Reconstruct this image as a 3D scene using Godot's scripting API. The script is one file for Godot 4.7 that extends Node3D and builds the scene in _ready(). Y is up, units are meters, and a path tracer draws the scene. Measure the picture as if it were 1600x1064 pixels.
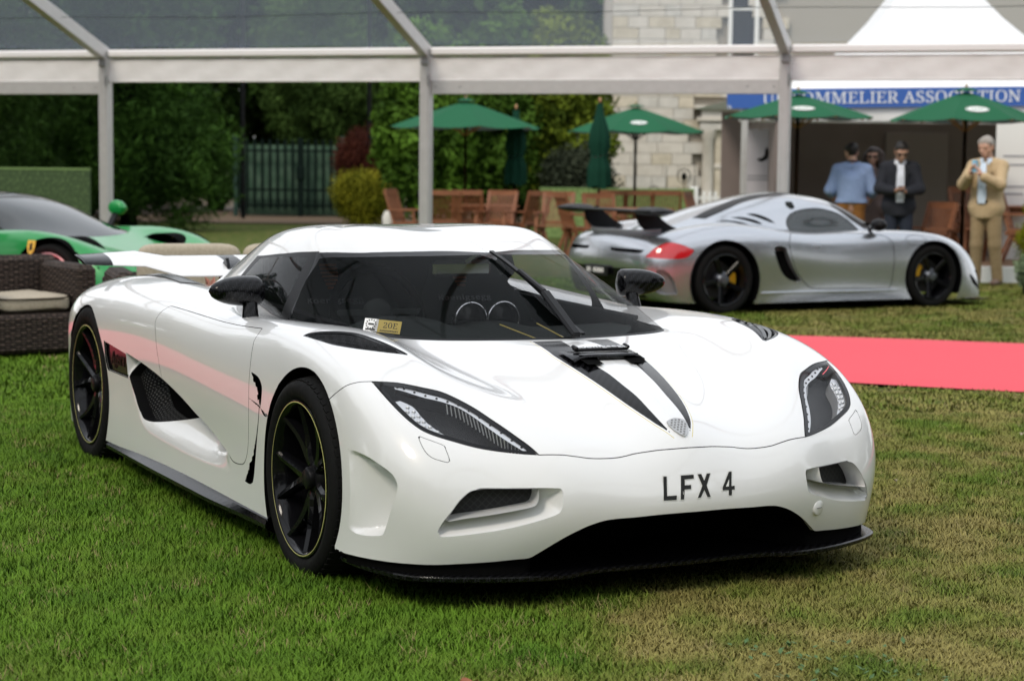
extends Node3D
const CAM := [20.2381, 1.3502, 0.093030, 0.010755]   # vertical angle, height, pitch down, roll
const CAR_AT := [0.1770, -6.5435, 0.46942]
const BODY_SPANS := [21, 8]
const BODY_NET := [-201,-255,761,5,-230,754,226,-202,718,454,-171,656,636,-142,587,746,-121,535,822,-112,474,867,-116,377,885,-116,316,866,-114,243,810,-112,140,-181,2,734,42,0,757,271,-1,739,499,-2,679,686,-2,598,785,-2,537,832,-3,474,874,-1,378,892,-1,314,868,-2,238,801,-2,134,-197,263,768,4,233,753,225,201,713,454,168,650,636,137,582,743,115,531,822,107,472,866,112,376,885,112,316,868,110,245,815,107,145,-239,443,809,-95,462,748,100,443,683,323,388,621,501,322,583,652,265,538,793,222,478,852,225,379,871,232,319,856,243,241,804,259,125,-339,405,734,-200,550,754,-4,610,739,227,596,697,418,555,652,616,478,581,773,400,500,843,387,391,852,401,302,807,426,190,710,461,38,-417,400,681,-319,558,756,-103,640,783,188,664,760,401,672,686,600,587,579,766,480,492,824,497,377,818,517,267,759,529,140,648,542,-11,-428,428,674,-456,580,756,-267,682,796,79,738,787,340,753,706,546,702,578,708,627,475,752,637,354,769,654,257,721,660,120,591,657,-77,-446,417,674,-601,622,757,-457,758,797,-77,827,791,269,843,727,521,844,609,665,824,482,700,822,355,697,822,253,646,822,111,540,821,-91,-588,431,673,-728,655,761,-602,802,796,-243,878,782,150,917,732,389,939,637,531,944,490,568,942,353,526,935,243,488,937,112,474,951,-54,-785,489,684,-830,676,762,-706,810,793,-424,894,778,-93,940,722,109,954,629,217,958,490,259,964,356,252,968,249,246,973,133,250,978,-4,-915,521,702,-921,684,762,-817,808,788,-608,893,775,-353,940,716,-167,956,624,-77,960,490,-42,963,357,-28,971,252,-25,972,137,-33,964,0,-994,506,719,-1016,679,763,-944,806,782,-786,890,770,-593,939,716,-444,958,627,-376,963,490,-352,960,356,-343,965,251,-344,970,134,-352,972,-7,-1070,493,724,-1107,668,764,-1065,798,781,-956,886,769,-838,945,716,-758,961,626,-710,963,490,-692,955,356,-695,958,251,-697,967,134,-692,981,-6,-1189,481,745,-1218,657,773,-1203,791,786,-1155,885,778,-1117,951,724,-1093,969,625,-1074,965,489,-1052,953,357,-1055,954,251,-1057,964,134,-1051,979,-5,-1385,479,811,-1409,639,797,-1427,776,797,-1441,888,795,-1454,964,738,-1458,980,635,-1458,969,488,-1446,957,356,-1446,957,251,-1448,964,134,-1446,976,-6,-1615,488,781,-1668,619,816,-1742,756,830,-1820,890,811,-1851,978,736,-1869,991,648,-1870,979,488,-1870,969,354,-1870,969,252,-1870,971,134,-1870,970,-8,-1834,500,654,-1980,597,804,-2104,727,857,-2198,877,820,-2245,980,741,-2274,1001,649,-2282,991,489,-2281,985,354,-2281,986,252,-2280,986,135,-2279,982,-7,-2075,449,600,-2323,570,784,-2480,708,852,-2561,857,817,-2622,971,743,-2666,1001,637,-2673,998,490,-2671,990,357,-2672,992,251,-2674,988,133,-2675,974,-8,-2340,327,579,-2626,519,764,-2815,695,833,-2919,850,799,-2986,958,723,-3028,989,615,-3036,985,478,-3034,979,357,-3036,980,252,-3040,976,133,-3044,962,-7,-2536,217,577,-2828,438,738,-3050,634,790,-3193,796,752,-3249,893,696,-3274,923,591,-3283,921,456,-3271,921,348,-3262,921,252,-3246,921,143,-3218,920,17,-2637,163,642,-2975,317,714,-3207,469,724,-3336,612,691,-3389,708,666,-3407,734,575,-3407,729,456,-3385,729,347,-3357,730,250,-3298,731,152,-3204,731,49,-2637,80,655,-3062,173,706,-3304,265,715,-3389,352,686,-3431,420,643,-3461,438,585,-3458,433,461,-3437,432,347,-3401,433,250,-3309,433,152,-3155,432,49,-2645,1,643,-3089,0,708,-3336,-1,725,-3412,-1,696,-3442,-1,640,-3469,-1,592,-3468,-1,461,-3450,-1,346,-3415,-1,251,-3314,-1,151,-3136,-1,43,-2636,-77,649,-3062,-174,707,-3305,-267,719,-3390,-354,690,-3432,-421,644,-3462,-439,587,-3460,-434,461,-3440,-434,346,-3404,-435,250,-3314,-434,152,-3161,-434,47]
const CABIN_SPANS := [21, 6]
const CABIN_NET := [185,-254,651,12,-229,749,-189,-208,848,-415,-192,944,-636,-179,1023,-803,-179,1068,-976,-154,1086,-1107,0,1088,-978,154,1087,219,0,653,49,0,750,-153,0,849,-383,0,946,-605,0,1025,-762,0,1058,-930,0,1077,-1080,0,1089,-932,0,1077,187,256,650,12,232,749,-190,212,848,-415,195,944,-636,181,1023,-804,182,1068,-977,157,1086,-1107,0,1088,-979,-157,1087,85,486,651,-82,457,747,-271,420,844,-486,376,939,-723,339,1016,-903,356,1082,-1064,313,1105,-1145,0,1086,-1065,-312,1105,-60,580,664,-182,536,746,-351,490,838,-568,443,934,-810,413,1010,-983,421,1082,-1127,349,1112,-1180,0,1086,-1129,-348,1111,-185,581,678,-289,547,744,-448,502,832,-658,459,930,-877,454,1006,-1051,451,1077,-1183,343,1107,-1215,0,1086,-1184,-342,1107,-295,599,682,-411,574,745,-566,535,829,-751,497,923,-933,503,1001,-1113,487,1072,-1235,356,1107,-1250,0,1087,-1234,-355,1107,-421,628,680,-547,613,748,-689,581,829,-837,544,918,-980,539,996,-1160,505,1068,-1284,369,1110,-1287,0,1088,-1283,-369,1109,-574,658,682,-681,644,750,-796,618,829,-911,582,916,-1023,548,990,-1197,500,1063,-1334,376,1110,-1339,0,1088,-1332,-376,1110,-700,694,683,-802,668,753,-902,638,830,-995,603,911,-1087,560,987,-1250,507,1060,-1393,380,1109,-1410,0,1089,-1392,-380,1109,-830,697,685,-901,679,756,-981,652,830,-1067,617,907,-1158,572,983,-1321,514,1057,-1473,380,1106,-1492,0,1089,-1471,-379,1106,-950,671,693,-996,674,758,-1065,659,829,-1149,625,905,-1246,577,979,-1421,513,1052,-1563,379,1100,-1593,0,1085,-1560,-379,1100,-1013,643,695,-1093,665,760,-1175,660,828,-1260,629,900,-1367,577,970,-1542,508,1044,-1672,374,1091,-1710,0,1076,-1669,-374,1091,-1106,621,704,-1211,655,772,-1312,658,835,-1409,629,895,-1516,574,954,-1680,498,1025,-1808,362,1074,-1839,0,1061,-1806,-362,1074,-1338,617,747,-1405,639,801,-1489,640,849,-1588,617,892,-1700,560,933,-1848,475,994,-1969,339,1046,-2010,0,1040,-1968,-339,1045,-1610,642,772,-1671,619,814,-1738,603,849,-1818,584,877,-1930,526,907,-2058,433,956,-2168,310,1001,-2212,0,1006,-2167,-311,1001,-1921,640,750,-1976,601,790,-2036,571,818,-2103,542,839,-2187,480,871,-2293,390,913,-2380,277,949,-2413,0,960,-2379,-278,949,-2276,606,735,-2306,574,766,-2347,534,785,-2397,485,798,-2455,423,829,-2528,340,864,-2582,240,894,-2611,0,906,-2581,-241,894,-2599,538,733,-2608,521,745,-2628,477,755,-2657,414,767,-2689,351,789,-2728,276,815,-2760,194,837,-2785,0,847,-2760,-195,837,-2807,449,719,-2817,439,719,-2824,398,723,-2832,333,734,-2850,270,748,-2868,204,764,-2889,140,774,-2911,0,780,-2889,-141,774,-2955,329,702,-2958,321,703,-2958,286,705,-2956,233,709,-2956,189,714,-2966,141,720,-2972,95,727,-2978,0,732,-2971,-96,727,-3032,199,699,-3031,173,699,-3030,147,699,-3029,121,700,-3027,96,701,-3027,72,702,-3025,49,704,-3023,0,708,-3025,-49,704,-3057,0,700,-3056,0,700,-3054,0,699,-3053,0,699,-3053,0,700,-3049,0,700,-3046,0,701,-3043,0,703,-3046,0,701,-3031,-200,700,-3031,-173,699,-3030,-147,699,-3029,-121,700,-3028,-95,702,-3027,-72,703,-3026,-49,705,-3025,0,708,-3026,49,705]
const F_headlight := [624,347,553,337,488,338,437,345,405,375,398,417,394,464,383,509,427,500,489,483,533,465,570,450,588,434,603,409,615,379]
const F_headlight_inner := [609,353,552,346,499,348,454,356,423,385,415,425,410,467,401,497,427,491,483,475,526,457,562,442,579,427,591,403,602,374]
const F_drl_strip := [567,342,538,342,501,350,460,356,425,366,406,388,404,421,403,458,399,494,412,494,425,467,431,435,432,402,443,378,473,366,512,361,549,354,572,352]
const F_lamp_comb := [598,383,578,376,559,383,554,392,554,407,551,423,542,438,531,453,529,459,542,459,556,449,572,437,582,420,589,399]
const F_shut := [797,438,788,431,746,400,702,372,662,356,624,347]
const F_nose := [383,509,349,512,316,515,283,520,259,523,230,521,202,516,177,508,149,498,95,487,53,484,10,483]
const F_door := [899,212,951,264,976,296,1007,361,1030,433,1044,519,1054,611,1062,653,1073,671,1100,676,1118,658,1136,640,1170,608,1220,572,1267,535,1320,503,1327,452,1335,378,1343,331,1343,302,1340,272,1334,243]
const F_scoop_low := [1432,538,1426,540,1421,566,1417,595,1406,636,1398,667,1375,703,1313,718,1227,725,1156,721,1115,719,1108,710,1107,697,1114,662]
const F_scoop_top := [1114,662,1136,640,1170,608,1220,572,1267,535,1320,503,1364,484,1410,470,1434,464]
const F_intake := [1422,466,1364,484,1320,503,1267,535,1247,550,1253,576,1261,591,1277,608,1314,635,1364,664,1384,667,1395,655,1409,611,1421,560,1429,532]
const F_badge_panel := [1514,450,1443,467,1434,470,1430,534,1432,537,1504,533,1511,499]
const F_slot_a := [1015,403,1000,408,992,415,988,428,989,441,997,470,1003,488]
const F_slot_b := [1006,490,1014,528,1024,578,1031,639,1034,686,1037,710,1046,719,1060,718]
const F_slot_line := [1037,474,1020,479,1005,485,992,505,976,502]
const F_fog_out := [584,694,585,689,578,666,565,637,551,606,535,585,523,580,507,577,406,590,352,600,346,613,345,641,346,663,355,673,388,679,439,687,485,694,527,699,557,703,575,705,580,703]
const F_fog_in := [573,664,565,640,551,608,535,586,523,581,507,579,460,584,406,592,405,609,406,623,409,632,415,638,445,642,476,646,510,651,541,656,560,661]
const F_dimple := [750,514,744,516,729,515,703,522,677,537,664,548,660,555,656,565,655,574,657,588,658,595,663,614,670,650,674,679,677,697,679,707,684,712,707,719,728,722,741,720,753,713]
const F_washer := [593,458,594,471,594,485,591,497,584,506,573,511,561,515,557,513,556,501,555,486,556,475]
const F_vent := [717,219,681,202,624,185,566,174,522,173,486,192,458,208,424,227,433,236,502,248,581,253,642,249,666,240,685,232]
const F_creaseline := [304,56,297,153,299,184,294,249]
const F_stripe_out := [64,15,72,72,77,109,77,188,71,289,56,364,41,401,26,435]
const F_stripe_in := [20,18,32,83,40,121,41,160,39,186,39,224,37,266,39,318,38,366,32,417]
const F_shield := [27,396,14,382,2,378,0,388,0,400,0,412,0,438,0,450,0,450,11,446,22,433,28,411]
const F_bump_line := [369,525,365,541,360,557,355,576,350,594,352,600]
const F_bump_crease := [714,748,679,746,640,744,586,743,537,742,495,742,443,743,405,747,363,756]
const F_mouth := [759,782,721,776,685,772,631,770,582,770,536,769,489,770,435,773,394,779,379,775,363,769,326,754,291,741,274,735,257,731,243,729,224,730,168,736,77,731,24,729]
const F_ws_out := [912,0,816,105,710,226,592,313,468,310,324,304,158,307,78,310,0,300]
const F_ws_in := [888,0,811,106,723,207,597,284,527,288,344,285,140,285,21,289,0,262]
const F_sw_out := [862,0,782,108,675,226,560,317,771,321,982,314,1137,313,1227,322,1274,274,1322,201,1385,115,1411,38,1375,0,1288,0,1225,0]
const F_sw_in := [990,12,902,103,795,218,707,296,979,298,1195,301,1240,257,1298,186,1356,107,1383,44,1350,0,1288,0,1225,0]
const R_BODY_SPANS := [14, 7]
const R_BODY_NET := [-672,-356,832,-325,-336,805,38,-319,747,399,-307,657,679,-294,544,837,-281,437,886,-282,330,886,-283,223,902,-283,95,950,-282,-61,-606,0,830,-293,0,805,53,0,749,417,0,661,710,0,548,866,0,440,917,0,333,916,0,223,932,0,94,981,0,-58,-670,361,834,-326,337,805,35,319,745,395,306,654,676,292,541,834,279,435,881,281,327,880,281,223,896,281,95,943,280,-64,-852,500,821,-408,544,805,1,569,760,358,575,683,609,571,568,767,557,445,816,557,328,825,558,223,843,558,96,877,559,-63,-1006,466,791,-512,643,804,-75,743,793,284,779,748,507,799,638,656,798,501,741,796,359,770,797,218,789,797,88,811,796,-30,-1056,438,784,-651,681,803,-270,823,799,66,879,765,286,919,676,420,929,542,519,932,373,554,933,215,569,927,84,580,913,-19,-1018,456,779,-795,691,808,-543,837,792,-276,903,736,-61,931,661,36,946,540,73,950,369,82,949,215,81,947,87,75,945,-20,-1018,462,796,-1004,697,809,-906,833,780,-742,885,714,-602,908,631,-537,924,512,-495,922,357,-476,920,216,-478,935,96,-502,972,-3,-1281,487,806,-1294,699,800,-1272,822,769,-1223,870,710,-1186,897,621,-1159,913,501,-1124,909,359,-1100,911,216,-1099,938,97,-1123,994,4,-1631,511,790,-1609,683,798,-1617,808,784,-1648,887,742,-1669,929,654,-1684,942,523,-1685,932,370,-1683,931,215,-1682,948,93,-1683,984,12,-1948,434,808,-1994,629,851,-2044,793,854,-2096,915,808,-2139,970,693,-2160,974,534,-2170,965,369,-2174,959,215,-2175,956,92,-2175,958,4,-2235,293,831,-2426,560,896,-2545,760,905,-2601,894,851,-2628,966,710,-2634,972,530,-2633,969,366,-2635,965,216,-2637,954,94,-2640,936,6,-2569,244,760,-2774,489,848,-2930,692,862,-3029,846,805,-3062,928,690,-3082,942,531,-3093,939,367,-3069,939,212,-3048,939,108,-3043,936,65,-2760,148,722,-2977,425,795,-3146,637,803,-3261,787,753,-3319,881,666,-3362,908,525,-3367,902,368,-3321,902,210,-3267,905,118,-3217,907,108,-2808,9,709,-3132,280,776,-3331,462,786,-3420,565,739,-3468,630,643,-3492,651,525,-3481,646,370,-3438,646,209,-3356,646,124,-3232,646,134,-2780,-1,691,-3203,0,775,-3429,1,791,-3489,0,736,-3520,1,630,-3538,1,527,-3516,1,371,-3469,1,208,-3377,0,125,-3232,0,140,-2809,-8,708,-3137,-278,777,-3338,-460,788,-3426,-563,740,-3471,-627,643,-3493,-646,525,-3482,-642,370,-3441,-642,208,-3359,-642,124,-3235,-642,135]
const R_CABIN_SPANS := [14, 5]
const R_CABIN_NET := [-147,-384,723,-312,-334,791,-536,-300,908,-804,-288,1049,-1026,-280,1123,-1138,-158,1150,-1235,1,1171,-1136,155,1150,-126,0,725,-273,0,791,-501,0,908,-785,0,1050,-1003,0,1124,-1102,0,1148,-1213,0,1168,-1100,0,1148,-147,386,724,-313,335,791,-536,301,908,-803,290,1049,-1026,282,1123,-1138,158,1150,-1235,-1,1171,-1137,-156,1150,-228,611,715,-408,538,793,-619,483,910,-860,453,1044,-1089,416,1117,-1215,218,1154,-1286,-1,1178,-1213,-214,1155,-347,704,709,-515,628,794,-716,563,911,-946,513,1038,-1164,453,1110,-1277,240,1159,-1335,-1,1183,-1275,-236,1161,-487,738,725,-652,661,793,-834,600,899,-1035,554,1025,-1235,479,1105,-1333,260,1163,-1383,-1,1185,-1331,-258,1164,-634,719,737,-792,677,794,-939,630,886,-1094,581,1001,-1286,501,1101,-1391,272,1167,-1437,-1,1188,-1388,-270,1167,-877,716,754,-995,681,795,-1086,641,876,-1176,597,990,-1341,512,1098,-1464,276,1170,-1506,-1,1190,-1462,-273,1170,-1233,719,747,-1292,684,789,-1331,646,871,-1372,603,985,-1478,510,1088,-1594,271,1162,-1647,-1,1177,-1593,-269,1162,-1600,703,739,-1610,678,790,-1642,636,870,-1689,579,971,-1743,486,1063,-1823,262,1126,-1877,-1,1135,-1824,-259,1126,-1985,678,782,-1990,626,845,-2021,564,906,-2066,498,968,-2088,416,1027,-2145,230,1061,-2203,-1,1064,-2146,-228,1061,-2429,608,851,-2410,550,888,-2412,486,916,-2433,422,938,-2462,349,963,-2493,186,971,-2520,-1,969,-2492,-184,970,-2759,545,839,-2766,481,835,-2772,423,837,-2781,367,846,-2802,291,855,-2815,154,857,-2832,0,856,-2814,-153,857,-2954,484,793,-2970,413,783,-2981,349,781,-2989,291,786,-3000,218,792,-3022,115,792,-3024,0,791,-3022,-115,791,-3108,332,766,-3111,262,767,-3111,209,767,-3111,167,767,-3120,114,769,-3132,63,771,-3129,0,772,-3132,-63,771,-3171,0,761,-3170,0,764,-3166,0,765,-3163,0,765,-3164,0,766,-3160,0,768,-3160,0,769,-3160,0,768,-3113,-330,768,-3116,-260,768,-3115,-208,767,-3114,-167,767,-3123,-113,769,-3133,-63,771,-3131,0,772,-3133,63,771]
const G_BODY_SPANS := [10, 6]
const G_BODY_NET := [-694,-325,826,-290,-314,725,92,-308,641,446,-307,565,747,-305,468,953,-306,358,1007,-306,265,980,-306,130,897,-305,-63,-678,0,802,-263,0,717,116,0,636,461,0,552,776,0,452,985,0,356,1049,0,265,1024,0,130,929,0,-62,-690,331,838,-291,315,723,88,307,636,442,306,564,747,304,466,953,304,355,1003,305,264,976,305,130,898,304,-63,-736,470,802,-380,521,743,14,556,692,408,574,633,665,569,523,846,567,387,906,568,273,879,568,128,781,568,-63,-832,403,664,-491,628,778,-83,746,794,327,777,717,533,796,586,684,795,444,776,793,294,759,794,124,624,797,-70,-884,357,685,-626,678,788,-286,850,817,90,902,762,325,941,610,458,950,467,517,949,306,515,946,123,456,942,-80,-922,438,724,-791,696,792,-586,861,795,-320,939,730,-68,966,604,57,976,463,76,975,304,75,974,124,72,976,-78,-1100,529,767,-1084,714,794,-986,835,767,-818,895,692,-660,921,587,-586,929,452,-553,910,304,-551,930,126,-579,1005,-84,-1514,558,764,-1581,721,813,-1575,830,804,-1512,890,734,-1471,924,607,-1480,920,449,-1476,902,304,-1484,918,125,-1513,979,-103,-2142,401,759,-2214,659,855,-2305,866,878,-2421,1013,820,-2541,1067,659,-2541,1057,443,-2546,1058,301,-2549,1042,131,-2538,1000,-100,-2652,55,761,-2844,445,834,-3069,723,839,-3295,894,772,-3399,978,629,-3384,967,447,-3384,965,298,-3299,964,151,-3095,954,-9,-2710,0,755,-3102,0,802,-3425,0,799,-3644,1,735,-3672,1,594,-3665,1,449,-3625,1,300,-3504,1,155,-3295,0,20,-2643,-51,761,-2843,-444,830,-3069,-720,832,-3290,-888,764,-3384,-973,624,-3372,-963,447,-3374,-959,298,-3285,-960,151,-3072,-958,-4]
const G_CABIN_SPANS := [10, 4]
const G_CABIN_NET := [-27,-372,610,-292,-310,727,-568,-277,850,-865,-273,974,-1201,-240,1070,-1435,0,1113,-1202,240,1069,-28,0,582,-264,0,719,-529,0,851,-826,0,974,-1168,0,1070,-1407,0,1112,-1168,0,1069,-28,373,611,-292,311,727,-569,279,850,-866,275,974,-1202,241,1070,-1436,0,1113,-1202,-241,1069,-54,594,644,-377,514,742,-676,459,855,-963,429,973,-1274,350,1070,-1476,0,1119,-1275,-350,1069,-136,692,674,-488,605,758,-785,544,859,-1050,504,972,-1345,392,1070,-1506,0,1126,-1347,-391,1069,-294,725,714,-621,647,771,-895,599,856,-1143,564,964,-1422,420,1069,-1541,0,1132,-1424,-419,1068,-522,750,722,-781,674,777,-1027,631,856,-1271,598,957,-1510,432,1070,-1596,-1,1135,-1511,-430,1070,-869,763,708,-1068,699,784,-1278,656,865,-1488,610,959,-1640,429,1075,-1690,0,1135,-1640,-427,1075,-1372,780,739,-1580,708,802,-1722,657,874,-1817,600,958,-1927,403,1049,-1988,-1,1097,-1929,-401,1050,-2148,740,825,-2223,647,840,-2265,574,870,-2301,503,912,-2414,331,954,-2483,0,977,-2417,-329,954,-2845,499,830,-2850,427,821,-2858,349,819,-2873,266,821,-2900,165,824,-2922,0,828,-2900,-166,824,-3090,0,796,-3091,0,794,-3093,0,791,-3089,0,786,-3067,0,781,-3056,0,780,-3066,0,781,-2833,-496,824,-2848,-425,818,-2861,-348,817,-2874,-264,821,-2895,-163,825,-2915,0,829,-2895,164,824]
const SILVER_AT := [3.9548, -20.5917, 2.05793]
const F_r_window := [812,0,811,58,798,131,769,192,727,221,671,232,600,229,517,206,454,168,439,116,471,49,500,0,600,0,688,0,762,0]
const F_r_door := [835,147,843,282,835,366,820,461,803,534,788,576,775,593,705,601,616,610,611,582,602,469,589,339,575,262,562,198,561,140,611,98,718,70]
const F_r_intake := [881,321,868,307,850,316,842,366,825,461,806,536,813,544,833,532,854,490,869,419,879,358]
const F_r_tail := [1259,370,1221,296,1172,264,1124,293,1082,338,1112,383,1189,382]
const F_r_slot := [1367,298,1338,302,1304,305,1262,317,1280,342,1337,334,1362,326]
const F_r_vent := [1213,453,1185,454,1158,485,1144,533,1140,602,1146,613,1199,614,1231,594,1206,534]
const F_r_lou1 := [1012,50,1000,50,975,62,962,88,968,109,988,38]
const F_r_lou2 := [988,62,975,62,938,50,925,75,925,25,962,50]
const F_r_lou3 := [950,50,938,50,900,38,888,50,900,62,925,38]
const F_r_band := [1040,317,974,386,904,423,830,458,746,464,643,443,275,462,150,375,100,362,497,387,676,389,790,393,878,364,967,279,1024,206]
const F_r_fuel := [523,216,492,184,458,177,455,205,478,254,503,289,526,298,538,277]
const F_r_slit1 := [399,525,385,528,349,585,312,650,312,662,378,594]
const F_r_slit2 := [352,493,300,488,312,550,312,562,336,530]
const GREEN_AT := [-3.5250, -17.1054, 1.04718, -0.075]
const PLATE := [
	[851,109,404,853,98,404,873,107,347,876,74,347,879,76,334,875,120,334],
	[857,49,404,859,4,404,863,6,393,863,39,392,869,42,375,870,20,375,874,22,363,873,45,363,880,50,334,879,62,334],
	[859,-11,404,858,-24,404,866,-30,384,857,-45,404,856,-58,404,871,-36,370,880,-46,335,881,-34,335,876,-25,357,881,-10,336,881,2,335,872,-20,370],
	[849,-130,403,848,-141,403,867,-130,361,866,-143,361,869,-141,350,870,-130,350,875,-128,333,876,-115,334,872,-117,350,873,-93,351,870,-95,360],
	[860,-124,382,868,-119,361,869,-107,361],
]
const PLATE_FIT := [0.70438, 0.00000, 1.24391, -0.45706, 0.00000, -2.13913]

func _ready() -> void:
	setup_camera()
	materials()
	materials_more()
	materials_place()
	bonnet_net = net(BODY_NET, BODY_SPANS[0], BODY_SPANS[1])
	screen_net = net(CABIN_NET, CABIN_SPANS[0], CABIN_SPANS[1])
	build_ground()
	build_house()
	build_pavilion()
	build_marquee()
	build_gate()
	build_plants()
	build_agera()
	build_silver()
	build_green()
	build_terrace()
	build_sofas()
	build_people()
	build_grass()
	build_litter()

func setup_camera() -> void:
	var cam := Camera3D.new()
	add_child(cam)
	cam.position = Vector3(0, CAM[1], 0)
	cam.basis = Basis(Vector3.RIGHT, -CAM[2]) * Basis(Vector3(0, 0, 1), CAM[3])
	cam.fov = CAM[0]
	cam.near = 0.05
	cam.far = 400.0
	cam.current = true
	var at := CameraAttributesPhysical.new()
	at.frustum_focal_length = 67.0
	at.frustum_focus_distance = 6.4
	at.exposure_aperture = 4.0
	at.exposure_shutter_speed = 100.0
	at.exposure_sensitivity = 100.0
	cam.attributes = at
	var we := WorldEnvironment.new()
	add_child(we)
	var e := Environment.new()
	we.environment = e
	e.background_mode = Environment.BG_SKY
	e.sky = Sky.new()
	var sm := ProceduralSkyMaterial.new()
	sm.sky_top_color = lin(0.72, 0.76, 0.82)
	sm.sky_horizon_color = lin(0.80, 0.80, 0.79)
	sm.sky_curve = 0.2
	sm.ground_bottom_color = lin(0.10, 0.11, 0.07)
	sm.ground_horizon_color = lin(0.45, 0.45, 0.42)
	sm.sky_cover = noise_tex(11, 0.006, 5, [0.0, Color(0.55, 0.57, 0.6, 0.55), 0.45, Color(0.8, 0.81, 0.83, 0.4), 1.0, Color(1, 1, 1, 0.5)], 1024)
	e.sky.sky_material = sm
	e.tonemap_mode = Environment.TONE_MAPPER_LINEAR
	e.tonemap_exposure = EXPOSURE
	e.sdfgi_enabled = true
	e.ssao_enabled = true
	e.ssil_enabled = true
	var sun := DirectionalLight3D.new()
	sun.light_energy = 0.45
	sun.light_color = Color(1.0, 0.96, 0.9)
	sun.light_angular_distance = 14.0
	sun.shadow_enabled = true
	add_child(sun)
	sun.look_at_from_position(Vector3(-6, 12, 4), Vector3(0, 0, -6))

const EXPOSURE := 1.27

func carbon_tex() -> ImageTexture:
	var im := Image.create(128, 128, false, Image.FORMAT_RGB8)
	for y in 128:
		for x in 128:
			var cx := x / 16
			var cy := y / 16
			var over := (cx + cy) % 4 < 2
			var f := (x % 16) / 16.0 if over else (y % 16) / 16.0
			var l := 0.10 + 0.16 * sin(PI * f) if over else 0.035 + 0.07 * sin(PI * f)
			im.set_pixel(x, y, Color(l, l, l * 1.05))
	return ImageTexture.create_from_image(im)

func dots_tex(bright: float) -> ImageTexture:
	var im := Image.create(64, 64, false, Image.FORMAT_RGB8)
	for y in 64:
		for x in 64:
			var sx := x % 32
			var sy := (y + (16 if x >= 32 else 0)) % 32
			var d := Vector2(sx - 16, sy - 16).length()
			var l := 0.03 + (bright if d < 7.0 else 0.0) + (0.05 if d > 11.0 and d < 14.0 else 0.0)
			im.set_pixel(x, y, Color(l, l, l))
	return ImageTexture.create_from_image(im)

func mesh_tex() -> ImageTexture:
	var im := Image.create(64, 64, false, Image.FORMAT_RGB8)
	for y in 64:
		for x in 64:
			var a := absf(fposmod(x + y, 32.0) - 16.0)
			var b := absf(fposmod(x - y, 32.0) - 16.0)
			var l := 0.16 if minf(a, b) < 3.0 else 0.012
			im.set_pixel(x, y, Color(l, l, l))
	return ImageTexture.create_from_image(im)

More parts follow.
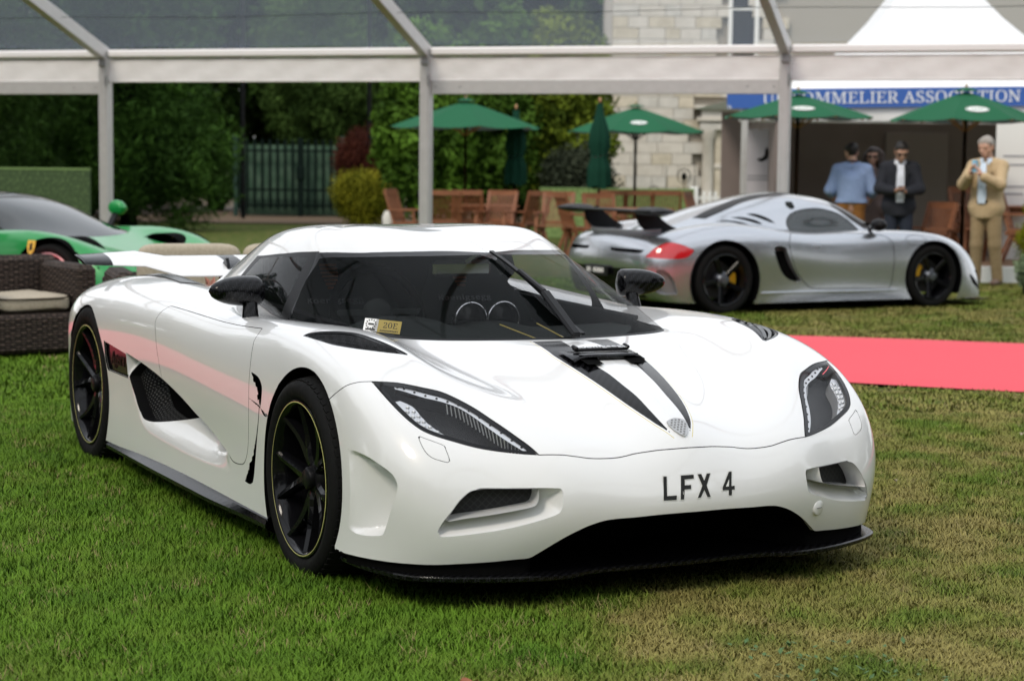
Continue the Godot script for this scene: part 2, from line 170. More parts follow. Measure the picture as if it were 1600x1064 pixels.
func materials() -> void:
	M.paint = mat(lin(0.76, 0.76, 0.755), 0.30, 0.0, 1.0)
	M.black_gloss = mat(lin(0.005, 0.005, 0.006), 0.10, 0.0, 0.0, 0.36)
	M.black_satin = mat(lin(0.007, 0.007, 0.008), 0.38, 0.0, 0.0, 0.28)
	M.black_matte = mat(lin(0.004, 0.004, 0.004), 0.9, 0.0, 0.0, 0.12)
	M.gap = mat(lin(0.26, 0.26, 0.26), 0.7)
	M.carbon = tri(mat(Color(1, 1, 1), 0.18, 0.0, 0.0, 0.36), 16.0)
	M.carbon.albedo_texture = carbon_tex()
	M.carbon.albedo_color = Color(0.5, 0.5, 0.52)
	M.tyre = tri(mat(lin(0.011, 0.011, 0.011), 0.85, 0.0, 0.0, 0.16), 6.0)
	M.tyre.roughness_texture = noise_tex(5, 0.02, 4, [0.0, Color(0.7, 0.7, 0.7), 1.0, Color(1, 1, 1)], 256)
	M.rim_line = mat(lin(0.62, 0.60, 0.22), 0.4)
	M.yellow_line = mat(lin(0.62, 0.50, 0.12), 0.4, 0.0, 1.0)
	M.disc = mat(lin(0.03, 0.03, 0.032), 0.5, 0.3)
	M.chrome = mat(lin(0.75, 0.75, 0.77), 0.12, 1.0)
	M.lens = glass(Color(0.9, 0.92, 0.95), 0.02)
	M.lens.metallic_specular = 0.25
	M.lens_ball = mat(lin(0.05, 0.055, 0.06), 0.06, 0.4, 1.0)
	M.lamp_silver = mat(lin(0.55, 0.56, 0.58), 0.3, 0.6)
	M.mesh_black = tri(mat(Color(1, 1, 1), 0.55), 22.0)
	M.mesh_black.albedo_texture = mesh_tex()
	M.mesh_dots = tri(mat(Color(1, 1, 1), 0.5, 0.0, 0.0, 0.2), 40.0)
	M.mesh_dots.albedo_texture = dots_tex(0.30)
	M.screen = glass(lin(0.006, 0.008, 0.008), 0.30)
	M.screen.metallic_specular = 0.15
	M.side_glass = glass(lin(0.012, 0.014, 0.014), 0.25)
	M.side_glass.metallic_specular = 0.33
	M.cabin_dark = mat(lin(0.006, 0.006, 0.007), 0.9, 0.0, 0.0, 0.15)
	M.cabin_grey = mat(lin(0.020, 0.024, 0.024), 0.8, 0.0, 0.0, 0.2)
	M.emblem_orange = mat(lin(0.30, 0.09, 0.02), 0.6)
	M.seat_print = mat(lin(0.16, 0.17, 0.18), 0.6)
	M.mirror_glass = mat(lin(0.35, 0.38, 0.38), 0.08, 0.9)
	M.lettering_silver = mat(lin(0.62, 0.63, 0.65), 0.35, 0.3)
	M.badge_silver = mat(lin(0.50, 0.50, 0.50), 0.3, 0.7)
	M.badge_dark = mat(lin(0.30, 0.30, 0.30), 0.35, 0.6)
	M.plate_black = mat(lin(0.012, 0.012, 0.012), 0.5)
	M.plate_white = mat(lin(0.80, 0.80, 0.78), 0.4)
	M.gold_print = mat(lin(0.55, 0.42, 0.10), 0.35, 0.2)
	var fb := SystemFont.new()
	fb.font_names = PackedStringArray(["Droid Sans"])
	fb.font_weight = 700
	M.font_bold = fb
	var fs := SystemFont.new()
	fs.font_names = PackedStringArray(["Droid Serif"])
	M.font_serif = fs
	var fr := SystemFont.new()
	fr.font_names = PackedStringArray(["Droid Sans"])
	M.font_plain = fr

func materials_more() -> void:
	M.silver = mat(lin(0.50, 0.52, 0.55), 0.26, 0.9, 0.8)
	M.silver_dark = mat(lin(0.30, 0.31, 0.33), 0.35, 0.6)
	M.gap_dark = mat(lin(0.05, 0.05, 0.05), 0.8)
	M.tail_red = mat(lin(0.55, 0.012, 0.018), 0.15, 0.0, 1.0)
	M.side_glass_far = glass(lin(0.10, 0.12, 0.13), 0.55)
	M.caliper_yellow = mat(lin(0.70, 0.38, 0.01), 0.4)
	M.caliper_red = mat(lin(0.45, 0.012, 0.02), 0.4)
	M.hub_grey = mat(lin(0.12, 0.13, 0.15), 0.3, 0.6)
	M.rim_red = mat(lin(0.55, 0.25, 0.27), 0.35, 0.3)
	M.disc_red = mat(lin(0.22, 0.015, 0.025), 0.6)
	M.green_paint = mat(lin(0.008, 0.27, 0.055), 0.3, 0.1, 0.45)
	M.dark_screen = mat(lin(0.012, 0.016, 0.016), 0.05, 0.0, 0.25, 0.5)
	M.shield_yellow = mat(lin(0.75, 0.52, 0.08), 0.4)

func leaf_print(lo: Color, hi: Color, seed_: int) -> NoiseTexture2D:
	return noise_tex(seed_, 0.035, 3, [0.0, lo, 0.42, lo.lerp(hi, 0.35), 0.6, hi.lerp(lo, 0.25), 1.0, hi], 512, false, 1.0, FastNoiseLite.TYPE_CELLULAR)

func wicker_tex(height: bool) -> ImageTexture:
	var im := Image.create(128, 128, false, Image.FORMAT_RGB8)
	for y in 128:
		for x in 128:
			var cx := x / 16
			var cy := y / 8
			var over := (cx + cy) % 2 == 0
			var fx := (x % 16) / 16.0
			var fy := (y % 8) / 8.0
			var b := sin(PI * fy) * (0.55 + 0.45 * sin(PI * fx)) if over else 0.55 * sin(PI * fx) * (0.3 + 0.5 * sin(PI * fy))
			if height:
				im.set_pixel(x, y, Color(b, b, b))
			else:
				var k := 0.16 + 0.22 * b + 0.05 * sin(cy * 2.4 + cx * 0.7)
				im.set_pixel(x, y, Color(k, k * 0.86, k * 0.78))
	return ImageTexture.create_from_image(im)

func materials_place() -> void:
	M.soil_grass = tri(mat(Color(1, 1, 1), 0.95, 0.0, 0.0, 0.2), 0.35, true)
	M.soil_grass.albedo_texture = noise_tex(101, 0.012, 6, [0.0, lin(0.030, 0.050, 0.010), 0.40, lin(0.055, 0.090, 0.016), 0.58, lin(0.085, 0.105, 0.026), 0.72, lin(0.13, 0.115, 0.045), 1.0, lin(0.19, 0.15, 0.07)], 1024)
	M.blade = mat(Color(1, 1, 1), 0.6, 0.0, 0.0, 0.16)
	M.blade.vertex_color_use_as_albedo = true
	M.blade.backlight_enabled = true
	M.blade.backlight = Color(0.35, 0.35, 0.35)
	M.leaf = mat(Color(1, 1, 1), 0.6, 0.0, 0.0, 0.14)
	M.leaf.vertex_color_use_as_albedo = true
	M.leaf.backlight_enabled = true
	M.leaf.backlight = Color(0.22, 0.22, 0.22)
	M.bark = tri(mat(Color(1, 1, 1), 0.95), 1.2, true)
	M.bark.albedo_texture = noise_tex(102, 0.03, 5, [0.0, lin(0.05, 0.032, 0.018), 1.0, lin(0.20, 0.135, 0.08)], 512)
	M.bark_wood = tri(mat(Color(1, 1, 1), 0.9), 3.0)
	M.bark_wood.albedo_texture = noise_tex(103, 0.04, 4, [0.0, lin(0.018, 0.014, 0.010), 1.0, lin(0.075, 0.060, 0.045)], 256)
	M.carpet = tri(mat(Color(1, 1, 1), 0.95, 0.0, 0.0, 0.2), 2.2, true)
	M.carpet.albedo_texture = noise_tex(104, 0.05, 5, [0.0, lin(0.72, 0.055, 0.085), 1.0, lin(0.88, 0.085, 0.115)], 512)
	M.carpet.rim_enabled = true
	M.carpet.rim = 0.3
	M.alu = tri(mat(Color(1, 1, 1), 0.45, 0.25), 1.5)
	M.alu.albedo_texture = noise_tex(105, 0.02, 4, [0.0, lin(0.50, 0.49, 0.48), 1.0, lin(0.55, 0.54, 0.53)], 256)
	M.alu_white = mat(lin(0.82, 0.80, 0.79), 0.4)
	M.steel = mat(lin(0.36, 0.36, 0.36), 0.4, 0.7)
	M.pvc_white = tri(mat(Color(1, 1, 1), 0.4), 1.0)
	M.pvc_white.albedo_texture = noise_tex(106, 0.01, 4, [0.0, lin(0.76, 0.74, 0.73), 1.0, lin(0.84, 0.82, 0.81)], 256)
	M.pvc_white.backlight_enabled = true
	M.pvc_white.backlight = Color(0.35, 0.35, 0.35)
	M.clear_pvc = StandardMaterial3D.new()
	M.clear_pvc.transparency = BaseMaterial3D.TRANSPARENCY_ALPHA
	M.clear_pvc.albedo_color = Color(0.36, 0.48, 0.66, 0.15)
	M.clear_pvc.roughness = 0.3
	M.clear_pvc.backlight_enabled = true
	M.clear_pvc.backlight = Color(0.9, 0.95, 1.0)
	M.grey_pole = mat(lin(0.48, 0.50, 0.52), 0.5)
	M.gate_green = mat(lin(0.012, 0.040, 0.030), 0.5)
	M.gate_dark = mat(lin(0.004, 0.010, 0.008), 0.7, 0.0, 0.0, 0.2)
	M.sheet_green = tri(mat(Color(1, 1, 1), 0.9), 1.0)
	M.sheet_green.albedo_texture = noise_tex(107, 0.01, 3, [0.0, lin(0.035, 0.085, 0.050), 1.0, lin(0.10, 0.17, 0.115)], 256)
	M.pale_wood = mat(lin(0.33, 0.24, 0.14), 0.7)
	M.screen_leaf = tri(mat(Color(1, 1, 1), 0.7), 1.6)
	M.screen_leaf.albedo_texture = leaf_print(lin(0.07, 0.14, 0.035), lin(0.34, 0.44, 0.16), 108)
	M.screen_leaf_dark = tri(mat(Color(1, 1, 1), 0.8), 1.4)
	M.screen_leaf_dark.albedo_texture = leaf_print(lin(0.018, 0.040, 0.012), lin(0.10, 0.16, 0.06), 109)
	M.screen_edge = mat(lin(0.16, 0.26, 0.08), 0.7)
	M.stone_joint = mat(lin(0.34, 0.31, 0.26), 0.95)
	var tones := [[lin(0.52, 0.48, 0.42), lin(0.62, 0.58, 0.52)], [lin(0.50, 0.46, 0.40), lin(0.60, 0.56, 0.50)], [lin(0.44, 0.39, 0.30), lin(0.60, 0.54, 0.44)], [lin(0.46, 0.44, 0.40), lin(0.60, 0.57, 0.52)]]
	var nm := ["stone_a", "stone_b", "stone_c", "stone_d"]
	for i in 4:
		M[nm[i]] = tri(mat(Color(1, 1, 1), 0.9), 0.8, true)
		M[nm[i]].albedo_texture = noise_tex(110 + i, 0.012, 5, [0.0, tones[i][0], 1.0, tones[i][1]], 256)
	M.brown_wall = tri(mat(Color(1, 1, 1), 0.9), 0.4)
	M.brown_wall.albedo_texture = noise_tex(115, 0.01, 3, [0.0, lin(0.24, 0.195, 0.18), 1.0, lin(0.29, 0.24, 0.225)], 256)
	M.brown_wall.backlight_enabled = true
	M.brown_wall.backlight = Color(0.55, 0.5, 0.5)
	M.brown_panel = mat(lin(0.30, 0.255, 0.24), 0.8)
	M.tent_white = mat(lin(0.82, 0.82, 0.82), 0.6)
	M.tent_white.backlight_enabled = true
	M.tent_white.backlight = Color(0.4, 0.4, 0.4)
	M.banner_blue = mat(lin(0.035, 0.115, 0.42), 0.6)
	M.letter_white = mat(lin(0.78, 0.80, 0.84), 0.5)
	M.banner_grey = mat(lin(0.55, 0.53, 0.57), 0.6)
	M.print_grey = mat(lin(0.30, 0.30, 0.33), 0.6)
	M.print_green = mat(lin(0.05, 0.16, 0.09), 0.6)
	M.deck_wood = mat(lin(0.20, 0.12, 0.07), 0.7)
	M.parasol_green = mat(lin(0.018, 0.105, 0.052), 0.85, 0.0, 0.0, 0.2)
	M.parasol_green.backlight_enabled = true
	M.parasol_green.backlight = Color(0.25, 0.25, 0.25)
	M.parasol_dark = mat(lin(0.008, 0.042, 0.026), 0.85, 0.0, 0.0, 0.2)
	M.teak = tri(mat(Color(1, 1, 1), 0.6), 2.0)
	M.teak.albedo_texture = noise_tex(116, 0.02, 4, [0.0, lin(0.17, 0.062, 0.026), 1.0, lin(0.30, 0.115, 0.050)], 256)
	M.teak_pale = mat(lin(0.42, 0.23, 0.115), 0.6)
	M.wicker = tri(mat(Color(1, 1, 1), 0.7, 0.0, 0.0, 0.3), 3.2)
	M.wicker.albedo_texture = wicker_tex(false)
	M.wicker.albedo_color = Color(0.95, 0.95, 0.95)
	M.wicker.heightmap_enabled = true
	M.wicker.heightmap_texture = wicker_tex(true)
	M.wicker.heightmap_scale = 1.2
	M.linen = tri(mat(Color(1, 1, 1), 0.9), 4.0)
	M.linen.albedo_texture = noise_tex(117, 0.03, 4, [0.0, lin(0.36, 0.31, 0.23), 1.0, lin(0.47, 0.41, 0.32)], 256)
	M.linen_dark = mat(lin(0.24, 0.20, 0.15), 0.9)
	M.lily = mat(lin(0.62, 0.16, 0.07), 0.6)
	M.lily_pale = mat(lin(0.66, 0.28, 0.20), 0.6)
	M.weed = mat(lin(0.055, 0.125, 0.030), 0.6)
	M.broad_leaf = mat(lin(0.050, 0.150, 0.045), 0.4)
	M.broad_leaf.backlight_enabled = true
	M.broad_leaf.backlight = Color(0.3, 0.4, 0.2)
	M.dry_leaf = mat(lin(0.26, 0.09, 0.035), 0.7)
	M.pale_leaf = mat(lin(0.34, 0.30, 0.20), 0.7)

# ---------------------------------------------------------------- small helpers
var rng := RandomNumberGenerator.new()
var used := {}
var M := {}

func numbered(called: String) -> String:
	var n: int = used.get(called, 0)
	used[called] = n + 1
	return called if n == 0 else "%s_%03d" % [called, n]

func tag(o: Node3D, label: String, category: String, group := "") -> Node3D:
	o.set_meta("label", label)
	o.set_meta("category", category)
	if group != "":
		o.set_meta("group", group)
	return o

func thing(called: String, label: String, category: String, at := Vector3.ZERO, turn := 0.0, group := "") -> Node3D:
	var o := Node3D.new()
	o.name = numbered(called)
	add_child(o)
	o.position = at
	o.rotation.y = turn
	tag(o, label, category, group)
	return o

func copy_of(src: Node3D, called: String, label: String, at: Vector3, turn: float) -> Node3D:
	var o: Node3D = src.duplicate()
	o.name = numbered(called)
	add_child(o)
	o.position = at
	o.rotation.y = turn
	o.set_meta("label", label)
	return o

func mi(called: String, mesh: Mesh, m: Material, parent: Node3D, at := Vector3.ZERO) -> MeshInstance3D:
	var o := MeshInstance3D.new()
	o.name = called
	o.mesh = mesh
	if m != null:
		o.material_override = m
	o.position = at
	parent.add_child(o, true)
	return o

func structure(called: String, mesh: Mesh, m: Material, at := Vector3.ZERO) -> MeshInstance3D:
	var o := MeshInstance3D.new()
	o.name = numbered(called)
	o.mesh = mesh
	o.material_override = m
	o.position = at
	add_child(o)
	o.set_meta("kind", "structure")
	return o

func lin(r: float, g: float, b: float) -> Color:
	return Color(r, g, b).linear_to_srgb()

func mat(c: Color, rough := 0.6, metal := 0.0, coat := 0.0, spec := 0.5) -> StandardMaterial3D:
	var m := StandardMaterial3D.new()
	m.albedo_color = c
	m.roughness = rough
	m.metallic = metal
	m.metallic_specular = spec
	if coat > 0.0:
		m.clearcoat_enabled = true
		m.clearcoat = coat
		m.clearcoat_roughness = 0.03
	return m

func glass(c: Color, alpha: float) -> StandardMaterial3D:
	var m := StandardMaterial3D.new()
	m.transparency = BaseMaterial3D.TRANSPARENCY_ALPHA
	c.a = alpha
	m.albedo_color = c
	m.roughness = 0.02
	return m

func noise_tex(seed_: int, freq: float, octaves := 4, ramp: Array = [], size := 512, normal := false, bump := 4.0, kind := FastNoiseLite.TYPE_SIMPLEX_SMOOTH) -> NoiseTexture2D:
	var n := FastNoiseLite.new()
	n.seed = seed_
	n.frequency = freq
	n.noise_type = kind
	n.fractal_octaves = octaves
	var t := NoiseTexture2D.new()
	t.width = size
	t.height = size
	t.seamless = true
	t.noise = n
	if normal:
		t.as_normal_map = true
		t.bump_strength = bump
	if ramp.size() > 0:
		var g := Gradient.new()
		var off := PackedFloat32Array()
		var col := PackedColorArray()
		for i in range(0, ramp.size(), 2):
			off.append(ramp[i])
			col.append(ramp[i + 1])
		g.offsets = off
		g.colors = col
		t.color_ramp = g
	return t

func tri(m: StandardMaterial3D, scale: float, world := false) -> StandardMaterial3D:
	m.uv1_triplanar = true
	m.uv1_world_triplanar = world
	m.uv1_scale = Vector3.ONE * scale
	m.uv1_triplanar_sharpness = 6.0
	return m

# ---------------------------------------------------------------- triangle soup builder
class MB:
	var v := PackedVector3Array()
	var n := PackedVector3Array()
	var uv := PackedVector2Array()

	func tri(a: Vector3, b: Vector3, c: Vector3, na := Vector3.ZERO, nb := Vector3.ZERO, nc := Vector3.ZERO) -> void:
		# a, b, c run clockwise seen from the front
		if na == Vector3.ZERO:
			na = (c - a).cross(b - a).normalized()
			nb = na
			nc = na
		v.append(a); v.append(b); v.append(c)
		n.append(na); n.append(nb); n.append(nc)
		uv.append(Vector2.ZERO); uv.append(Vector2.ZERO); uv.append(Vector2.ZERO)

	func quad(a: Vector3, b: Vector3, c: Vector3, d: Vector3) -> void:
		tri(a, b, c)
		tri(a, c, d)

	func quad_out(a: Vector3, b: Vector3, c: Vector3, d: Vector3, away: Vector3) -> void:
		# the face is turned so that its front looks away from the point given
		var nn := (c - a).cross(b - a)
		if nn.dot((a + c) * 0.5 - away) < 0.0:
			quad(a, d, c, b)
		else:
			quad(a, b, c, d)

	func box(t: Transform3D, s: Vector3, bev := 0.0) -> void:
		var h := s * 0.5
		if bev <= 0.0:
			var o := t.origin
			for ax in 3:
				for sg in [-1.0, 1.0]:
					var e := Vector3.ZERO
					e[ax] = sg * h[ax]
					var e1 := Vector3.ZERO
					e1[(ax + 1) % 3] = h[(ax + 1) % 3]
					var e2 := Vector3.ZERO
					e2[(ax + 2) % 3] = h[(ax + 2) % 3]
					quad_out(t * (e - e1 - e2), t * (e + e1 - e2), t * (e + e1 + e2), t * (e - e1 + e2), o)
			return
		bev = minf(bev, minf(h.x, minf(h.y, h.z)) * 0.9)
		var o2 := t.origin
		# chamfered box: six faces, twelve edges, eight corners
		for ax in 3:
			var a1 := (ax + 1) % 3
			var a2 := (ax + 2) % 3
			for sg in [-1.0, 1.0]:
				var q: Array[Vector3] = []
				for w in [[-1, -1], [1, -1], [1, 1], [-1, 1]]:
					var e := Vector3.ZERO
					e[ax] = sg * h[ax]
					e[a1] = w[0] * (h[a1] - bev)
					e[a2] = w[1] * (h[a2] - bev)
					q.append(t * e)
				quad_out(q[0], q[1], q[2], q[3], o2)
			for s1 in [-1.0, 1.0]:
				for s2 in [-1.0, 1.0]:
					var q2: Array[Vector3] = []
					for w2 in [[-1, 0], [1, 0], [1, 1], [-1, 1]]:
						var e := Vector3.ZERO
						e[ax] = w2[0] * (h[ax] - bev)
						e[a1] = s1 * (h[a1] - (bev if w2[1] == 1 else 0.0))
						e[a2] = s2 * (h[a2] - (0.0 if w2[1] == 1 else bev))
						q2.append(t * e)
					quad_out(q2[0], q2[1], q2[2], q2[3], o2)
		for sx in [-1.0, 1.0]:
			for sy in [-1.0, 1.0]:
				for sz in [-1.0, 1.0]:
					var p0 := t * Vector3(sx * h.x, sy * (h.y - bev), sz * (h.z - bev))
					var p1 := t * Vector3(sx * (h.x - bev), sy * h.y, sz * (h.z - bev))
					var p2 := t * Vector3(sx * (h.x - bev), sy * (h.y - bev), sz * h.z)
					var nn := (p2 - p0).cross(p1 - p0)
					if nn.dot(p0 - o2) < 0.0:
						tri(p0, p2, p1)
					else:
						tri(p0, p1, p2)

	func bar(a: Vector3, b: Vector3, w: float, d: float, up := Vector3.UP, bev := 0.0) -> void:
		var z := (b - a)
		var l := z.length()
		z /= l
		var x := up.cross(z)
		if x.length() < 0.01:
			x = Vector3.RIGHT.cross(z)
		x = x.normalized()
		var y := z.cross(x)
		box(Transform3D(Basis(x, y, z), (a + b) * 0.5), Vector3(w, d, l), bev)

	func tube(pts: Array, radii: Array, seg := 10, caps := true) -> void:
		# a round tube along the points with one radius per point
		var k := pts.size()
		var rings: Array = []
		var ref := Vector3.UP
		var first: Vector3 = (pts[1] - pts[0]).normalized()
		if absf(first.dot(ref)) > 0.9:
			ref = Vector3.RIGHT
		var x := ref.cross(first).normalized()
		for i in k:
			var d: Vector3 = (pts[mini(i + 1, k - 1)] - pts[maxi(i - 1, 0)]).normalized()
			x = (x - d * x.dot(d)).normalized()
			var y := d.cross(x)
			var ring: Array = []
			for j in seg:
				var an := TAU * j / seg
				var dir := x * cos(an) + y * sin(an)
				ring.append([pts[i] + dir * radii[i], dir])
			rings.append(ring)
		for i in k - 1:
			for j in seg:
				var a: Array = rings[i][j]
				var b: Array = rings[i][(j + 1) % seg]
				var c: Array = rings[i + 1][(j + 1) % seg]
				var e: Array = rings[i + 1][j]
				tri(a[0], b[0], c[0], a[1], b[1], c[1])
				tri(a[0], c[0], e[0], a[1], c[1], e[1])
		if caps:
			for end in [0, k - 1]:
				var c0: Vector3 = pts[end]
				var aw: Vector3 = pts[1] if end == 0 else pts[k - 2]
				for j in seg:
					var a2: Vector3 = rings[end][j][0]
					var b2: Vector3 = rings[end][(j + 1) % seg][0]
					var nn := (b2 - c0).cross(a2 - c0)
					if nn.dot(c0 - aw) < 0.0:
						tri(c0, b2, a2)
					else:
						tri(c0, a2, b2)

	func lathe(t: Transform3D, prof: Array, seg := 32, closed := false) -> void:
		# prof: Vector2(radius, along); turned about the local x axis; normals smooth unless the profile bends sharply
		var k := prof.size()
		for i in (k if closed else k - 1):
			var p: Vector2 = prof[i]
			var q: Vector2 = prof[(i + 1) % k]
			var d := q - p
			if d.length() < 1e-6:
				continue
			var n2 := Vector2(d.y, -d.x).normalized()
			var np := n2
			var nq := n2
			if i > 0 or closed:
				var pp: Vector2 = prof[(i - 1 + k) % k]
				var dd := (p - pp)
				var m2 := Vector2(dd.y, -dd.x).normalized()
				if m2.dot(n2) > 0.6:
					np = (m2 + n2).normalized()
			if i < k - 2 or closed:
				var qq: Vector2 = prof[(i + 2) % k]
				var dd2 := (qq - q)
				var m3 := Vector2(dd2.y, -dd2.x).normalized()
				if m3.dot(n2) > 0.6:
					nq = (m3 + n2).normalized()
			for j in seg:
				var a0 := TAU * j / seg
				var a1 := TAU * (j + 1) / seg
				var e0 := Vector3(0, cos(a0), sin(a0))
				var e1 := Vector3(0, cos(a1), sin(a1))
				var ax := Vector3.RIGHT
				var A := t * (e0 * p.x + ax * p.y)
				var B := t * (e1 * p.x + ax * p.y)
				var C := t * (e1 * q.x + ax * q.y)
				var D := t * (e0 * q.x + ax * q.y)
				var nA := (t.basis * (e0 * np.x + ax * np.y)).normalized()
				var nB := (t.basis * (e1 * np.x + ax * np.y)).normalized()
				var nC := (t.basis * (e1 * nq.x + ax * nq.y)).normalized()
				var nD := (t.basis * (e0 * nq.x + ax * nq.y)).normalized()
				_face(A, B, C, nA, nB, nC)
				_face(A, C, D, nA, nC, nD)

	func _face(a: Vector3, b: Vector3, c: Vector3, na: Vector3, nb: Vector3, nc: Vector3) -> void:
		var g := (c - a).cross(b - a)
		if g.length_squared() < 1e-16:
			return
		if g.dot(na + nb + nc) < 0.0:
			tri(a, c, b, na, nc, nb)
		else:
			tri(a, b, c, na, nb, nc)

	func ball(c: Vector3, r: Vector3, seg := 14, rings := 9) -> void:
		for i in rings:
			for j in seg:
				var q: Array[Vector3] = []
				for w in [[0, 0], [0, 1], [1, 1], [1, 0]]:
					var la = PI * (i + w[0]) / rings
					var lo: float = TAU * (j + w[1]) / seg
					q.append(Vector3(sin(la) * cos(lo), cos(la), sin(la) * sin(lo)))
				var nn: Array[Vector3] = []
				for e in q:
					nn.append((e / r).normalized())
				_face(c + q[0] * r, c + q[1] * r, c + q[2] * r, nn[0], nn[1], nn[2])
				_face(c + q[0] * r, c + q[2] * r, c + q[3] * r, nn[0], nn[2], nn[3])

	func prism(t: Transform3D, poly: PackedVector2Array, depth: float) -> void:
		# the polygon in the local x,y plane, from z = -depth/2 to depth/2
		var idx := Geometry2D.triangulate_polygon(poly)
		var h := depth * 0.5
		for k in range(0, idx.size(), 3):
			for sg in [-1.0, 1.0]:
				var a := t * Vector3(poly[idx[k]].x, poly[idx[k]].y, sg * h)
				var b := t * Vector3(poly[idx[k + 1]].x, poly[idx[k + 1]].y, sg * h)
				var c := t * Vector3(poly[idx[k + 2]].x, poly[idx[k + 2]].y, sg * h)
				var nn: Vector3 = t.basis.z.normalized() * sg
				_face(a, b, c, nn, nn, nn)
		if h == 0.0:
			return
		var cw := 0.0
		for i in poly.size():
			var p := poly[i]
			var q := poly[(i + 1) % poly.size()]
			cw += p.x * q.y - q.x * p.y
		for i in poly.size():
			var p := poly[i]
			var q := poly[(i + 1) % poly.size()]
			var d := q - p
			var n2 := Vector2(d.y, -d.x).normalized() * signf(cw)
			var nn := (t.basis * Vector3(n2.x, n2.y, 0)).normalized()
			var a := t * Vector3(p.x, p.y, -h)
			var b := t * Vector3(q.x, q.y, -h)
			var c := t * Vector3(q.x, q.y, h)
			var e := t * Vector3(p.x, p.y, h)
			_face(a, b, c, nn, nn, nn)
			_face(a, c, e, nn, nn, nn)

	func grid(pts: Array, closed_u := false, flip_to := Vector3.INF) -> void:
		# rows of points joined into a smooth sheet; flip_to: a point on the inner side
		var nu := pts.size()
		var nv: int = pts[0].size()
		var nor: Array = []
		var lean := 0.0
		for i in nu:
			var row: Array = []
			for j in nv:
				var i0 := (i - 1 + nu) % nu if closed_u else maxi(i - 1, 0)
				var i1 := (i + 1) % nu if closed_u else mini(i + 1, nu - 1)
				var j0 := maxi(j - 1, 0)
				var j1 := mini(j + 1, nv - 1)
				var du: Vector3 = pts[i1][j] - pts[i0][j]
				var dv: Vector3 = pts[i][j1] - pts[i][j0]
				var c := du.cross(dv)
				c = c.normalized() if c.length_squared() > 1e-14 else Vector3.ZERO
				row.append(c)
				if flip_to != Vector3.INF:
					lean += c.dot(pts[i][j] - flip_to)
			nor.append(row)
		if lean < 0.0:
			for i in nu:
				for j in nv:
					nor[i][j] = -nor[i][j]
		for i in nu:
			for j in nv:
				if nor[i][j] == Vector3.ZERO:
					var s := Vector3.ZERO
					var ii := 1 if i == 0 else i - 1
					for q in nv:
						s += nor[mini(ii, nu - 1)][q]
					nor[i][j] = s.normalized() if s.length_squared() > 1e-9 else Vector3.UP
		for i in (nu if closed_u else nu - 1):
			var i2 := (i + 1) % nu
			for j in nv - 1:
				_face(pts[i][j], pts[i2][j], pts[i2][j + 1], nor[i][j], nor[i2][j], nor[i2][j + 1])
				_face(pts[i][j], pts[i2][j + 1], pts[i][j + 1], nor[i][j], nor[i2][j + 1], nor[i][j + 1])

	func mesh() -> ArrayMesh:
		var a := []
		a.resize(Mesh.ARRAY_MAX)
		a[Mesh.ARRAY_VERTEX] = v
		a[Mesh.ARRAY_NORMAL] = n
		a[Mesh.ARRAY_TEX_UV] = uv
		var m := ArrayMesh.new()
		if v.size() > 0:
			m.add_surface_from_arrays(Mesh.PRIMITIVE_TRIANGLES, a)
		return m

func box_mesh(s: Vector3, bev := 0.0) -> ArrayMesh:
	var b := MB.new()
	b.box(Transform3D(), s, bev)
	return b.mesh()

func bar_part(called: String, a: Vector3, b: Vector3, w: float, d: float, m: Material, parent: Node3D, up := Vector3.UP, bev := 0.0) -> MeshInstance3D:
	var k := MB.new()
	k.bar(a, b, w, d, up, bev)
	return mi(called, k.mesh(), m, parent)

# ---------------------------------------------------------------- smooth car surfaces: a uniform cubic B-spline sheet, cut along curves that lie on it
# car axes: u forward from the front axle, v to the car's right, w up; local point = (-v, w, u)
class Surf:
	var v := PackedVector3Array()
	var n := PackedVector3Array()
	var p := PackedVector2Array()
	var t := PackedInt32Array()

class Net:
	var c := PackedVector3Array()   # control points, row after row
	var ns := 0                     # spans along s
	var nt := 0

	func at(s: float, t: float) -> Vector3:
		s = clampf(s, 0.0, ns)
		t = clampf(t, 0.0, nt)
		var i := mini(int(s), ns - 1)
		var j := mini(int(t), nt - 1)
		var a := Net.w4(s - i)
		var b := Net.w4(t - j)
		var o := Vector3.ZERO
		var w := nt + 3
		for x in 4:
			for y in 4:
				o += c[(i + x) * w + j + y] * (a[x] * b[y])
		return o

	func normal(s: float, t: float) -> Vector3:
		var e := 0.04
		var d1 := at(minf(s + e, ns), t) - at(maxf(s - e, 0.0), t)
		var d2 := at(s, minf(t + e, nt)) - at(s, maxf(t - e, 0.0))
		return d1.cross(d2).normalized()

	static func w4(x: float) -> Vector4:
		var y := 1.0 - x
		return Vector4(y * y * y / 6.0, (3.0 * x * x * x - 6.0 * x * x + 4.0) / 6.0, (-3.0 * x * x * x + 3.0 * x * x + 3.0 * x + 1.0) / 6.0, x * x * x / 6.0)

func net(numbers: Array, ns: int, nt: int) -> Net:
	var k := Net.new()
	k.ns = ns
	k.nt = nt
	for i in range(0, numbers.size(), 3):
		k.c.append(Vector3(-numbers[i + 1], numbers[i + 2], numbers[i]) * 0.001)
	return k

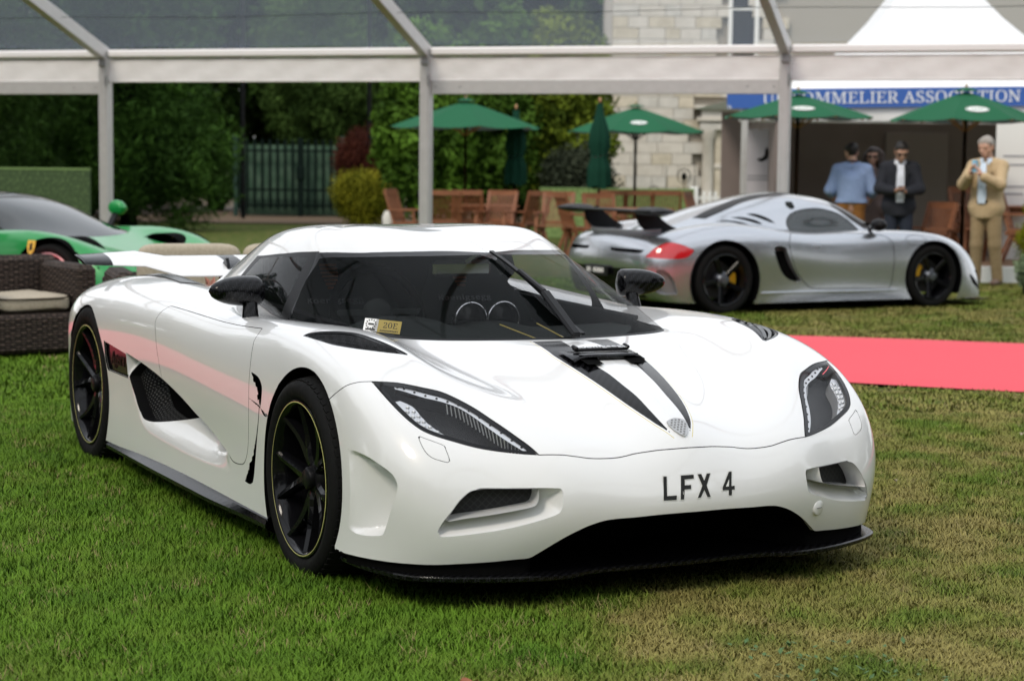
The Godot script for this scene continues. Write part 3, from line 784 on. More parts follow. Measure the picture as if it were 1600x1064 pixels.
func sheet(k: Net, ds: int, dt: int, inside: Vector3) -> Surf:
	var r := Surf.new()
	var nu := k.ns * ds + 1
	var nv := k.nt * dt + 1
	var w := k.nt + 3
	var mid: Array[PackedVector3Array] = []
	for i in nu:
		var s := float(i) / ds
		var a := mini(int(s), k.ns - 1)
		var q := Net.w4(s - a)
		var row := PackedVector3Array()
		for j in w:
			row.append(k.c[a * w + j] * q.x + k.c[(a + 1) * w + j] * q.y + k.c[(a + 2) * w + j] * q.z + k.c[(a + 3) * w + j] * q.w)
		mid.append(row)
	var wt: Array[Vector4] = []
	var wd: Array[Vector4] = []
	var wi := PackedInt32Array()
	for j in nv:
		var t := float(j) / dt
		var b := mini(int(t), k.nt - 1)
		wt.append(Net.w4(t - b))
		wi.append(b)
	for i in nu:
		var row := mid[i]
		for j in nv:
			var q := wt[j]
			var b := wi[j]
			r.v.append(row[b] * q.x + row[b + 1] * q.y + row[b + 2] * q.z + row[b + 3] * q.w)
			r.p.append(Vector2(float(i) / ds, float(j) / dt))
	for i in nu:
		for j in nv:
			var d1 := r.v[mini(i + 1, nu - 1) * nv + j] - r.v[maxi(i - 1, 0) * nv + j]
			var d2 := r.v[i * nv + mini(j + 1, nv - 1)] - r.v[i * nv + maxi(j - 1, 0)]
			var nn := d1.cross(d2)
			# a centre line is a mirror line: no sideways lean there
			if absf(r.v[i * nv + j].x) < 0.0005:
				nn.x = 0.0
			nn = nn.normalized() if nn.length_squared() > 1e-16 else Vector3.UP
			r.n.append(nn)
	var sum := 0.0
	for i in r.v.size():
		sum += r.n[i].dot(r.v[i] - inside)
	if sum < 0.0:
		for i in r.n.size():
			r.n[i] = -r.n[i]
	for i in nu - 1:
		for j in nv - 1:
			var a := i * nv + j
			r.t.append_array(PackedInt32Array([a, a + nv, a + nv + 1, a, a + nv + 1, a + 1]))
	return r

class Edge:
	var st := PackedVector2Array()
	var pts := PackedVector3Array()
	var closed := true
	var c := Vector3.ZERO
	var r := 0.0

	func fin() -> void:
		c = Vector3.ZERO
		for q in pts:
			c += q
		c /= pts.size()
		r = 0.0
		for q in pts:
			r = maxf(r, q.distance_to(c))

	func dist(q: Vector3) -> float:
		var best := 1e9
		var k := pts.size()
		for i in (k if closed else k - 1):
			var a := pts[i]
			var ab := pts[(i + 1) % k] - a
			var aq := q - a
			var h := clampf(aq.dot(ab) / maxf(ab.length_squared(), 1e-12), 0.0, 1.0)
			var d := (aq - ab * h).length_squared()
			if d < best:
				best = d
		return sqrt(best)

	func signed(q: Vector3, p: Vector2) -> float:
		var d := dist(q)
		return -d if Geometry2D.is_point_in_polygon(p, st) else d

func curve(k: Net, numbers: Array, closed := true, smooth := 4) -> Edge:
	# numbers: s, t pairs (hundredths of a span) of a line lying on the sheet; rounded except at its sharp corners
	var raw: Array[Vector2] = []
	for i in range(0, numbers.size(), 2):
		raw.append(Vector2(numbers[i], numbers[i + 1]) * 0.01)
	var n := raw.size()
	var P: Array[Vector3] = []
	for q in raw:
		P.append(k.at(q.x, q.y))
	var sharp: Array[bool] = []
	for i in n:
		if not closed and (i == 0 or i == n - 1):
			sharp.append(true)
			continue
		var d0 := P[i] - P[(i - 1 + n) % n]
		var d1 := P[(i + 1) % n] - P[i]
		sharp.append(d0.angle_to(d1) > 0.75)
	var o := Edge.new()
	o.closed = closed
	for i in (n if closed else n - 1):
		var p1 := raw[i]
		var p2 := raw[(i + 1) % n]
		var p0 := raw[(i - 1 + n) % n] if not sharp[i] else p1 * 2.0 - p2
		var p3 := raw[(i + 2) % n] if not sharp[(i + 1) % n] else p2 * 2.0 - p1
		for j in smooth:
			o.st.append(p1.cubic_interpolate(p2, p0, p3, float(j) / smooth))
	if not closed:
		o.st.append(raw[n - 1])
	for q in o.st:
		o.pts.append(k.at(q.x, q.y))
	o.fin()
	return o

func refine(s: Surf, c: Edge, longest: float, reach := 0.0) -> void:
	# edges near the line (with reach: also inside it) are halved until they are short; neighbours stay joined
	for pass_ in 6:
		var want := {}
		for k in range(0, s.t.size(), 3):
			var m0 := s.v[s.t[k]]
			if m0.distance_to(c.c) > c.r + 0.25:
				continue
			for j in 3:
				var a := s.t[k + j]
				var b := s.t[k + (j + 1) % 3]
				var e := s.v[a].distance_to(s.v[b])
				if e <= longest:
					continue
				var key := mini(a, b) * 4194304 + maxi(a, b)
				if want.has(key):
					continue
				var m := (s.v[a] + s.v[b]) * 0.5
				if m.distance_to(c.c) > c.r + e:
					continue
				if c.dist(m) < e * 1.1 or (reach > 0.0 and Geometry2D.is_point_in_polygon((s.p[a] + s.p[b]) * 0.5, c.st)):
					want[key] = true
		if want.is_empty():
			break
		var t2 := PackedInt32Array()
		var made := {}
		for k in range(0, s.t.size(), 3):
			var id := [s.t[k], s.t[k + 1], s.t[k + 2]]
			var f := 0
			for j in 3:
				var a: int = id[j]
				var b: int = id[(j + 1) % 3]
				if want.has(mini(a, b) * 4194304 + maxi(a, b)):
					f |= 1 << j
			if f == 0:
				t2.append(id[0]); t2.append(id[1]); t2.append(id[2])
				continue
			# turn the triangle so that the cases below fit
			var r := 0
			if f == 2 or f == 6:
				r = 1
			elif f == 4 or f == 5:
				r = 2
			var a: int = id[r]
			var b: int = id[(r + 1) % 3]
			var d: int = id[(r + 2) % 3]
			if f == 7:
				var ab := _mid(s, made, a, b)
				var bd := _mid(s, made, b, d)
				var da := _mid(s, made, d, a)
				t2.append_array(PackedInt32Array([a, ab, da, ab, b, bd, da, bd, d, ab, bd, da]))
			elif f == 1 or f == 2 or f == 4:
				var ab := _mid(s, made, a, b)
				t2.append_array(PackedInt32Array([a, ab, d, ab, b, d]))
			else:
				# two edges: a-b and b-d
				var ab := _mid(s, made, a, b)
				var bd := _mid(s, made, b, d)
				t2.append_array(PackedInt32Array([ab, b, bd, a, ab, bd, a, bd, d]))
		s.t = t2

func _mid(s: Surf, made: Dictionary, a: int, b: int) -> int:
	var key := mini(a, b) * 4194304 + maxi(a, b)
	if made.has(key):
		return made[key]
	var i := s.v.size()
	s.v.append((s.v[a] + s.v[b]) * 0.5)
	s.n.append((s.n[a] + s.n[b]).normalized())
	s.p.append((s.p[a] + s.p[b]) * 0.5)
	made[key] = i
	return i

func distances(s: Surf, c: Edge, near := 0.03) -> PackedFloat32Array:
	var d := PackedFloat32Array()
	d.resize(s.v.size())
	for i in s.v.size():
		var q := s.v[i]
		if q.distance_to(c.c) > c.r + near:
			d[i] = 1.0
		else:
			d[i] = c.signed(q, s.p[i])
	return d

func cut(s: Surf, d: PackedFloat32Array, level := 0.0) -> Array:
	# [the part where d < level, the part where d > level]
	var both: Array[Surf] = [Surf.new(), Surf.new()]
	var maps: Array[Dictionary] = [{}, {}]
	var made := {}
	var sv := s.v.duplicate()
	var sn := s.n.duplicate()
	var sp := s.p.duplicate()
	var lists: Array[PackedInt32Array] = [PackedInt32Array(), PackedInt32Array()]
	for k in range(0, s.t.size(), 3):
		var id := [s.t[k], s.t[k + 1], s.t[k + 2]]
		var q := [d[id[0]] - level, d[id[1]] - level, d[id[2]] - level]
		var neg := int(q[0] < 0.0) + int(q[1] < 0.0) + int(q[2] < 0.0)
		if neg == 0 or neg == 3:
			var w := 0 if neg == 3 else 1
			lists[w].append(id[0]); lists[w].append(id[1]); lists[w].append(id[2])
			continue
		var lone := 0
		for j in 3:
			if (q[j] < 0.0) == (neg == 1):
				lone = j
		var a: int = id[lone]
		var b: int = id[(lone + 1) % 3]
		var c: int = id[(lone + 2) % 3]
		var ab := _cross(sv, sn, sp, made, a, b, q[lone], q[(lone + 1) % 3])
		var ac := _cross(sv, sn, sp, made, a, c, q[lone], q[(lone + 2) % 3])
		var wl := 0 if neg == 1 else 1
		lists[wl].append(a); lists[wl].append(ab); lists[wl].append(ac)
		lists[1 - wl].append_array(PackedInt32Array([ab, b, c, ab, c, ac]))
	for w in 2:
		var o := both[w]
		var m := maps[w]
		var ov := PackedVector3Array()
		var on := PackedVector3Array()
		var op := PackedVector2Array()
		var ot := PackedInt32Array()
		for i in lists[w]:
			if not m.has(i):
				m[i] = ov.size()
				ov.append(sv[i])
				on.append(sn[i])
				op.append(sp[i])
			ot.append(m[i])
		o.v = ov
		o.n = on
		o.p = op
		o.t = ot
	return both

func _cross(sv: PackedVector3Array, sn: PackedVector3Array, sp: PackedVector2Array, made: Dictionary, a: int, b: int, qa: float, qb: float) -> int:
	var key := mini(a, b) * 4194304 + maxi(a, b)
	if made.has(key):
		return made[key]
	var h := qa / (qa - qb)
	var i := sv.size()
	sv.append(sv[a].lerp(sv[b], h))
	sn.append(sn[a].lerp(sn[b], h).normalized())
	sp.append(sp[a].lerp(sp[b], h))
	made[key] = i
	return i

func cut_gap(s: Surf, c: Edge, g: float, longest := 0.012) -> Array:
	# [inside, outside, the narrow band between them]
	refine(s, c, longest)
	var one := cut(s, distances(s, c), -g)
	var two := cut(one[1], distances(one[1], c), g)
	return [one[0], two[1], two[0]]

func moved(s: Surf, by: Callable) -> Surf:
	# every vertex moved by by.call(point, normal, param); normals made anew
	var o := Surf.new()
	o.t = s.t
	o.p = s.p
	var ov := PackedVector3Array()
	for i in s.v.size():
		ov.append(s.v[i] + by.call(s.v[i], s.n[i], s.p[i]))
	o.v = ov
	var acc := PackedVector3Array()
	acc.resize(ov.size())
	for k in range(0, s.t.size(), 3):
		var a := s.t[k]
		var b := s.t[k + 1]
		var c := s.t[k + 2]
		var f := (ov[b] - ov[a]).cross(ov[c] - ov[a])
		if f.dot(s.n[a] + s.n[b] + s.n[c]) < 0.0:
			f = -f
		acc[a] += f
		acc[b] += f
		acc[c] += f
	for i in acc.size():
		acc[i] = acc[i].normalized() if acc[i].length_squared() > 1e-20 else s.n[i]
	o.n = acc
	return o

func rim_edges(s: Surf) -> Array:
	# the edges that belong to one triangle only
	var seen := {}
	for k in range(0, s.t.size(), 3):
		for j in 3:
			var a := s.t[k + j]
			var b := s.t[k + (j + 1) % 3]
			var key := mini(a, b) * 4194304 + maxi(a, b)
			if seen.has(key):
				seen[key] = null
			else:
				seen[key] = [a, b]
	var out := []
	for e in seen.values():
		if e != null:
			out.append(e)
	return out

func wall(from: Surf, to: Surf, least := 0.0) -> MB:
	# joins the rim of one sheet with the rim of the same sheet moved elsewhere
	var b := MB.new()
	for e in rim_edges(from):
		var p0 := from.v[e[0]]
		var p1 := from.v[e[1]]
		var q0 := to.v[e[0]]
		var q1 := to.v[e[1]]
		if p0.distance_to(q0) + p1.distance_to(q1) > least:
			b.tri(p0, p1, q1)
			b.tri(p0, q1, q0)
	return b

func join(list: Array, mirror := false) -> Surf:
	var o := Surf.new()
	for s: Surf in list:
		for sg in ([1.0, -1.0] if mirror else [1.0]):
			var base := o.v.size()
			var m := Vector3(sg, 1, 1)
			for i in s.v.size():
				o.v.append(s.v[i] * m)
				o.n.append(s.n[i] * m)
				o.p.append(s.p[i])
			for i in s.t:
				o.t.append(base + i)
	return o

func surf_mesh(s: Surf, flip_x := false) -> ArrayMesh:
	var m := Vector3(-1 if flip_x else 1, 1, 1)
	var v := PackedVector3Array()
	var n := PackedVector3Array()
	for i in s.v.size():
		v.append(s.v[i] * m)
		n.append(s.n[i] * m)
	var t := s.t.duplicate()
	for k in range(0, t.size(), 3):
		var f := (v[t[k + 2]] - v[t[k]]).cross(v[t[k + 1]] - v[t[k]])
		if f.dot(n[t[k]] + n[t[k + 1]] + n[t[k + 2]]) < 0.0:
			var x := t[k + 1]
			t[k + 1] = t[k + 2]
			t[k + 2] = x
	var a := []
	a.resize(Mesh.ARRAY_MAX)
	a[Mesh.ARRAY_VERTEX] = v
	a[Mesh.ARRAY_NORMAL] = n
	a[Mesh.ARRAY_INDEX] = t
	var o := ArrayMesh.new()
	if t.size() > 0:
		o.add_surface_from_arrays(Mesh.PRIMITIVE_TRIANGLES, a)
	return o

func flip_mb(b: MB) -> MB:
	var o := MB.new()
	var m := Vector3(-1, 1, 1)
	for k in range(0, b.v.size(), 3):
		o.tri(b.v[k] * m, b.v[k + 2] * m, b.v[k + 1] * m, b.n[k] * m, b.n[k + 2] * m, b.n[k + 1] * m)
	return o

func both_sides(called: String, s: Surf, m: Material, parent: Node3D) -> void:
	mi(called, surf_mesh(s), m, parent)
	mi(called, surf_mesh(s, true), m, parent)

func both_mb(called: String, b: MB, m: Material, parent: Node3D) -> void:
	mi(called, b.mesh(), m, parent)
	mi(called, flip_mb(b).mesh(), m, parent)

# ---------------------------------------------------------------- the white hypercar
func uvw(u: float, v: float, w: float) -> Vector3:
	return Vector3(-v, w, u)

func smooth01(x: float) -> float:
	x = clampf(x, 0.0, 1.0)
	return x * x * (3.0 - 2.0 * x)

func circle_cut(s: Surf, u: float, w: float, r: float) -> Array:
	var d := PackedFloat32Array()
	for q in s.v:
		d.append(Vector2(q.z - u, q.y - w).length() - r if absf(q.x) > 0.45 else 1.0)
	return cut(s, d)

func refine_circle(s: Surf, u: float, w: float, r: float, v: float, longest: float) -> void:
	var c := Edge.new()
	for i in 48:
		c.pts.append(uvw(u + r * cos(TAU * i / 48), v, w + r * sin(TAU * i / 48)))
		c.st.append(Vector2(-99, -99))
	c.fin()
	refine(s, c, longest)

func letters(parent: Node3D, called: String, text: String, font: Font, size: float, depth: float, m: Material, t: Transform3D, stretch := 1.0) -> MeshInstance3D:
	var tm := TextMesh.new()
	tm.text = text
	tm.font = font
	tm.font_size = 64
	tm.pixel_size = size / 46.0
	tm.depth = depth
	tm.curve_step = 2.0
	var o := mi(called, tm, m, parent)
	o.transform = t * Transform3D(Basis.from_scale(Vector3(stretch, 1, 1)), Vector3.ZERO)
	return o

func tyre_profile(R: float, rim: float, half: float) -> Array:
	var s := R - rim
	return [Vector2(rim, -half + 0.012), Vector2(rim + s * 0.2, -half - 0.002), Vector2(rim + s * 0.5, -half - 0.006), Vector2(rim + s * 0.8, -half + 0.004), Vector2(R - 0.012, -half + 0.012), Vector2(R - 0.003, -half + 0.03), Vector2(R, -half + 0.07),
		Vector2(R, half - 0.07), Vector2(R - 0.003, half - 0.03), Vector2(R - 0.012, half - 0.012), Vector2(rim + s * 0.8, half - 0.004), Vector2(rim + s * 0.5, half + 0.006), Vector2(rim + s * 0.2, half + 0.002), Vector2(rim, half - 0.012)]

func agera_wheel(car: Node3D, u: float, v: float, w: float, R: float, rim: float, half: float, turn: float, steer := 0.0) -> void:
	# the local x axis of a wheel points outwards
	var root := Node3D.new()
	root.name = "wheel"
	car.add_child(root, true)
	var side := signf(v)
	root.transform = Transform3D(Basis(Vector3(-side, 0, 0), Vector3.UP, Vector3(0, 0, -side)).rotated(Vector3.UP, steer), uvw(u, v, w))
	var b := MB.new()
	b.lathe(Transform3D(), tyre_profile(R, rim, half), 72)
	# tread grooves: shallow dark channels cut as ribs across the shoulder
	for i in 64:
		var an := TAU * i / 64.0
		for sg in [-1.0, 1.0]:
			var e := Vector3(0, cos(an), sin(an))
			var e2 := Vector3(0, cos(an + 0.03), sin(an + 0.03))
			b.bar(e * (R - 0.010) + Vector3(sg * (half - 0.012), 0, 0), e2 * (R + 0.0015) + Vector3(sg * (half - 0.075), 0, 0), 0.022, 0.006, e)
	mi("tyre", b.mesh(), M.tyre, root)
	var g := MB.new()
	var o := half - 0.004
	g.lathe(Transform3D(), [Vector2(rim + 0.001, o - 0.012), Vector2(rim + 0.002, o + 0.002), Vector2(rim - 0.006, o + 0.004), Vector2(rim - 0.012, o), Vector2(rim - 0.02, o - 0.02), Vector2(rim - 0.03, o - 0.1), Vector2(rim - 0.032, -half + 0.02)], 72)
	mi("rim", g.mesh(), M.black_gloss, root)
	var y := MB.new()
	y.lathe(Transform3D(), [Vector2(rim - 0.0035, o + 0.0045), Vector2(rim - 0.0055, o + 0.0052), Vector2(rim - 0.0062, o + 0.0045)], 72)
	mi("pinstripe", y.mesh(), M.rim_line, root)
	var back := MB.new()
	back.lathe(Transform3D(), [Vector2(0.0, -0.02), Vector2(rim - 0.09, -0.02), Vector2(rim - 0.085, -0.05)], 40)
	mi("brake_disc", back.mesh(), M.disc, root)
	var cal := MB.new()
	for k in 5:
		var an := 2.2 + k * 0.16
		cal.box(Transform3D(Basis(Vector3.RIGHT, -an), Vector3(0.0, cos(an), -sin(an)) * (rim - 0.085)), Vector3(0.06, 0.07, 0.045), 0.01)
	mi("brake_caliper", cal.mesh(), M.black_gloss, root)
	# ten blades in five pairs
	for k in 5:
		var sp := MB.new()
		for sg in [-1.0, 1.0]:
			var a0 := turn + TAU * k / 5.0
			var rows: Array = []
			for i in 9:
				var f := i / 8.0
				var r := lerpf(0.045, rim - 0.016, f)
				var an: float = a0 + sg * (0.06 + 0.255 * pow(f, 0.8))
				var x := lerpf(o - 0.045, o - 0.006, pow(f, 0.7)) - 0.012 * sin(PI * f)
				var e := Vector3(0, cos(an), sin(an))
				var tn = Vector3(0, -sin(an), cos(an)) * sg
				var hw := lerpf(0.017, 0.0085, f)
				var dp := lerpf(0.05, 0.03, f)
				rows.append([e * r - tn * hw + Vector3(x - dp, 0, 0), e * r - tn * hw + Vector3(x, 0, 0), e * r + tn * hw * 0.4 + Vector3(x + 0.004, 0, 0), e * r + tn * hw + Vector3(x - 0.008, 0, 0), e * r + tn * hw + Vector3(x - dp, 0, 0)])
			for i in 8:
				for j in 4:
					sp.quad_out(rows[i][j], rows[i + 1][j], rows[i + 1][j + 1], rows[i][j + 1], (rows[i][0] + rows[i][4] + rows[i + 1][4]) / 3.0 - Vector3(0.01, 0, 0))
		mi("spoke", sp.mesh(), M.black_gloss, root)
	var h := MB.new()
	h.lathe(Transform3D(), [Vector2(0.058, o - 0.085), Vector2(0.054, o - 0.052), Vector2(0.044, o - 0.045), Vector2(0.034, o - 0.043)], 30)
	h.lathe(Transform3D(Basis(), Vector3(o - 0.045, 0, 0)), [Vector2(0.038, 0.0), Vector2(0.038, 0.018), Vector2(0.033, 0.024), Vector2(0.0, 0.024)], 6)
	mi("centre_lock", h.mesh(), M.black_satin, root)
	var vt := MB.new()
	vt.tube([Vector3(o - 0.03, 0.105 - rim, -0.03), Vector3(o - 0.005, 0.125 - rim, -0.03)], [0.003, 0.002], 8)
	mi("tyre_valve", vt.mesh(), M.disc, root)

func build_agera() -> Node3D:
	var car := thing("sports_car", "white low hypercar with black wheels, in the foreground on the grass", "car", Vector3(CAR_AT[0], 0, CAR_AT[1]), CAR_AT[2])
	var BN := net(BODY_NET, BODY_SPANS[0], BODY_SPANS[1])
	var CN := net(CABIN_NET, CABIN_SPANS[0], CABIN_SPANS[1])
	var S := sheet(BN, 9, 9, uvw(-1.3, 0.0, 0.3))
	var G := 0.0017
	var seams: Array = []
	# wheel arches
	refine_circle(S, -0.01, 0.33, 0.353, 0.95, 0.02)
	refine_circle(S, -2.655, 0.335, 0.365, 0.97, 0.02)
	S = circle_cut(S, -0.01, 0.33, 0.353)[1]
	S = circle_cut(S, -2.655, 0.335, 0.365)[1]
	# the bumper's lower edge and the mouth
	var mo := curve(BN, F_mouth, false)
	var cutoff := Edge.new()
	cutoff.closed = false
	cutoff.pts = mo.pts.duplicate()
	cutoff.st = mo.st.duplicate()
	var m0 := mo.st[0]
	var m1 := mo.st[mo.st.size() - 1]
	cutoff.pts.append(BN.at(0.0, m1.y))
	cutoff.st.append(Vector2(-1.0, m1.y))
	cutoff.st.append_array(PackedVector2Array([Vector2(-1, 30), Vector2(m0.x + 0.5, 30), Vector2(m0.x + 0.5, m0.y - 0.1)]))
	cutoff.fin()
	mouth_line = cutoff
	refine(S, cutoff, 0.014)
	var mouth_d := PackedFloat32Array()
	for i in S.v.size():
		var dd := cutoff.dist(S.v[i]) if S.v[i].distance_to(cutoff.c) < cutoff.r + 0.05 else 1.0
		mouth_d.append(-dd if Geometry2D.is_point_in_polygon(S.p[i], cutoff.st) else dd)
	S = cut(S, mouth_d)[1]
	# headlamp
	var hl := curve(BN, F_headlight)
	var r := cut_gap(S, hl, G)
	S = r[1]
	seams.append(r[2])
	var lamp: Surf = r[0]
	var hi := curve(BN, F_headlight_inner)
	r = cut_gap(lamp, hi, 0.0)
	both_sides("headlamp_frame", r[1], M.black_gloss, car)
	var lens: Surf = r[0]
	headlamp(car, BN, lens)
	# outlet on top of the wing
	r = cut_gap(S, curve(BN, F_vent), 0.0)
	S = r[1]
	louvre(car, BN, r[0])
	# front bumper inlet
	var fo := curve(BN, F_fog_out)
	var fi := curve(BN, F_fog_in)
	r = cut_gap(S, fo, 0.0)
	S = r[1]
	var fs: Surf = r[0]
	refine(fs, fo, 0.012, 0.5)
	refine(fs, fi, 0.012)
	var rr := cut(fs, distances(fs, fi, 0.3))
	var fdir := uvw(-0.95, -0.2, 0.02) * 0.085
	var sink := func(q: Vector3, _n: Vector3, p: Vector2) -> Vector3:
		var a := fo.dist(q)
		var b := 0.0 if Geometry2D.is_point_in_polygon(p, fi.st) else fi.dist(q)
		return fdir * pow(a / maxf(a + b, 1e-5), 0.8)
	var sink_full := func(_q: Vector3, _n: Vector3, _p: Vector2) -> Vector3:
		return fdir
	both_sides("inlet_duct", moved(rr[1], sink), M.paint, car)
	both_mb("inlet_edge", wall(rr[0], moved(rr[0], sink), 0.004), M.paint, car)
	both_sides("inlet_mesh", moved(rr[0], sink_full), M.mesh_black, car)
	# scoop behind the front wheel (a pressed hollow in the bumper corner)
	var dm := curve(BN, F_dimple)
	r = cut_gap(S, dm, 0.0)
	S = r[1]
	var ds: Surf = r[0]
	refine(ds, dm, 0.012, 0.5)
	var left := Edge.new()
	left.closed = false
	left.pts = PackedVector3Array([BN.at(F_dimple[0] * 0.01, F_dimple[1] * 0.01), BN.at(F_dimple[40] * 0.01, F_dimple[41] * 0.01)])
	left.fin()
	var press := func(q: Vector3, n: Vector3, _p: Vector2) -> Vector3:
		var a := left.dist(q)
		var b := dm.dist(q)
		return -n * (0.062 * smooth01(a / 0.20) * smooth01(minf(b / 0.014, 1.0)) ) - uvw(0.35, 0.25, 0.0) * (0.06 * smooth01(a / 0.16) * smooth01(b / 0.014))
	# side scoop
	var scoop_numbers: Array = F_scoop_low + F_scoop_top.slice(2)
	var sc := curve(BN, scoop_numbers)
	r = cut_gap(S, sc, 0.0, 0.014)
	S = r[1]
	var ss: Surf = r[0]
	refine(ss, sc, 0.02, 0.5)
	var low := curve(BN, F_scoop_low, false)
	var it := curve(BN, F_intake)
	refine(ss, it, 0.012)
	var tip: Vector3 = low.pts[low.pts.size() - 8]
	var hollow := func(q: Vector3, _n: Vector3, _p: Vector2) -> Vector3:
		var a := low.dist(q)
		var f := smooth01((q.z - tip.z) / -0.30)
		return Vector3(0.13 * smooth01(a / 0.17) * (0.12 + 0.88 * f), 0, 0) if q.x < 0.0 else Vector3.ZERO
	rr = cut(ss, distances(ss, it, 0.3))
	var scoop: Surf = moved(rr[1], hollow)
	both_sides("side_scoop", scoop, M.paint, car)
	var deep := func(q: Vector3, n: Vector3, p: Vector2) -> Vector3:
		return (hollow.call(q, n, p) as Vector3) + Vector3(0.05, 0, 0)
	both_sides("side_intake_mesh", moved(rr[0], deep), M.mesh_dots, car)
	both_mb("intake_edge", wall(moved(rr[0], hollow), moved(rr[0], deep)), M.black_satin, car)
	both_mb("scoop_edge", wall(ss, moved(ss, hollow), 0.006), M.paint, car)
	# black panel with the script behind the rear wheel arch
	r = cut_gap(S, curve(BN, F_badge_panel), G)
	S = r[1]
	var panel_in := func(_q: Vector3, n: Vector3, _p: Vector2) -> Vector3:
		return -n * 0.012
	both_sides("name_panel", moved(r[0], panel_in), M.black_gloss, car)
	seams.append(r[2])
	# headlamp washer cover
	r = cut_gap(S, curve(BN, F_washer), 0.0009)
	S = r[1]
	both_sides("washer_cover", r[0], M.paint, car)
	seams.append(r[2])
	# black slots behind the front wheel
	var slots: Array = []
	for numbers in [F_slot_a, F_slot_b]:
		var line := curve(BN, numbers, false)
		refine(S, line, 0.005)
		var two := cut(S, distances(S, line), 0.0030)
		slots.append(two[0])
		S = two[1]
	# bonnet stripes and their yellow lines
	var sn: Array = F_stripe_in.duplicate()
	for i in range(F_stripe_out.size() - 2, -2, -2):
		sn.append(F_stripe_out[i])
		sn.append(F_stripe_out[i + 1])
	r = cut_gap(S, curve(BN, sn), 0.0)
	S = r[1]
	both_sides("bonnet_stripe", r[0], M.carbon, car)
	var yl := curve(BN, F_stripe_out, false)
	refine(S, yl, 0.008)
	var d := distances(S, yl)
	var y1 := cut(S, d, 0.0085)
	var y2 := cut(y1[0], distances(y1[0], yl), 0.0060)
	var pin: Surf = y2[1]
	var keep := PackedInt32Array()
	var drop := PackedInt32Array()
	for k in range(0, pin.t.size(), 3):
		var m := (pin.v[pin.t[k]] + pin.v[pin.t[k + 1]] + pin.v[pin.t[k + 2]]) / 3.0
		var best := 1e9
		var edge_x := 0.0
		for q in yl.pts:
			if absf(q.z - m.z) < best:
				best = absf(q.z - m.z)
				edge_x = q.x
		var out: bool = m.x < edge_x - 0.001 and m.z < yl.pts[yl.pts.size() - 1].z + 0.004
		for j in 3:
			if out:
				keep.append(pin.t[k + j])
			else:
				drop.append(pin.t[k + j])
	var rest := Surf.new()
	rest.v = pin.v; rest.n = pin.n; rest.p = pin.p; rest.t = drop
	pin.t = keep
	both_sides("pinstripe", pin, M.yellow_line, car)
	S = join([y1[1], y2[0], rest])
	# door
	var dc: Array = F_door.duplicate()
	r = cut_gap(S, curve(BN, dc), G)
	S = r[1]
	seams.append(r[2])
	both_sides("door", r[0], M.paint, car)
	# the front clamshell ends along the door's front edge
	var sl := curve(BN, F_slot_line, false)
	refine(S, sl, 0.006)
	var two := cut(S, distances(S, sl), 0.0011)
	seams.append(two[0])
	S = two[1]
	# bumper: below the lamp and the seam across the nose
	var bp := Edge.new()
	var seg1 := curve(BN, F_shut, false)
	var seg2 := curve(BN, F_nose, false)
	var lower: Array = []
	for i in range(12, F_headlight.size(), 2):
		lower.append(F_headlight[i])
		lower.append(F_headlight[i + 1])
	lower.reverse()
	for i in range(0, lower.size(), 2):
		var x = lower[i]
		lower[i] = lower[i + 1]
		lower[i + 1] = x
	var seg3 := curve(BN, lower, false)
	for sgm in [seg1, seg3, seg2]:
		bp.st.append_array(sgm.st)
		bp.pts.append_array(sgm.pts)
	var last := bp.st[bp.st.size() - 1]
	bp.pts.append(BN.at(0.0, last.y))
	bp.st.append(Vector2(-0.2, last.y))
	bp.st.append_array(PackedVector2Array([Vector2(-2, last.y), Vector2(-2, 30), Vector2(8.6, 30), Vector2(8.6, bp.st[0].y)]))
	bp.closed = false
	bp.fin()
	var all_signed := func(s: Surf) -> PackedFloat32Array:
		var o := PackedFloat32Array()
		for i in s.v.size():
			var q := s.v[i]
			var dd := bp.dist(q) if q.distance_to(bp.c) < bp.r + 0.05 else 1.0
			o.append(-dd if Geometry2D.is_point_in_polygon(s.p[i], bp.st) else dd)
		return o
	refine(S, bp, 0.014)
	rr = cut(S, all_signed.call(S), -G)
	var bumper: Surf = join([rr[0], moved(ds, press)])
	rr = cut(rr[1], all_signed.call(rr[1]), G)
	seams.append(rr[0])
	S = rr[1]
	mi("front_bumper", surf_mesh(join([bumper], true)), M.paint, car)
	both_mb("bumper_edge", wall(ds, moved(ds, press), 0.004), M.paint, car)
	# what is left: bonnet and wings in front of the door, rear clamshell and sills behind it
	var fr := Surf.new()
	var re := Surf.new()
	var split := func(q: Vector3) -> bool:
		return q.z > -0.52 + 0.35 * maxf(0.0, q.y - 0.72) * -4.0
	fr.v = S.v; fr.n = S.n; fr.p = S.p
	re.v = S.v; re.n = S.n; re.p = S.p
	var ft := PackedInt32Array()
	var rt := PackedInt32Array()
	for k in range(0, S.t.size(), 3):
		if split.call((S.v[S.t[k]] + S.v[S.t[k + 1]] + S.v[S.t[k + 2]]) / 3.0):
			ft.append(S.t[k]); ft.append(S.t[k + 1]); ft.append(S.t[k + 2])
		else:
			rt.append(S.t[k]); rt.append(S.t[k + 1]); rt.append(S.t[k + 2])
	fr.t = ft
	re.t = rt
	mi("bonnet", surf_mesh(join([fr], true)), M.paint, car)
	mi("rear_clamshell", surf_mesh(join([re], true)), M.paint, car)
	var inward := func(_q: Vector3, n: Vector3, _p: Vector2) -> Vector3:
		return -n * 0.006
	var sm: Array = []
	for x in seams:
		sm.append(moved(x, inward))
	mi("panel_gap", surf_mesh(join(sm, true)), M.gap, car)
	var slot_in := func(_q: Vector3, n: Vector3, _p: Vector2) -> Vector3:
		return -n * 0.02
	both_sides("air_slot", moved(join(slots), slot_in), M.black_matte, car)
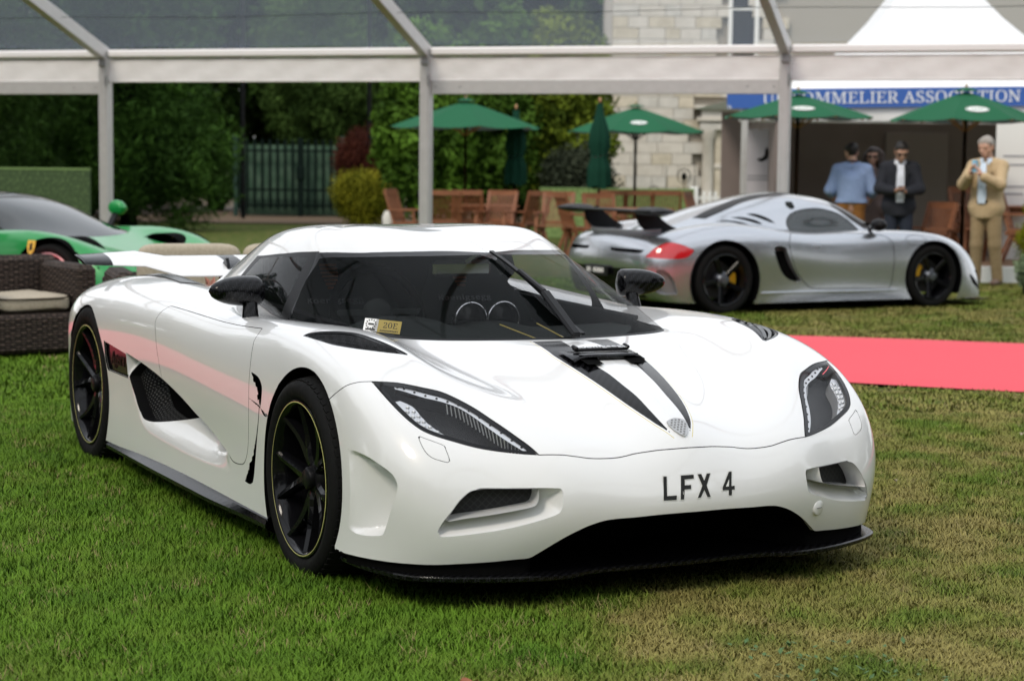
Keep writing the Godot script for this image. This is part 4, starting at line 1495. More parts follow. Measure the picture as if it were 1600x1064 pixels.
	# arch lips and liners
	for a in [[-0.01, 0.33, 0.353, 0.95, 0.40], [-2.655, 0.335, 0.365, 0.975, 0.42]]:
		for sg in [1.0, -1.0]:
			var lb := MB.new()
			var n := 44
			var prev: Array = []
			for i in n + 1:
				var an: float = lerpf(-0.55, PI + 0.55, float(i) / n)
				var pu: float = a[0] + a[2] * cos(an)
				var pw: float = a[1] + a[2] * sin(an)
				var vv := side_v(BN, pu, pw)
				var row := [uvw(pu, sg * vv, pw), uvw(a[0] + (a[2] + 0.006) * cos(an), sg * (vv - 0.03), a[1] + (a[2] + 0.006) * sin(an)), uvw(a[0] + (a[2] + 0.012) * cos(an), sg * (vv - a[4]), a[1] + (a[2] + 0.012) * sin(an))]
				if i > 0:
					var ctr := uvw(a[0], sg * 0.8, a[1])
					for j in 2:
						lb.quad_out(prev[j], row[j], row[j + 1], prev[j + 1], 2.0 * row[j] - ctr)
				prev = row
			mi("arch_liner", lb.mesh(), M.black_matte, car)
	cabin(car, CN, BN)
	agera_details(car, BN)
	for sg in [1.0, -1.0]:
		agera_wheel(car, 0.0, sg * 0.845, 0.322, 0.330, 0.255, 0.128, 0.42 if sg > 0 else 0.1, 0.0)
		agera_wheel(car, -2.662, sg * 0.82, 0.344, 0.354, 0.268, 0.166, 0.15, 0.0)
	return car

var mouth_line: Edge

func side_v(k: Net, u: float, w: float) -> float:
	# how far out the body side lies at that length and height
	var best := 1e9
	var o := 0.95
	var lo := 5.0 if u > -1.3 else 13.0
	var hi := 13.0 if u > -1.3 else 19.0
	for i in 33:
		for j in 17:
			var q := k.at(lerpf(lo, hi, i / 32.0), lerpf(3.0, k.nt, j / 16.0))
			var e := Vector2(q.z - u, q.y - w).length_squared()
			if e < best:
				best = e
				o = -q.x
	return o

func headlamp(car: Node3D, BN: Net, lens: Surf) -> void:
	var drl := curve(BN, F_drl_strip)
	var comb := curve(BN, F_lamp_comb)
	var base := Surf.new()
	base.v = lens.v.duplicate(); base.n = lens.n.duplicate(); base.p = lens.p.duplicate(); base.t = lens.t.duplicate()
	both_sides("headlamp_lens", lens, M.lens, car)
	var r := cut_gap(base, drl, 0.0, 0.008)
	var in1 := func(_q: Vector3, n: Vector3, _p: Vector2) -> Vector3:
		return -n * 0.004
	var in2 := func(_q: Vector3, n: Vector3, _p: Vector2) -> Vector3:
		return -n * 0.010
	var in3 := func(_q: Vector3, n: Vector3, _p: Vector2) -> Vector3:
		return -n * 0.05
	both_sides("light_strip", moved(r[0], in1), M.lamp_silver, car)
	both_mb("strip_edge", wall(moved(r[0], in1), moved(r[0], in3)), M.black_gloss, car)
	var r2 := cut_gap(r[1], comb, 0.0, 0.008)
	both_sides("indicator_comb", moved(r2[0], in2), M.lamp_silver, car)
	both_mb("comb_edge", wall(moved(r2[0], in2), moved(r2[0], in3)), M.lamp_silver, car)
	both_sides("headlamp_bowl", moved(join([r2[1]]), in3), M.black_satin, car)
	for sg in [1.0, -1.0]:
		var root := Node3D.new()
		root.name = "projector"
		car.add_child(root, true)
		var at := uvw(0.540, 0.718, 0.570)
		at.x *= sg
		root.look_at_from_position(at, at - Vector3(-0.22 * sg, 0.28, 1.0), Vector3.UP)
		var ax := Transform3D(Basis(Vector3(0, 0, 1), Vector3(0, 1, 0), Vector3(-1, 0, 0)), Vector3.ZERO)
		var b := MB.new()
		b.lathe(ax, [Vector2(0.047, -0.05), Vector2(0.047, 0.002), Vector2(0.045, 0.005), Vector2(0.042, 0.003), Vector2(0.040, -0.01)], 36)
		mi("ring", b.mesh(), M.chrome, root)
		var l := MB.new()
		l.lathe(ax, [Vector2(0.040, -0.012), Vector2(0.034, 0.0), Vector2(0.02, 0.009), Vector2(0.0, 0.012)], 30)
		mi("lens_glass", l.mesh(), M.lens_ball, root)
	# studs along the light strip, bulbs in the comb, fins below the strip
	for sg in [1.0, -1.0]:
		var st := MB.new()
		for i in 13:
			var f := (i + 0.5) / 13.0
			var a := _along(F_drl_strip, 0, 8, f)
			var b2 := _along_back(F_drl_strip, 9, 17, f)
			var pm := (a + b2) * 0.5
			var q := BN.at(pm.x, pm.y) - _out(BN, pm) * 0.004
			q.x *= sg
			st.ball(q, Vector3(0.0042, 0.0042, 0.0042), 8, 5)
		mi("led", st.mesh(), M.black_gloss, car)
		var fn := MB.new()
		for i in 20:
			var f := 0.42 + 0.54 * i / 19.0
			var b2 := _along_back(F_drl_strip, 9, 17, f)
			var c := b2 + Vector2(0.30, 0.42) * (0.4 + 0.5 * sin(PI * minf(1.0, (f - 0.38) * 1.5)))
			var p0 := BN.at(b2.x, b2.y) - _out(BN, b2) * 0.006
			var p1 := BN.at(b2.x * 0.5 + c.x * 0.5, b2.y * 0.5 + c.y * 0.5) - _out(BN, c) * 0.030
			p0.x *= sg
			p1.x *= sg
			fn.bar(p0, p1, 0.0018, 0.003)
		mi("fin", fn.mesh(), M.lamp_silver, car)
		var bl := MB.new()
		for i in 6:
			var f := 0.12 + 0.7 * i / 5.0
			var a := _along(F_lamp_comb, 1, 7, f)
			var b2 := _along_back(F_lamp_comb, 9, 14, f)
			for h in [0.3, 0.7]:
				var pm := a.lerp(b2, h)
				var q := BN.at(pm.x, pm.y) - _out(BN, pm) * 0.010
				q.x *= sg
				bl.ball(q, Vector3(0.007, 0.007, 0.007), 10, 6)
			var p0 := BN.at(a.x, a.y) - _out(BN, a) * 0.009
			var p1 := BN.at(b2.x, b2.y) - _out(BN, b2) * 0.009
			p0.x *= sg
			p1.x *= sg
			bl.bar(p0.lerp(p1, 0.06), p0.lerp(p1, 0.94), 0.003, 0.004)
		mi("indicator_bulb", bl.mesh(), M.lamp_silver, car)

func _along(numbers: Array, from: int, to: int, f: float) -> Vector2:
	var x := from + (to - from) * f
	var i := mini(int(x), to - 1)
	return Vector2(numbers[i * 2], numbers[i * 2 + 1]).lerp(Vector2(numbers[i * 2 + 2], numbers[i * 2 + 3]), x - i) * 0.01

func _along_back(numbers: Array, from: int, to: int, f: float) -> Vector2:
	return _along(numbers, from, to, 1.0 - f) if to * 2 + 1 < numbers.size() else _along(numbers, from, numbers.size() / 2 - 1, 1.0 - f)

func _out(k: Net, p: Vector2) -> Vector3:
	var n := k.normal(p.x, p.y)
	var q := k.at(p.x, p.y)
	return n if n.dot(q - uvw(-0.6, 0.3, 0.2)) > 0.0 else -n

func louvre(car: Node3D, BN: Net, s: Surf) -> void:
	var c := curve(BN, F_vent)
	refine(s, c, 0.02, 0.5)
	var down := func(q: Vector3, _n: Vector3, _p: Vector2) -> Vector3:
		return Vector3(0, -0.035, 0) * smooth01(c.dist(q) / 0.03)
	var flat := func(_q: Vector3, _n: Vector3, _p: Vector2) -> Vector3:
		return Vector3(0, -0.004, 0)
	both_sides("outlet_tray", moved(s, down), M.black_satin, car)
	var r := cut(s, distances(s, c), -0.013)
	both_sides("outlet_frame", moved(r[1], flat), M.carbon, car)
	for sg in [1.0, -1.0]:
		for i in 4:
			var b := MB.new()
			var h := 0.2 + 0.2 * i
			var last := Vector3.ZERO
			for j in 11:
				var f := lerpf(0.10, 0.90, j / 10.0)
				var pm := _along(F_vent, 0, 7, f).lerp(_along_back(F_vent, 8, 13, f), h)
				var q := BN.at(pm.x, pm.y) + Vector3(0, -0.009, 0)
				q.x *= sg
				if j > 0:
					b.bar(last, q, 0.012, 0.010, Vector3(0.5 * sg, 1, 0).normalized())
				last = q
			mi("louvre_slat", b.mesh(), M.carbon, car)

func cabin(car: Node3D, CN: Net, BN: Net) -> void:
	var S := sheet(CN, 9, 12, uvw(-1.2, 0, 0.8))
	# windscreen: everything in front of the pillar line; closed in parameter space by the base line and the middle
	var wo := curve(CN, F_ws_out, false)
	var wi := curve(CN, F_ws_in, false)
	var regions: Array = []
	for cv in [wo, wi]:
		var e: Vector2 = cv.st[cv.st.size() - 1]
		var q := Edge.new()
		q.st = cv.st.duplicate()
		q.pts = cv.pts
		q.closed = false
		q.st.append_array(PackedVector2Array([Vector2(-2, e.y), Vector2(-2, -3), Vector2(cv.st[0].x, -3)]))
		q.fin()
		regions.append(q)
	var sgn := func(s: Surf, q: Edge) -> PackedFloat32Array:
		var o := PackedFloat32Array()
		for i in s.v.size():
			var dd := q.dist(s.v[i])
			o.append(-dd if Geometry2D.is_point_in_polygon(s.p[i], q.st) else dd)
		return o
	refine(S, regions[0], 0.012)
	var r := cut(S, sgn.call(S, regions[0]))
	var ws: Surf = r[0]
	S = r[1]
	refine(ws, regions[1], 0.012)
	r = cut(ws, sgn.call(ws, regions[1]))
	mi("windscreen_frame", surf_mesh(join([r[1]], true)), M.black_gloss, car)
	# a black band along the foot of the glass
	var foot := Edge.new()
	foot.closed = false
	for i in 60:
		var p := Vector2(11.0 * i / 59.0, 0.0)
		foot.st.append(p)
		foot.pts.append(CN.at(p.x, p.y))
	foot.fin()
	var g: Surf = r[0]
	refine(g, foot, 0.012)
	r = cut(g, distances(g, foot), 0.012)
	mi("windscreen_seal", surf_mesh(join([r[0]], true)), M.black_satin, car)
	mi("windscreen", surf_mesh(join([r[1]], true)), M.screen, car)
	# side windows
	r = cut_gap(S, curve(CN, F_sw_out), 0.0)
	S = r[1]
	var sw: Surf = r[0]
	r = cut_gap(sw, curve(CN, F_sw_in), 0.0)
	both_sides("window_frame", r[1], M.black_satin, car)
	both_sides("side_window", r[0], M.side_glass, car)
	mi("roof", surf_mesh(join([S], true)), M.paint, car)

func agera_details(car: Node3D, BN: Net) -> void:
	# splitter
	var outer := [Vector2(0.27, 0.935), Vector2(0.40, 0.93), Vector2(0.51, 0.908), Vector2(0.63, 0.868), Vector2(0.70, 0.785), Vector2(0.748, 0.69), Vector2(0.787, 0.587), Vector2(0.808, 0.49), Vector2(0.813, 0.42), Vector2(0.803, 0.37), Vector2(0.785, 0.325), Vector2(0.781, 0.235), Vector2(0.784, 0.12), Vector2(0.786, 0.0)]
	var cv := Curve3D.new()
	var pl: Array[Vector2] = []
	for i in outer.size() - 1:
		var p0: Vector2 = outer[maxi(i - 1, 0)]
		var p3: Vector2 = outer[mini(i + 2, outer.size() - 1)]
		for j in 5:
			pl.append(outer[i].cubic_interpolate(outer[i + 1], p0, p3, j / 5.0))
	pl.append(outer[outer.size() - 1])
	for k in range(pl.size() - 2, -1, -1):
		pl.append(Vector2(pl[k].x, -pl[k].y))
	var b := MB.new()
	var rows: Array = []
	for q: Vector2 in pl:
		var inw := Vector2(0.30, q.y * 0.55)
		var dirn := (inw - q).normalized()
		var a := q
		var lift := 0.0
		var m: Vector2 = q + dirn * 0.16
		var far := Vector2(minf(0.2, q.x - 0.05), q.y * 0.85)
		rows.append([uvw(far.x, far.y, 0.104), uvw(a.x - dirn.x * -0.004, a.y, 0.105), uvw(a.x, a.y, 0.108), uvw(a.x, a.y, 0.117 + lift), uvw(a.x + dirn.x * 0.006, a.y + dirn.y * 0.006, 0.1205 + lift), uvw(m.x, m.y, 0.117), uvw(far.x, far.y, 0.116)])
	for i in rows.size() - 1:
		for j in 6:
			b.quad_out(rows[i][j], rows[i + 1][j], rows[i + 1][j + 1], rows[i][j + 1], (rows[i][1] + rows[i + 1][4]) * 0.5 + uvw(-0.03, 0, -0.002))
	mi("splitter", b.mesh(), M.carbon, car)
	# black upright between the splitter and the bumper, and the dark duct behind the mouth
	var f := MB.new()
	var lipb := MB.new()
	var prev: Array = []
	var prev_edge: Array = []
	var edge_n := mouth_line.pts.size()
	for i in edge_n:
		var q := mouth_line.pts[i]
		var pst := mouth_line.st[i] if i < mouth_line.st.size() else Vector2(0, 8)
		pst.x = clampf(pst.x, 0.0, 20.0)
		var n := _out(BN, Vector2(pst.x, minf(pst.y, BN.nt - 0.1)))
		n.y = 0
		n = n.normalized()
		# how far this point of the edge stands above the splitter decides how deep the duct is
		var open := smooth01((q.y - 0.16) / 0.10)
		var deep := lerpf(0.014, 0.5, open)
		var low := q - n * deep
		low.y = 0.112
		var top := q - n * deep
		top.y = maxf(q.y - 0.02 * open, 0.114)
		var lip := q - n * 0.016 + Vector3(0, 0.011 * open, 0)
		var row := [lip, top, low]
		var edge_row := [q, q - n * 0.007 + Vector3(0, 0.0015, 0), lip]
		if i > 0:
			for sg in [1.0, -1.0]:
				var mm := Vector3(sg, 1, 1)
				for j in 2:
					var away: Vector3 = (prev[j] as Vector3) * mm - n * mm * 3.0 - Vector3(0, -2.0 * open if j == 0 else 0.0, 0)
					f.quad_out(prev[j] * mm, row[j] * mm, row[j + 1] * mm, prev[j + 1] * mm, away)
					lipb.quad_out(prev_edge[j] * mm, edge_row[j] * mm, edge_row[j + 1] * mm, prev_edge[j + 1] * mm, (prev_edge[j] as Vector3) * mm + Vector3(0, 2, 0) - n * mm)
		prev = row
		prev_edge = edge_row
	mi("bumper_lip", lipb.mesh(), M.paint, car)
	mi("front_duct", f.mesh(), M.black_matte, car)
	# underbody, sills
	var ub := MB.new()
	ub.box(Transform3D(Basis(), uvw(-1.55, 0, 0.37)), Vector3(1.0, 0.50, 3.1))
	ub.box(Transform3D(Basis(), uvw(-1.32, 0, 0.36)), Vector3(1.70, 0.48, 1.5))
	ub.box(Transform3D(Basis(), uvw(0.3, 0, 0.36)), Vector3(0.9, 0.24, 0.5))
	ub.box(Transform3D(Basis(), uvw(-1.3, 0, 0.118)), Vector3(1.8, 0.02, 1.8))
	mi("underbody", ub.mesh(), M.black_matte, car)
	for sg in [1.0, -1.0]:
		var sk := MB.new()
		var pr: Array = []
		for i in 41:
			var fr := i / 40.0
			var u := lerpf(-0.30, -2.32, fr)
			var blade := 0.012 + 0.05 * smooth01((fr - 0.02) / 0.3) - 0.02 * smooth01((fr - 0.6) / 0.4)
			var row := [uvw(u, sg * 0.955, 0.150), uvw(u, sg * (0.968 + 0.006), 0.137), uvw(u, sg * (0.975 + blade * 0.4), 0.118), uvw(u, sg * (0.975 + blade * 0.4), 0.104), uvw(u, sg * 0.93, 0.080), uvw(u, sg * 0.80, 0.078)]
			if i > 0:
				for j in 5:
					sk.quad_out(pr[j], row[j], row[j + 1], pr[j + 1], uvw(u, sg * 0.9, 0.115))
			pr = row
		mi("side_skirt", sk.mesh(), M.carbon, car)
	# mirrors
	for sg in [1.0, -1.0]:
		var m := Node3D.new()
		m.name = "wing_mirror"
		car.add_child(m, true)
		var mb := MB.new()
		var ring_rows: Array = []
		var half := 0.110
		for i in 19:
			var a := i / 18.0
			# along the head, from the blunt inner end to the rounded outer end
			var x := lerpf(-half, half, a)
			var e := 0.0
			if a < 0.12:
				e = sqrt(maxf(0.0, 1.0 - pow((0.12 - a) / 0.12, 2.0)))
			else:
				e = pow(maxf(0.0, 1.0 - pow((a - 0.12) / 0.88, 2.6)), 0.55)
			var hh := 0.055 * e * (1.0 + 0.05 * sin(a * PI))
			var dd := 0.062 * e
			var rr: Array = []
			for j in 25:
				var an := TAU * j / 24.0
				var cy := cos(an)
				var sy := sin(an)
				var px := signf(sy) * pow(absf(sy), 0.8) * hh
				var pz := cy * dd * (1.0 if cy > 0.0 else 0.35)
				rr.append(Vector3(-sg * (x), 0.002 + px + x * 0.02, pz))
			ring_rows.append(rr)
		mb.grid(ring_rows, false, Vector3.ZERO)
		var head := mi("mirror_shell", mb.mesh(), M.carbon, m)
		head.position = uvw(-0.945, sg * 0.868, 0.868)
		head.rotation.y = sg * 0.18
		var sb := MB.new()
		var lo := uvw(-0.905, sg * 0.822, 0.752)
		var hi := uvw(-0.93, sg * 0.815, 0.845)
		var sr: Array = []
		for i in 6:
			var q := lo.lerp(hi, i / 5.0)
			var wd := lerpf(0.034, 0.026, i / 5.0)
			var rr2: Array = []
			for j in 13:
				var an := TAU * j / 12.0
				rr2.append(q + Vector3(cos(an) * wd, 0, sin(an) * wd * 0.8))
			sr.append(rr2)
		sb.grid(sr, false, (lo + hi) * 0.5)
		mi("mirror_stalk", sb.mesh(), M.carbon, m)
	# rear wing on two stays
	var w := MB.new()
	var tips: Array = [MB.new(), MB.new()]
	var wr: Array = []
	var st := [[-0.905, 0.0], [-0.90, 0.0], [-0.775, 0.0], [-0.76, 0.0], [-0.62, 0.0], [-0.53, 0.55], [-0.47, 0.95], [-0.3, 1.0], [-0.21, 1.0], [-0.125, 1.0], [0.0, 1.0], [0.125, 1.0], [0.21, 1.0], [0.3, 1.0], [0.47, 0.95], [0.53, 0.55], [0.62, 0.0], [0.76, 0.0], [0.775, 0.0], [0.90, 0.0], [0.905, 0.0]]
	for sv in st:
		var v: float = sv[0]
		var k: float = sv[1]
		var tip: float = smooth01((absf(v) - 0.62) / 0.28)
		var le := Vector2(lerpf(-2.99, -2.93, k), lerpf(0.850, 0.803, k) + 0.012 * tip)
		var te := Vector2(lerpf(-3.20, -3.22, k), lerpf(0.912, 0.884, k) - 0.016 * tip)
		var th: float = lerpf(0.022, 0.034, k) * (1.0 if absf(v) < 0.904 else 0.2)
		var ring: Array = []
		for j in 17:
			var an := TAU * j / 16.0
			var x := 0.5 - 0.5 * cos(an)
			var y := (sin(an) * th * (1.0 - 0.55 * x) * (1.0 if sin(an) > 0.0 else 0.7))
			var q := le.lerp(te, x)
			ring.append(uvw(q.x, v, q.y + y))
		wr.append(ring)
	for part in [["wing_blade", 2, 8, M.paint], ["wing_stripe", 8, 9, M.carbon], ["wing_middle", 9, 11, M.paint], ["wing_stripe", 11, 12, M.carbon], ["wing_blade", 12, 18, M.paint], ["wing_tip", 0, 2, M.carbon], ["wing_tip", 18, 20, M.carbon]]:
		var pb := MB.new()
		var sub: Array = wr.slice(part[1], part[2] + 1)
		pb.grid(sub, false, uvw(-3.08, (st[part[1]][0] + st[part[2]][0]) * 0.5, 0.87))
		mi(part[0], pb.mesh(), part[3], car)
	for sg in [1.0, -1.0]:
		var sb2 := MB.new()
		sb2.bar(uvw(-2.97, sg * 0.22, 0.70), uvw(-3.05, sg * 0.22, 0.85), 0.016, 0.14, Vector3.UP)
		mi("wing_stay", sb2.mesh(), M.carbon, car)
	# black outlet on the rear haunch
	for sg in [1.0, -1.0]:
		var ob := MB.new()
		var rws: Array = []
		for i in 13:
			var fr := i / 12.0
			var s := lerpf(14.6, 17.0, fr)
			var row2: Array = []
			for j in 5:
				var t := lerpf(0.35, 1.15, j / 4.0)
				var q := BN.at(s, t)
				q.x *= sg
				var lift: float = 0.004 + 0.016 * sin(PI * fr) * sin(PI * j / 4.0)
				row2.append(q + Vector3(0, lift, 0))
			rws.append(row2)
		ob.grid(rws, false, uvw(-2.4, sg * 0.6, -2.0))
		mi("haunch_intake", ob.mesh(), M.carbon, car)
	# small inlet on the bonnet with its name bar
	var sc := MB.new()
	var sr2: Array = []
	for i in 9:
		var fr := i / 8.0
		var row3: Array = []
		for j in 13:
			var v := lerpf(-0.135, 0.135, j / 12.0)
			var e := 1.0 - pow(absf(v) / 0.135, 6.0)
			var u := lerpf(0.235, 0.345, fr) - 0.02 * absf(v) / 0.135
			var base := BN.at(0.0, 0.0)
			row3.append(uvw(u, v, bonnet_w(u) - 0.004 * absf(v) / 0.135 + (0.001 + 0.017 * smooth01(fr * 1.1)) * e))
		sr2.append(row3)
	var low_row: Array = []
	for j in 13:
		var q: Vector3 = sr2[8][j]
		low_row.append(q + Vector3(0, -0.012, 0.002))
	sr2.append(low_row)
	var back_row: Array = []
	for j in 13:
		back_row.append((low_row[j] as Vector3) + Vector3(0, -0.004, -0.09))
	sr2.append(back_row)
	sc.grid(sr2, false, uvw(0.22, 0, 0.3))
	mi("bonnet_scoop", sc.mesh(), M.carbon, car)
	var mo := MB.new()
	for v in [-0.115, 0.115]:
		mo.quad_out(uvw(0.315, v, bonnet_w(0.315) + 0.003), uvw(0.38, v * 0.97, bonnet_w(0.38) + 0.003), uvw(0.38, v * 0.45, bonnet_w(0.38) + 0.003), uvw(0.30, v * 0.45, bonnet_w(0.30) + 0.003), uvw(0.3, 0, -5))
	mo.box(Transform3D(Basis(), uvw(0.318, 0, bonnet_w(0.318) + 0.006)), Vector3(0.22, 0.012, 0.01))
	mi("scoop_mouth", mo.mesh(), M.black_matte, car)
	var slope := atan2(bonnet_w(0.2) - bonnet_w(0.34), 0.14)
	var tb := Transform3D(Basis(Vector3.RIGHT, slope), uvw(0.262, 0, bonnet_w(0.262) + 0.013))
	var nb := MB.new()
	nb.box(tb, Vector3(0.205, 0.010, 0.026), 0.004)
	mi("name_bar", nb.mesh(), M.black_satin, car)
	for v in [-0.098, 0.098]:
		var cb := MB.new()
		cb.box(tb * Transform3D(Basis(), Vector3(v, 0.007, 0)), Vector3(0.014, 0.012, 0.034), 0.004)
		mi("bar_clamp", cb.mesh(), M.black_satin, car)
	letters(car, "bonnet_name", "Koenigsegg", M.font_bold, 0.0185, 0.002, M.lettering_silver, tb * Transform3D(Basis(Vector3.RIGHT, -PI / 2), Vector3(0, 0.0072, 0)), 1.45)
	# shield on the nose: silver base with raised lozenges
	var sn := Node3D.new()
	sn.name = "shield_badge"
	car.add_child(sn, true)
	var a0 := BN.at(0, 3.95)
	var nn := _out(BN, Vector2(0, 3.95))
	var zz := nn
	var yy := (BN.at(0, 3.6) - BN.at(0, 4.3)).normalized()
	yy = (yy - zz * yy.dot(zz)).normalized()
	sn.transform = Transform3D(Basis(yy.cross(zz), yy, zz), a0 + nn * 0.002)
	var poly := PackedVector2Array([Vector2(-0.032, 0.026), Vector2(-0.018, 0.033), Vector2(0, 0.038), Vector2(0.018, 0.033), Vector2(0.032, 0.026), Vector2(0.033, 0.008), Vector2(0.026, -0.014), Vector2(0.013, -0.034), Vector2(0, -0.044), Vector2(-0.013, -0.034), Vector2(-0.026, -0.014), Vector2(-0.033, 0.008)])
	var pb2 := MB.new()
	pb2.prism(Transform3D(), poly, 0.005)
	mi("shield", pb2.mesh(), M.badge_silver, sn)
	var lz := MB.new()
	for i in 7:
		for j in 5:
			var c := Vector2((j - 2.0) * 0.0125 + (0.006 if i % 2 == 1 else 0.0), 0.028 - i * 0.0105)
			if Geometry2D.is_point_in_polygon(c * 1.15, poly):
				lz.box(Transform3D(Basis(Vector3(0, 0, 1), PI / 4), Vector3(c.x, c.y, 0.003)), Vector3(0.0066, 0.0066, 0.003), 0.001)
	mi("lozenge", lz.mesh(), M.badge_dark, sn)
	# registration letters stuck on the bumper
	for k in PLATE.size():
		var nums: Array = PLATE[k]
		var poly2 := PackedVector2Array()
		var P: Array[Vector3] = []
		for i in range(0, nums.size(), 3):
			P.append(uvw(nums[i] * 0.001 + 0.0022, nums[i + 1] * 0.001, nums[i + 2] * 0.001))
			poly2.append(Vector2(P[P.size() - 1].x, P[P.size() - 1].y))
		for layer in [[0.0, M.plate_black], [-0.0012, M.plate_white]]:
			if k == PLATE.size() - 1 and layer[0] < 0.0:
				continue
			var pp := poly2
			if layer[0] < 0.0:
				pp = Geometry2D.offset_polygon(poly2, 0.0028)[0]
			var idx := Geometry2D.triangulate_polygon(pp)
			var lb := MB.new()
			var zat := func(q: Vector2) -> float:
				return PLATE_FIT[0] + PLATE_FIT[1] * q.x + PLATE_FIT[2] * q.y + PLATE_FIT[3] * q.x * q.x + PLATE_FIT[4] * q.x * q.y + PLATE_FIT[5] * q.y * q.y + 0.0028
			for i in range(0, idx.size(), 3):
				var tr: Array[Vector3] = []
				for j in 3:
					var q := pp[idx[i + j]]
					tr.append(Vector3(q.x, q.y, (zat.call(q) as float) + layer[0] + (0.0008 if k == PLATE.size() - 1 else 0.0)))
				var n3 := Vector3(0, 0.2, 1).normalized()
				lb._face(tr[0], tr[1], tr[2], n3, n3, n3)
			mi("plate_letter" if layer[0] == 0.0 else "letter_border", lb.mesh(), M.plate_white if k == PLATE.size() - 1 else layer[1], car)
	# towing eye cover on the car's left
	var tc := MB.new()
	var tp := uvw(0.808, -0.508, 0.255)
	var tz := Vector3(0.32, -0.08, 0.94).normalized()
	var tx := Vector3.UP.cross(tz).normalized()
	tc.lathe(Transform3D(Basis(tz, tz.cross(tx), tx), tp - tz * 0.002), [Vector2(0.026, -0.004), Vector2(0.026, 0.002), Vector2(0.024, 0.004), Vector2(0.0, 0.0045)], 28)
	mi("towing_cover", tc.mesh(), M.paint, car)
	var tl := MB.new()
	tl.box(Transform3D(Basis(tx, tz.cross(tx), tz), tp + tz * 0.0035), Vector3(0.026, 0.003, 0.002))
	mi("cover_slot", tl.mesh(), M.gap, car)
	# script on the black panel
	for sg in [1.0, -1.0]:
		var at := BN.at(14.72, 4.9)
		var nv := _out(BN, Vector2(14.72, 4.9))
		at.x *= sg
		nv.x *= sg
		var up := Vector3(0, 1, 0)
		var xx := up.cross(nv).normalized()
		letters(car, "side_script", "Agera", M.font_serif, 0.055, 0.002, M.black_satin, Transform3D(Basis(xx, nv.cross(xx), nv), at - nv * 0.010 + Vector3(0, -0.005, 0)) * Transform3D(Basis(Vector3(1, 0, 0), Vector3(0.3, 1, 0), Vector3(0, 0, 1)), Vector3.ZERO), 0.9)
	interior(car)
	# sticker behind the screen
	var sk2 := Node3D.new()
	sk2.name = "pass_sticker"
	car.add_child(sk2, true)
	var sp := uvw(-0.385, 0.515, 0.775)
	var sz := Vector3(-0.42, 0.55, 0.72).normalized()
	var sx := Vector3.UP.cross(sz).normalized()
	sk2.transform = Transform3D(Basis(sx, sz.cross(sx), sz), sp) * Transform3D(Basis(Vector3(0, 0, 1), -0.1), Vector3.ZERO)
	mi("sticker_sheet", box_mesh(Vector3(0.132, 0.05, 0.001)), M.gold_print, sk2)
	mi("sticker_emblem", box_mesh(Vector3(0.05, 0.05, 0.001)), M.plate_white, sk2, Vector3(-0.041, 0, 0.001))
	var em := MB.new()
	for i in 12:
		var an := TAU * i / 12.0
		em.box(Transform3D(Basis(Vector3(0, 0, 1), an), Vector3(-0.041 + cos(an) * 0.017, 0.003 + sin(an) * 0.017, 0.002)), Vector3(0.005, 0.004, 0.001))
	em.box(Transform3D(Basis(), Vector3(-0.041, 0.003, 0.002)), Vector3(0.02, 0.007, 0.001))
	em.box(Transform3D(Basis(), Vector3(-0.041, -0.018, 0.002)), Vector3(0.034, 0.006, 0.001))
	mi("emblem_print", em.mesh(), M.plate_black, sk2)
	letters(sk2, "sticker_print", "20E", M.font_serif, 0.022, 0.0006, M.plate_black, Transform3D(Basis(), Vector3(0.028, 0.004, 0.001)), 1.0)
	letters(sk2, "sticker_print", "ANNIVERSARY", M.font_bold, 0.007, 0.0006, M.plate_black, Transform3D(Basis(), Vector3(0.026, -0.018, 0.001)), 1.0)

func bonnet_w(u: float) -> float:
	# height of the bonnet's middle line
	var t := 0.0
	if bonnet_line.is_empty():
		for i in 81:
			var q := bonnet_net.at(0, 5.0 * i / 80.0)
			bonnet_line.append(Vector2(q.z, q.y))
	for i in bonnet_line.size() - 1:
		if u <= bonnet_line[i + 1].x:
			var a := bonnet_line[i]
			var b := bonnet_line[i + 1]
			return lerpf(a.y, b.y, clampf((u - a.x) / maxf(b.x - a.x, 1e-5), 0.0, 1.0))
	return 0.5

var bonnet_line: Array[Vector2] = []
var bonnet_net: Net

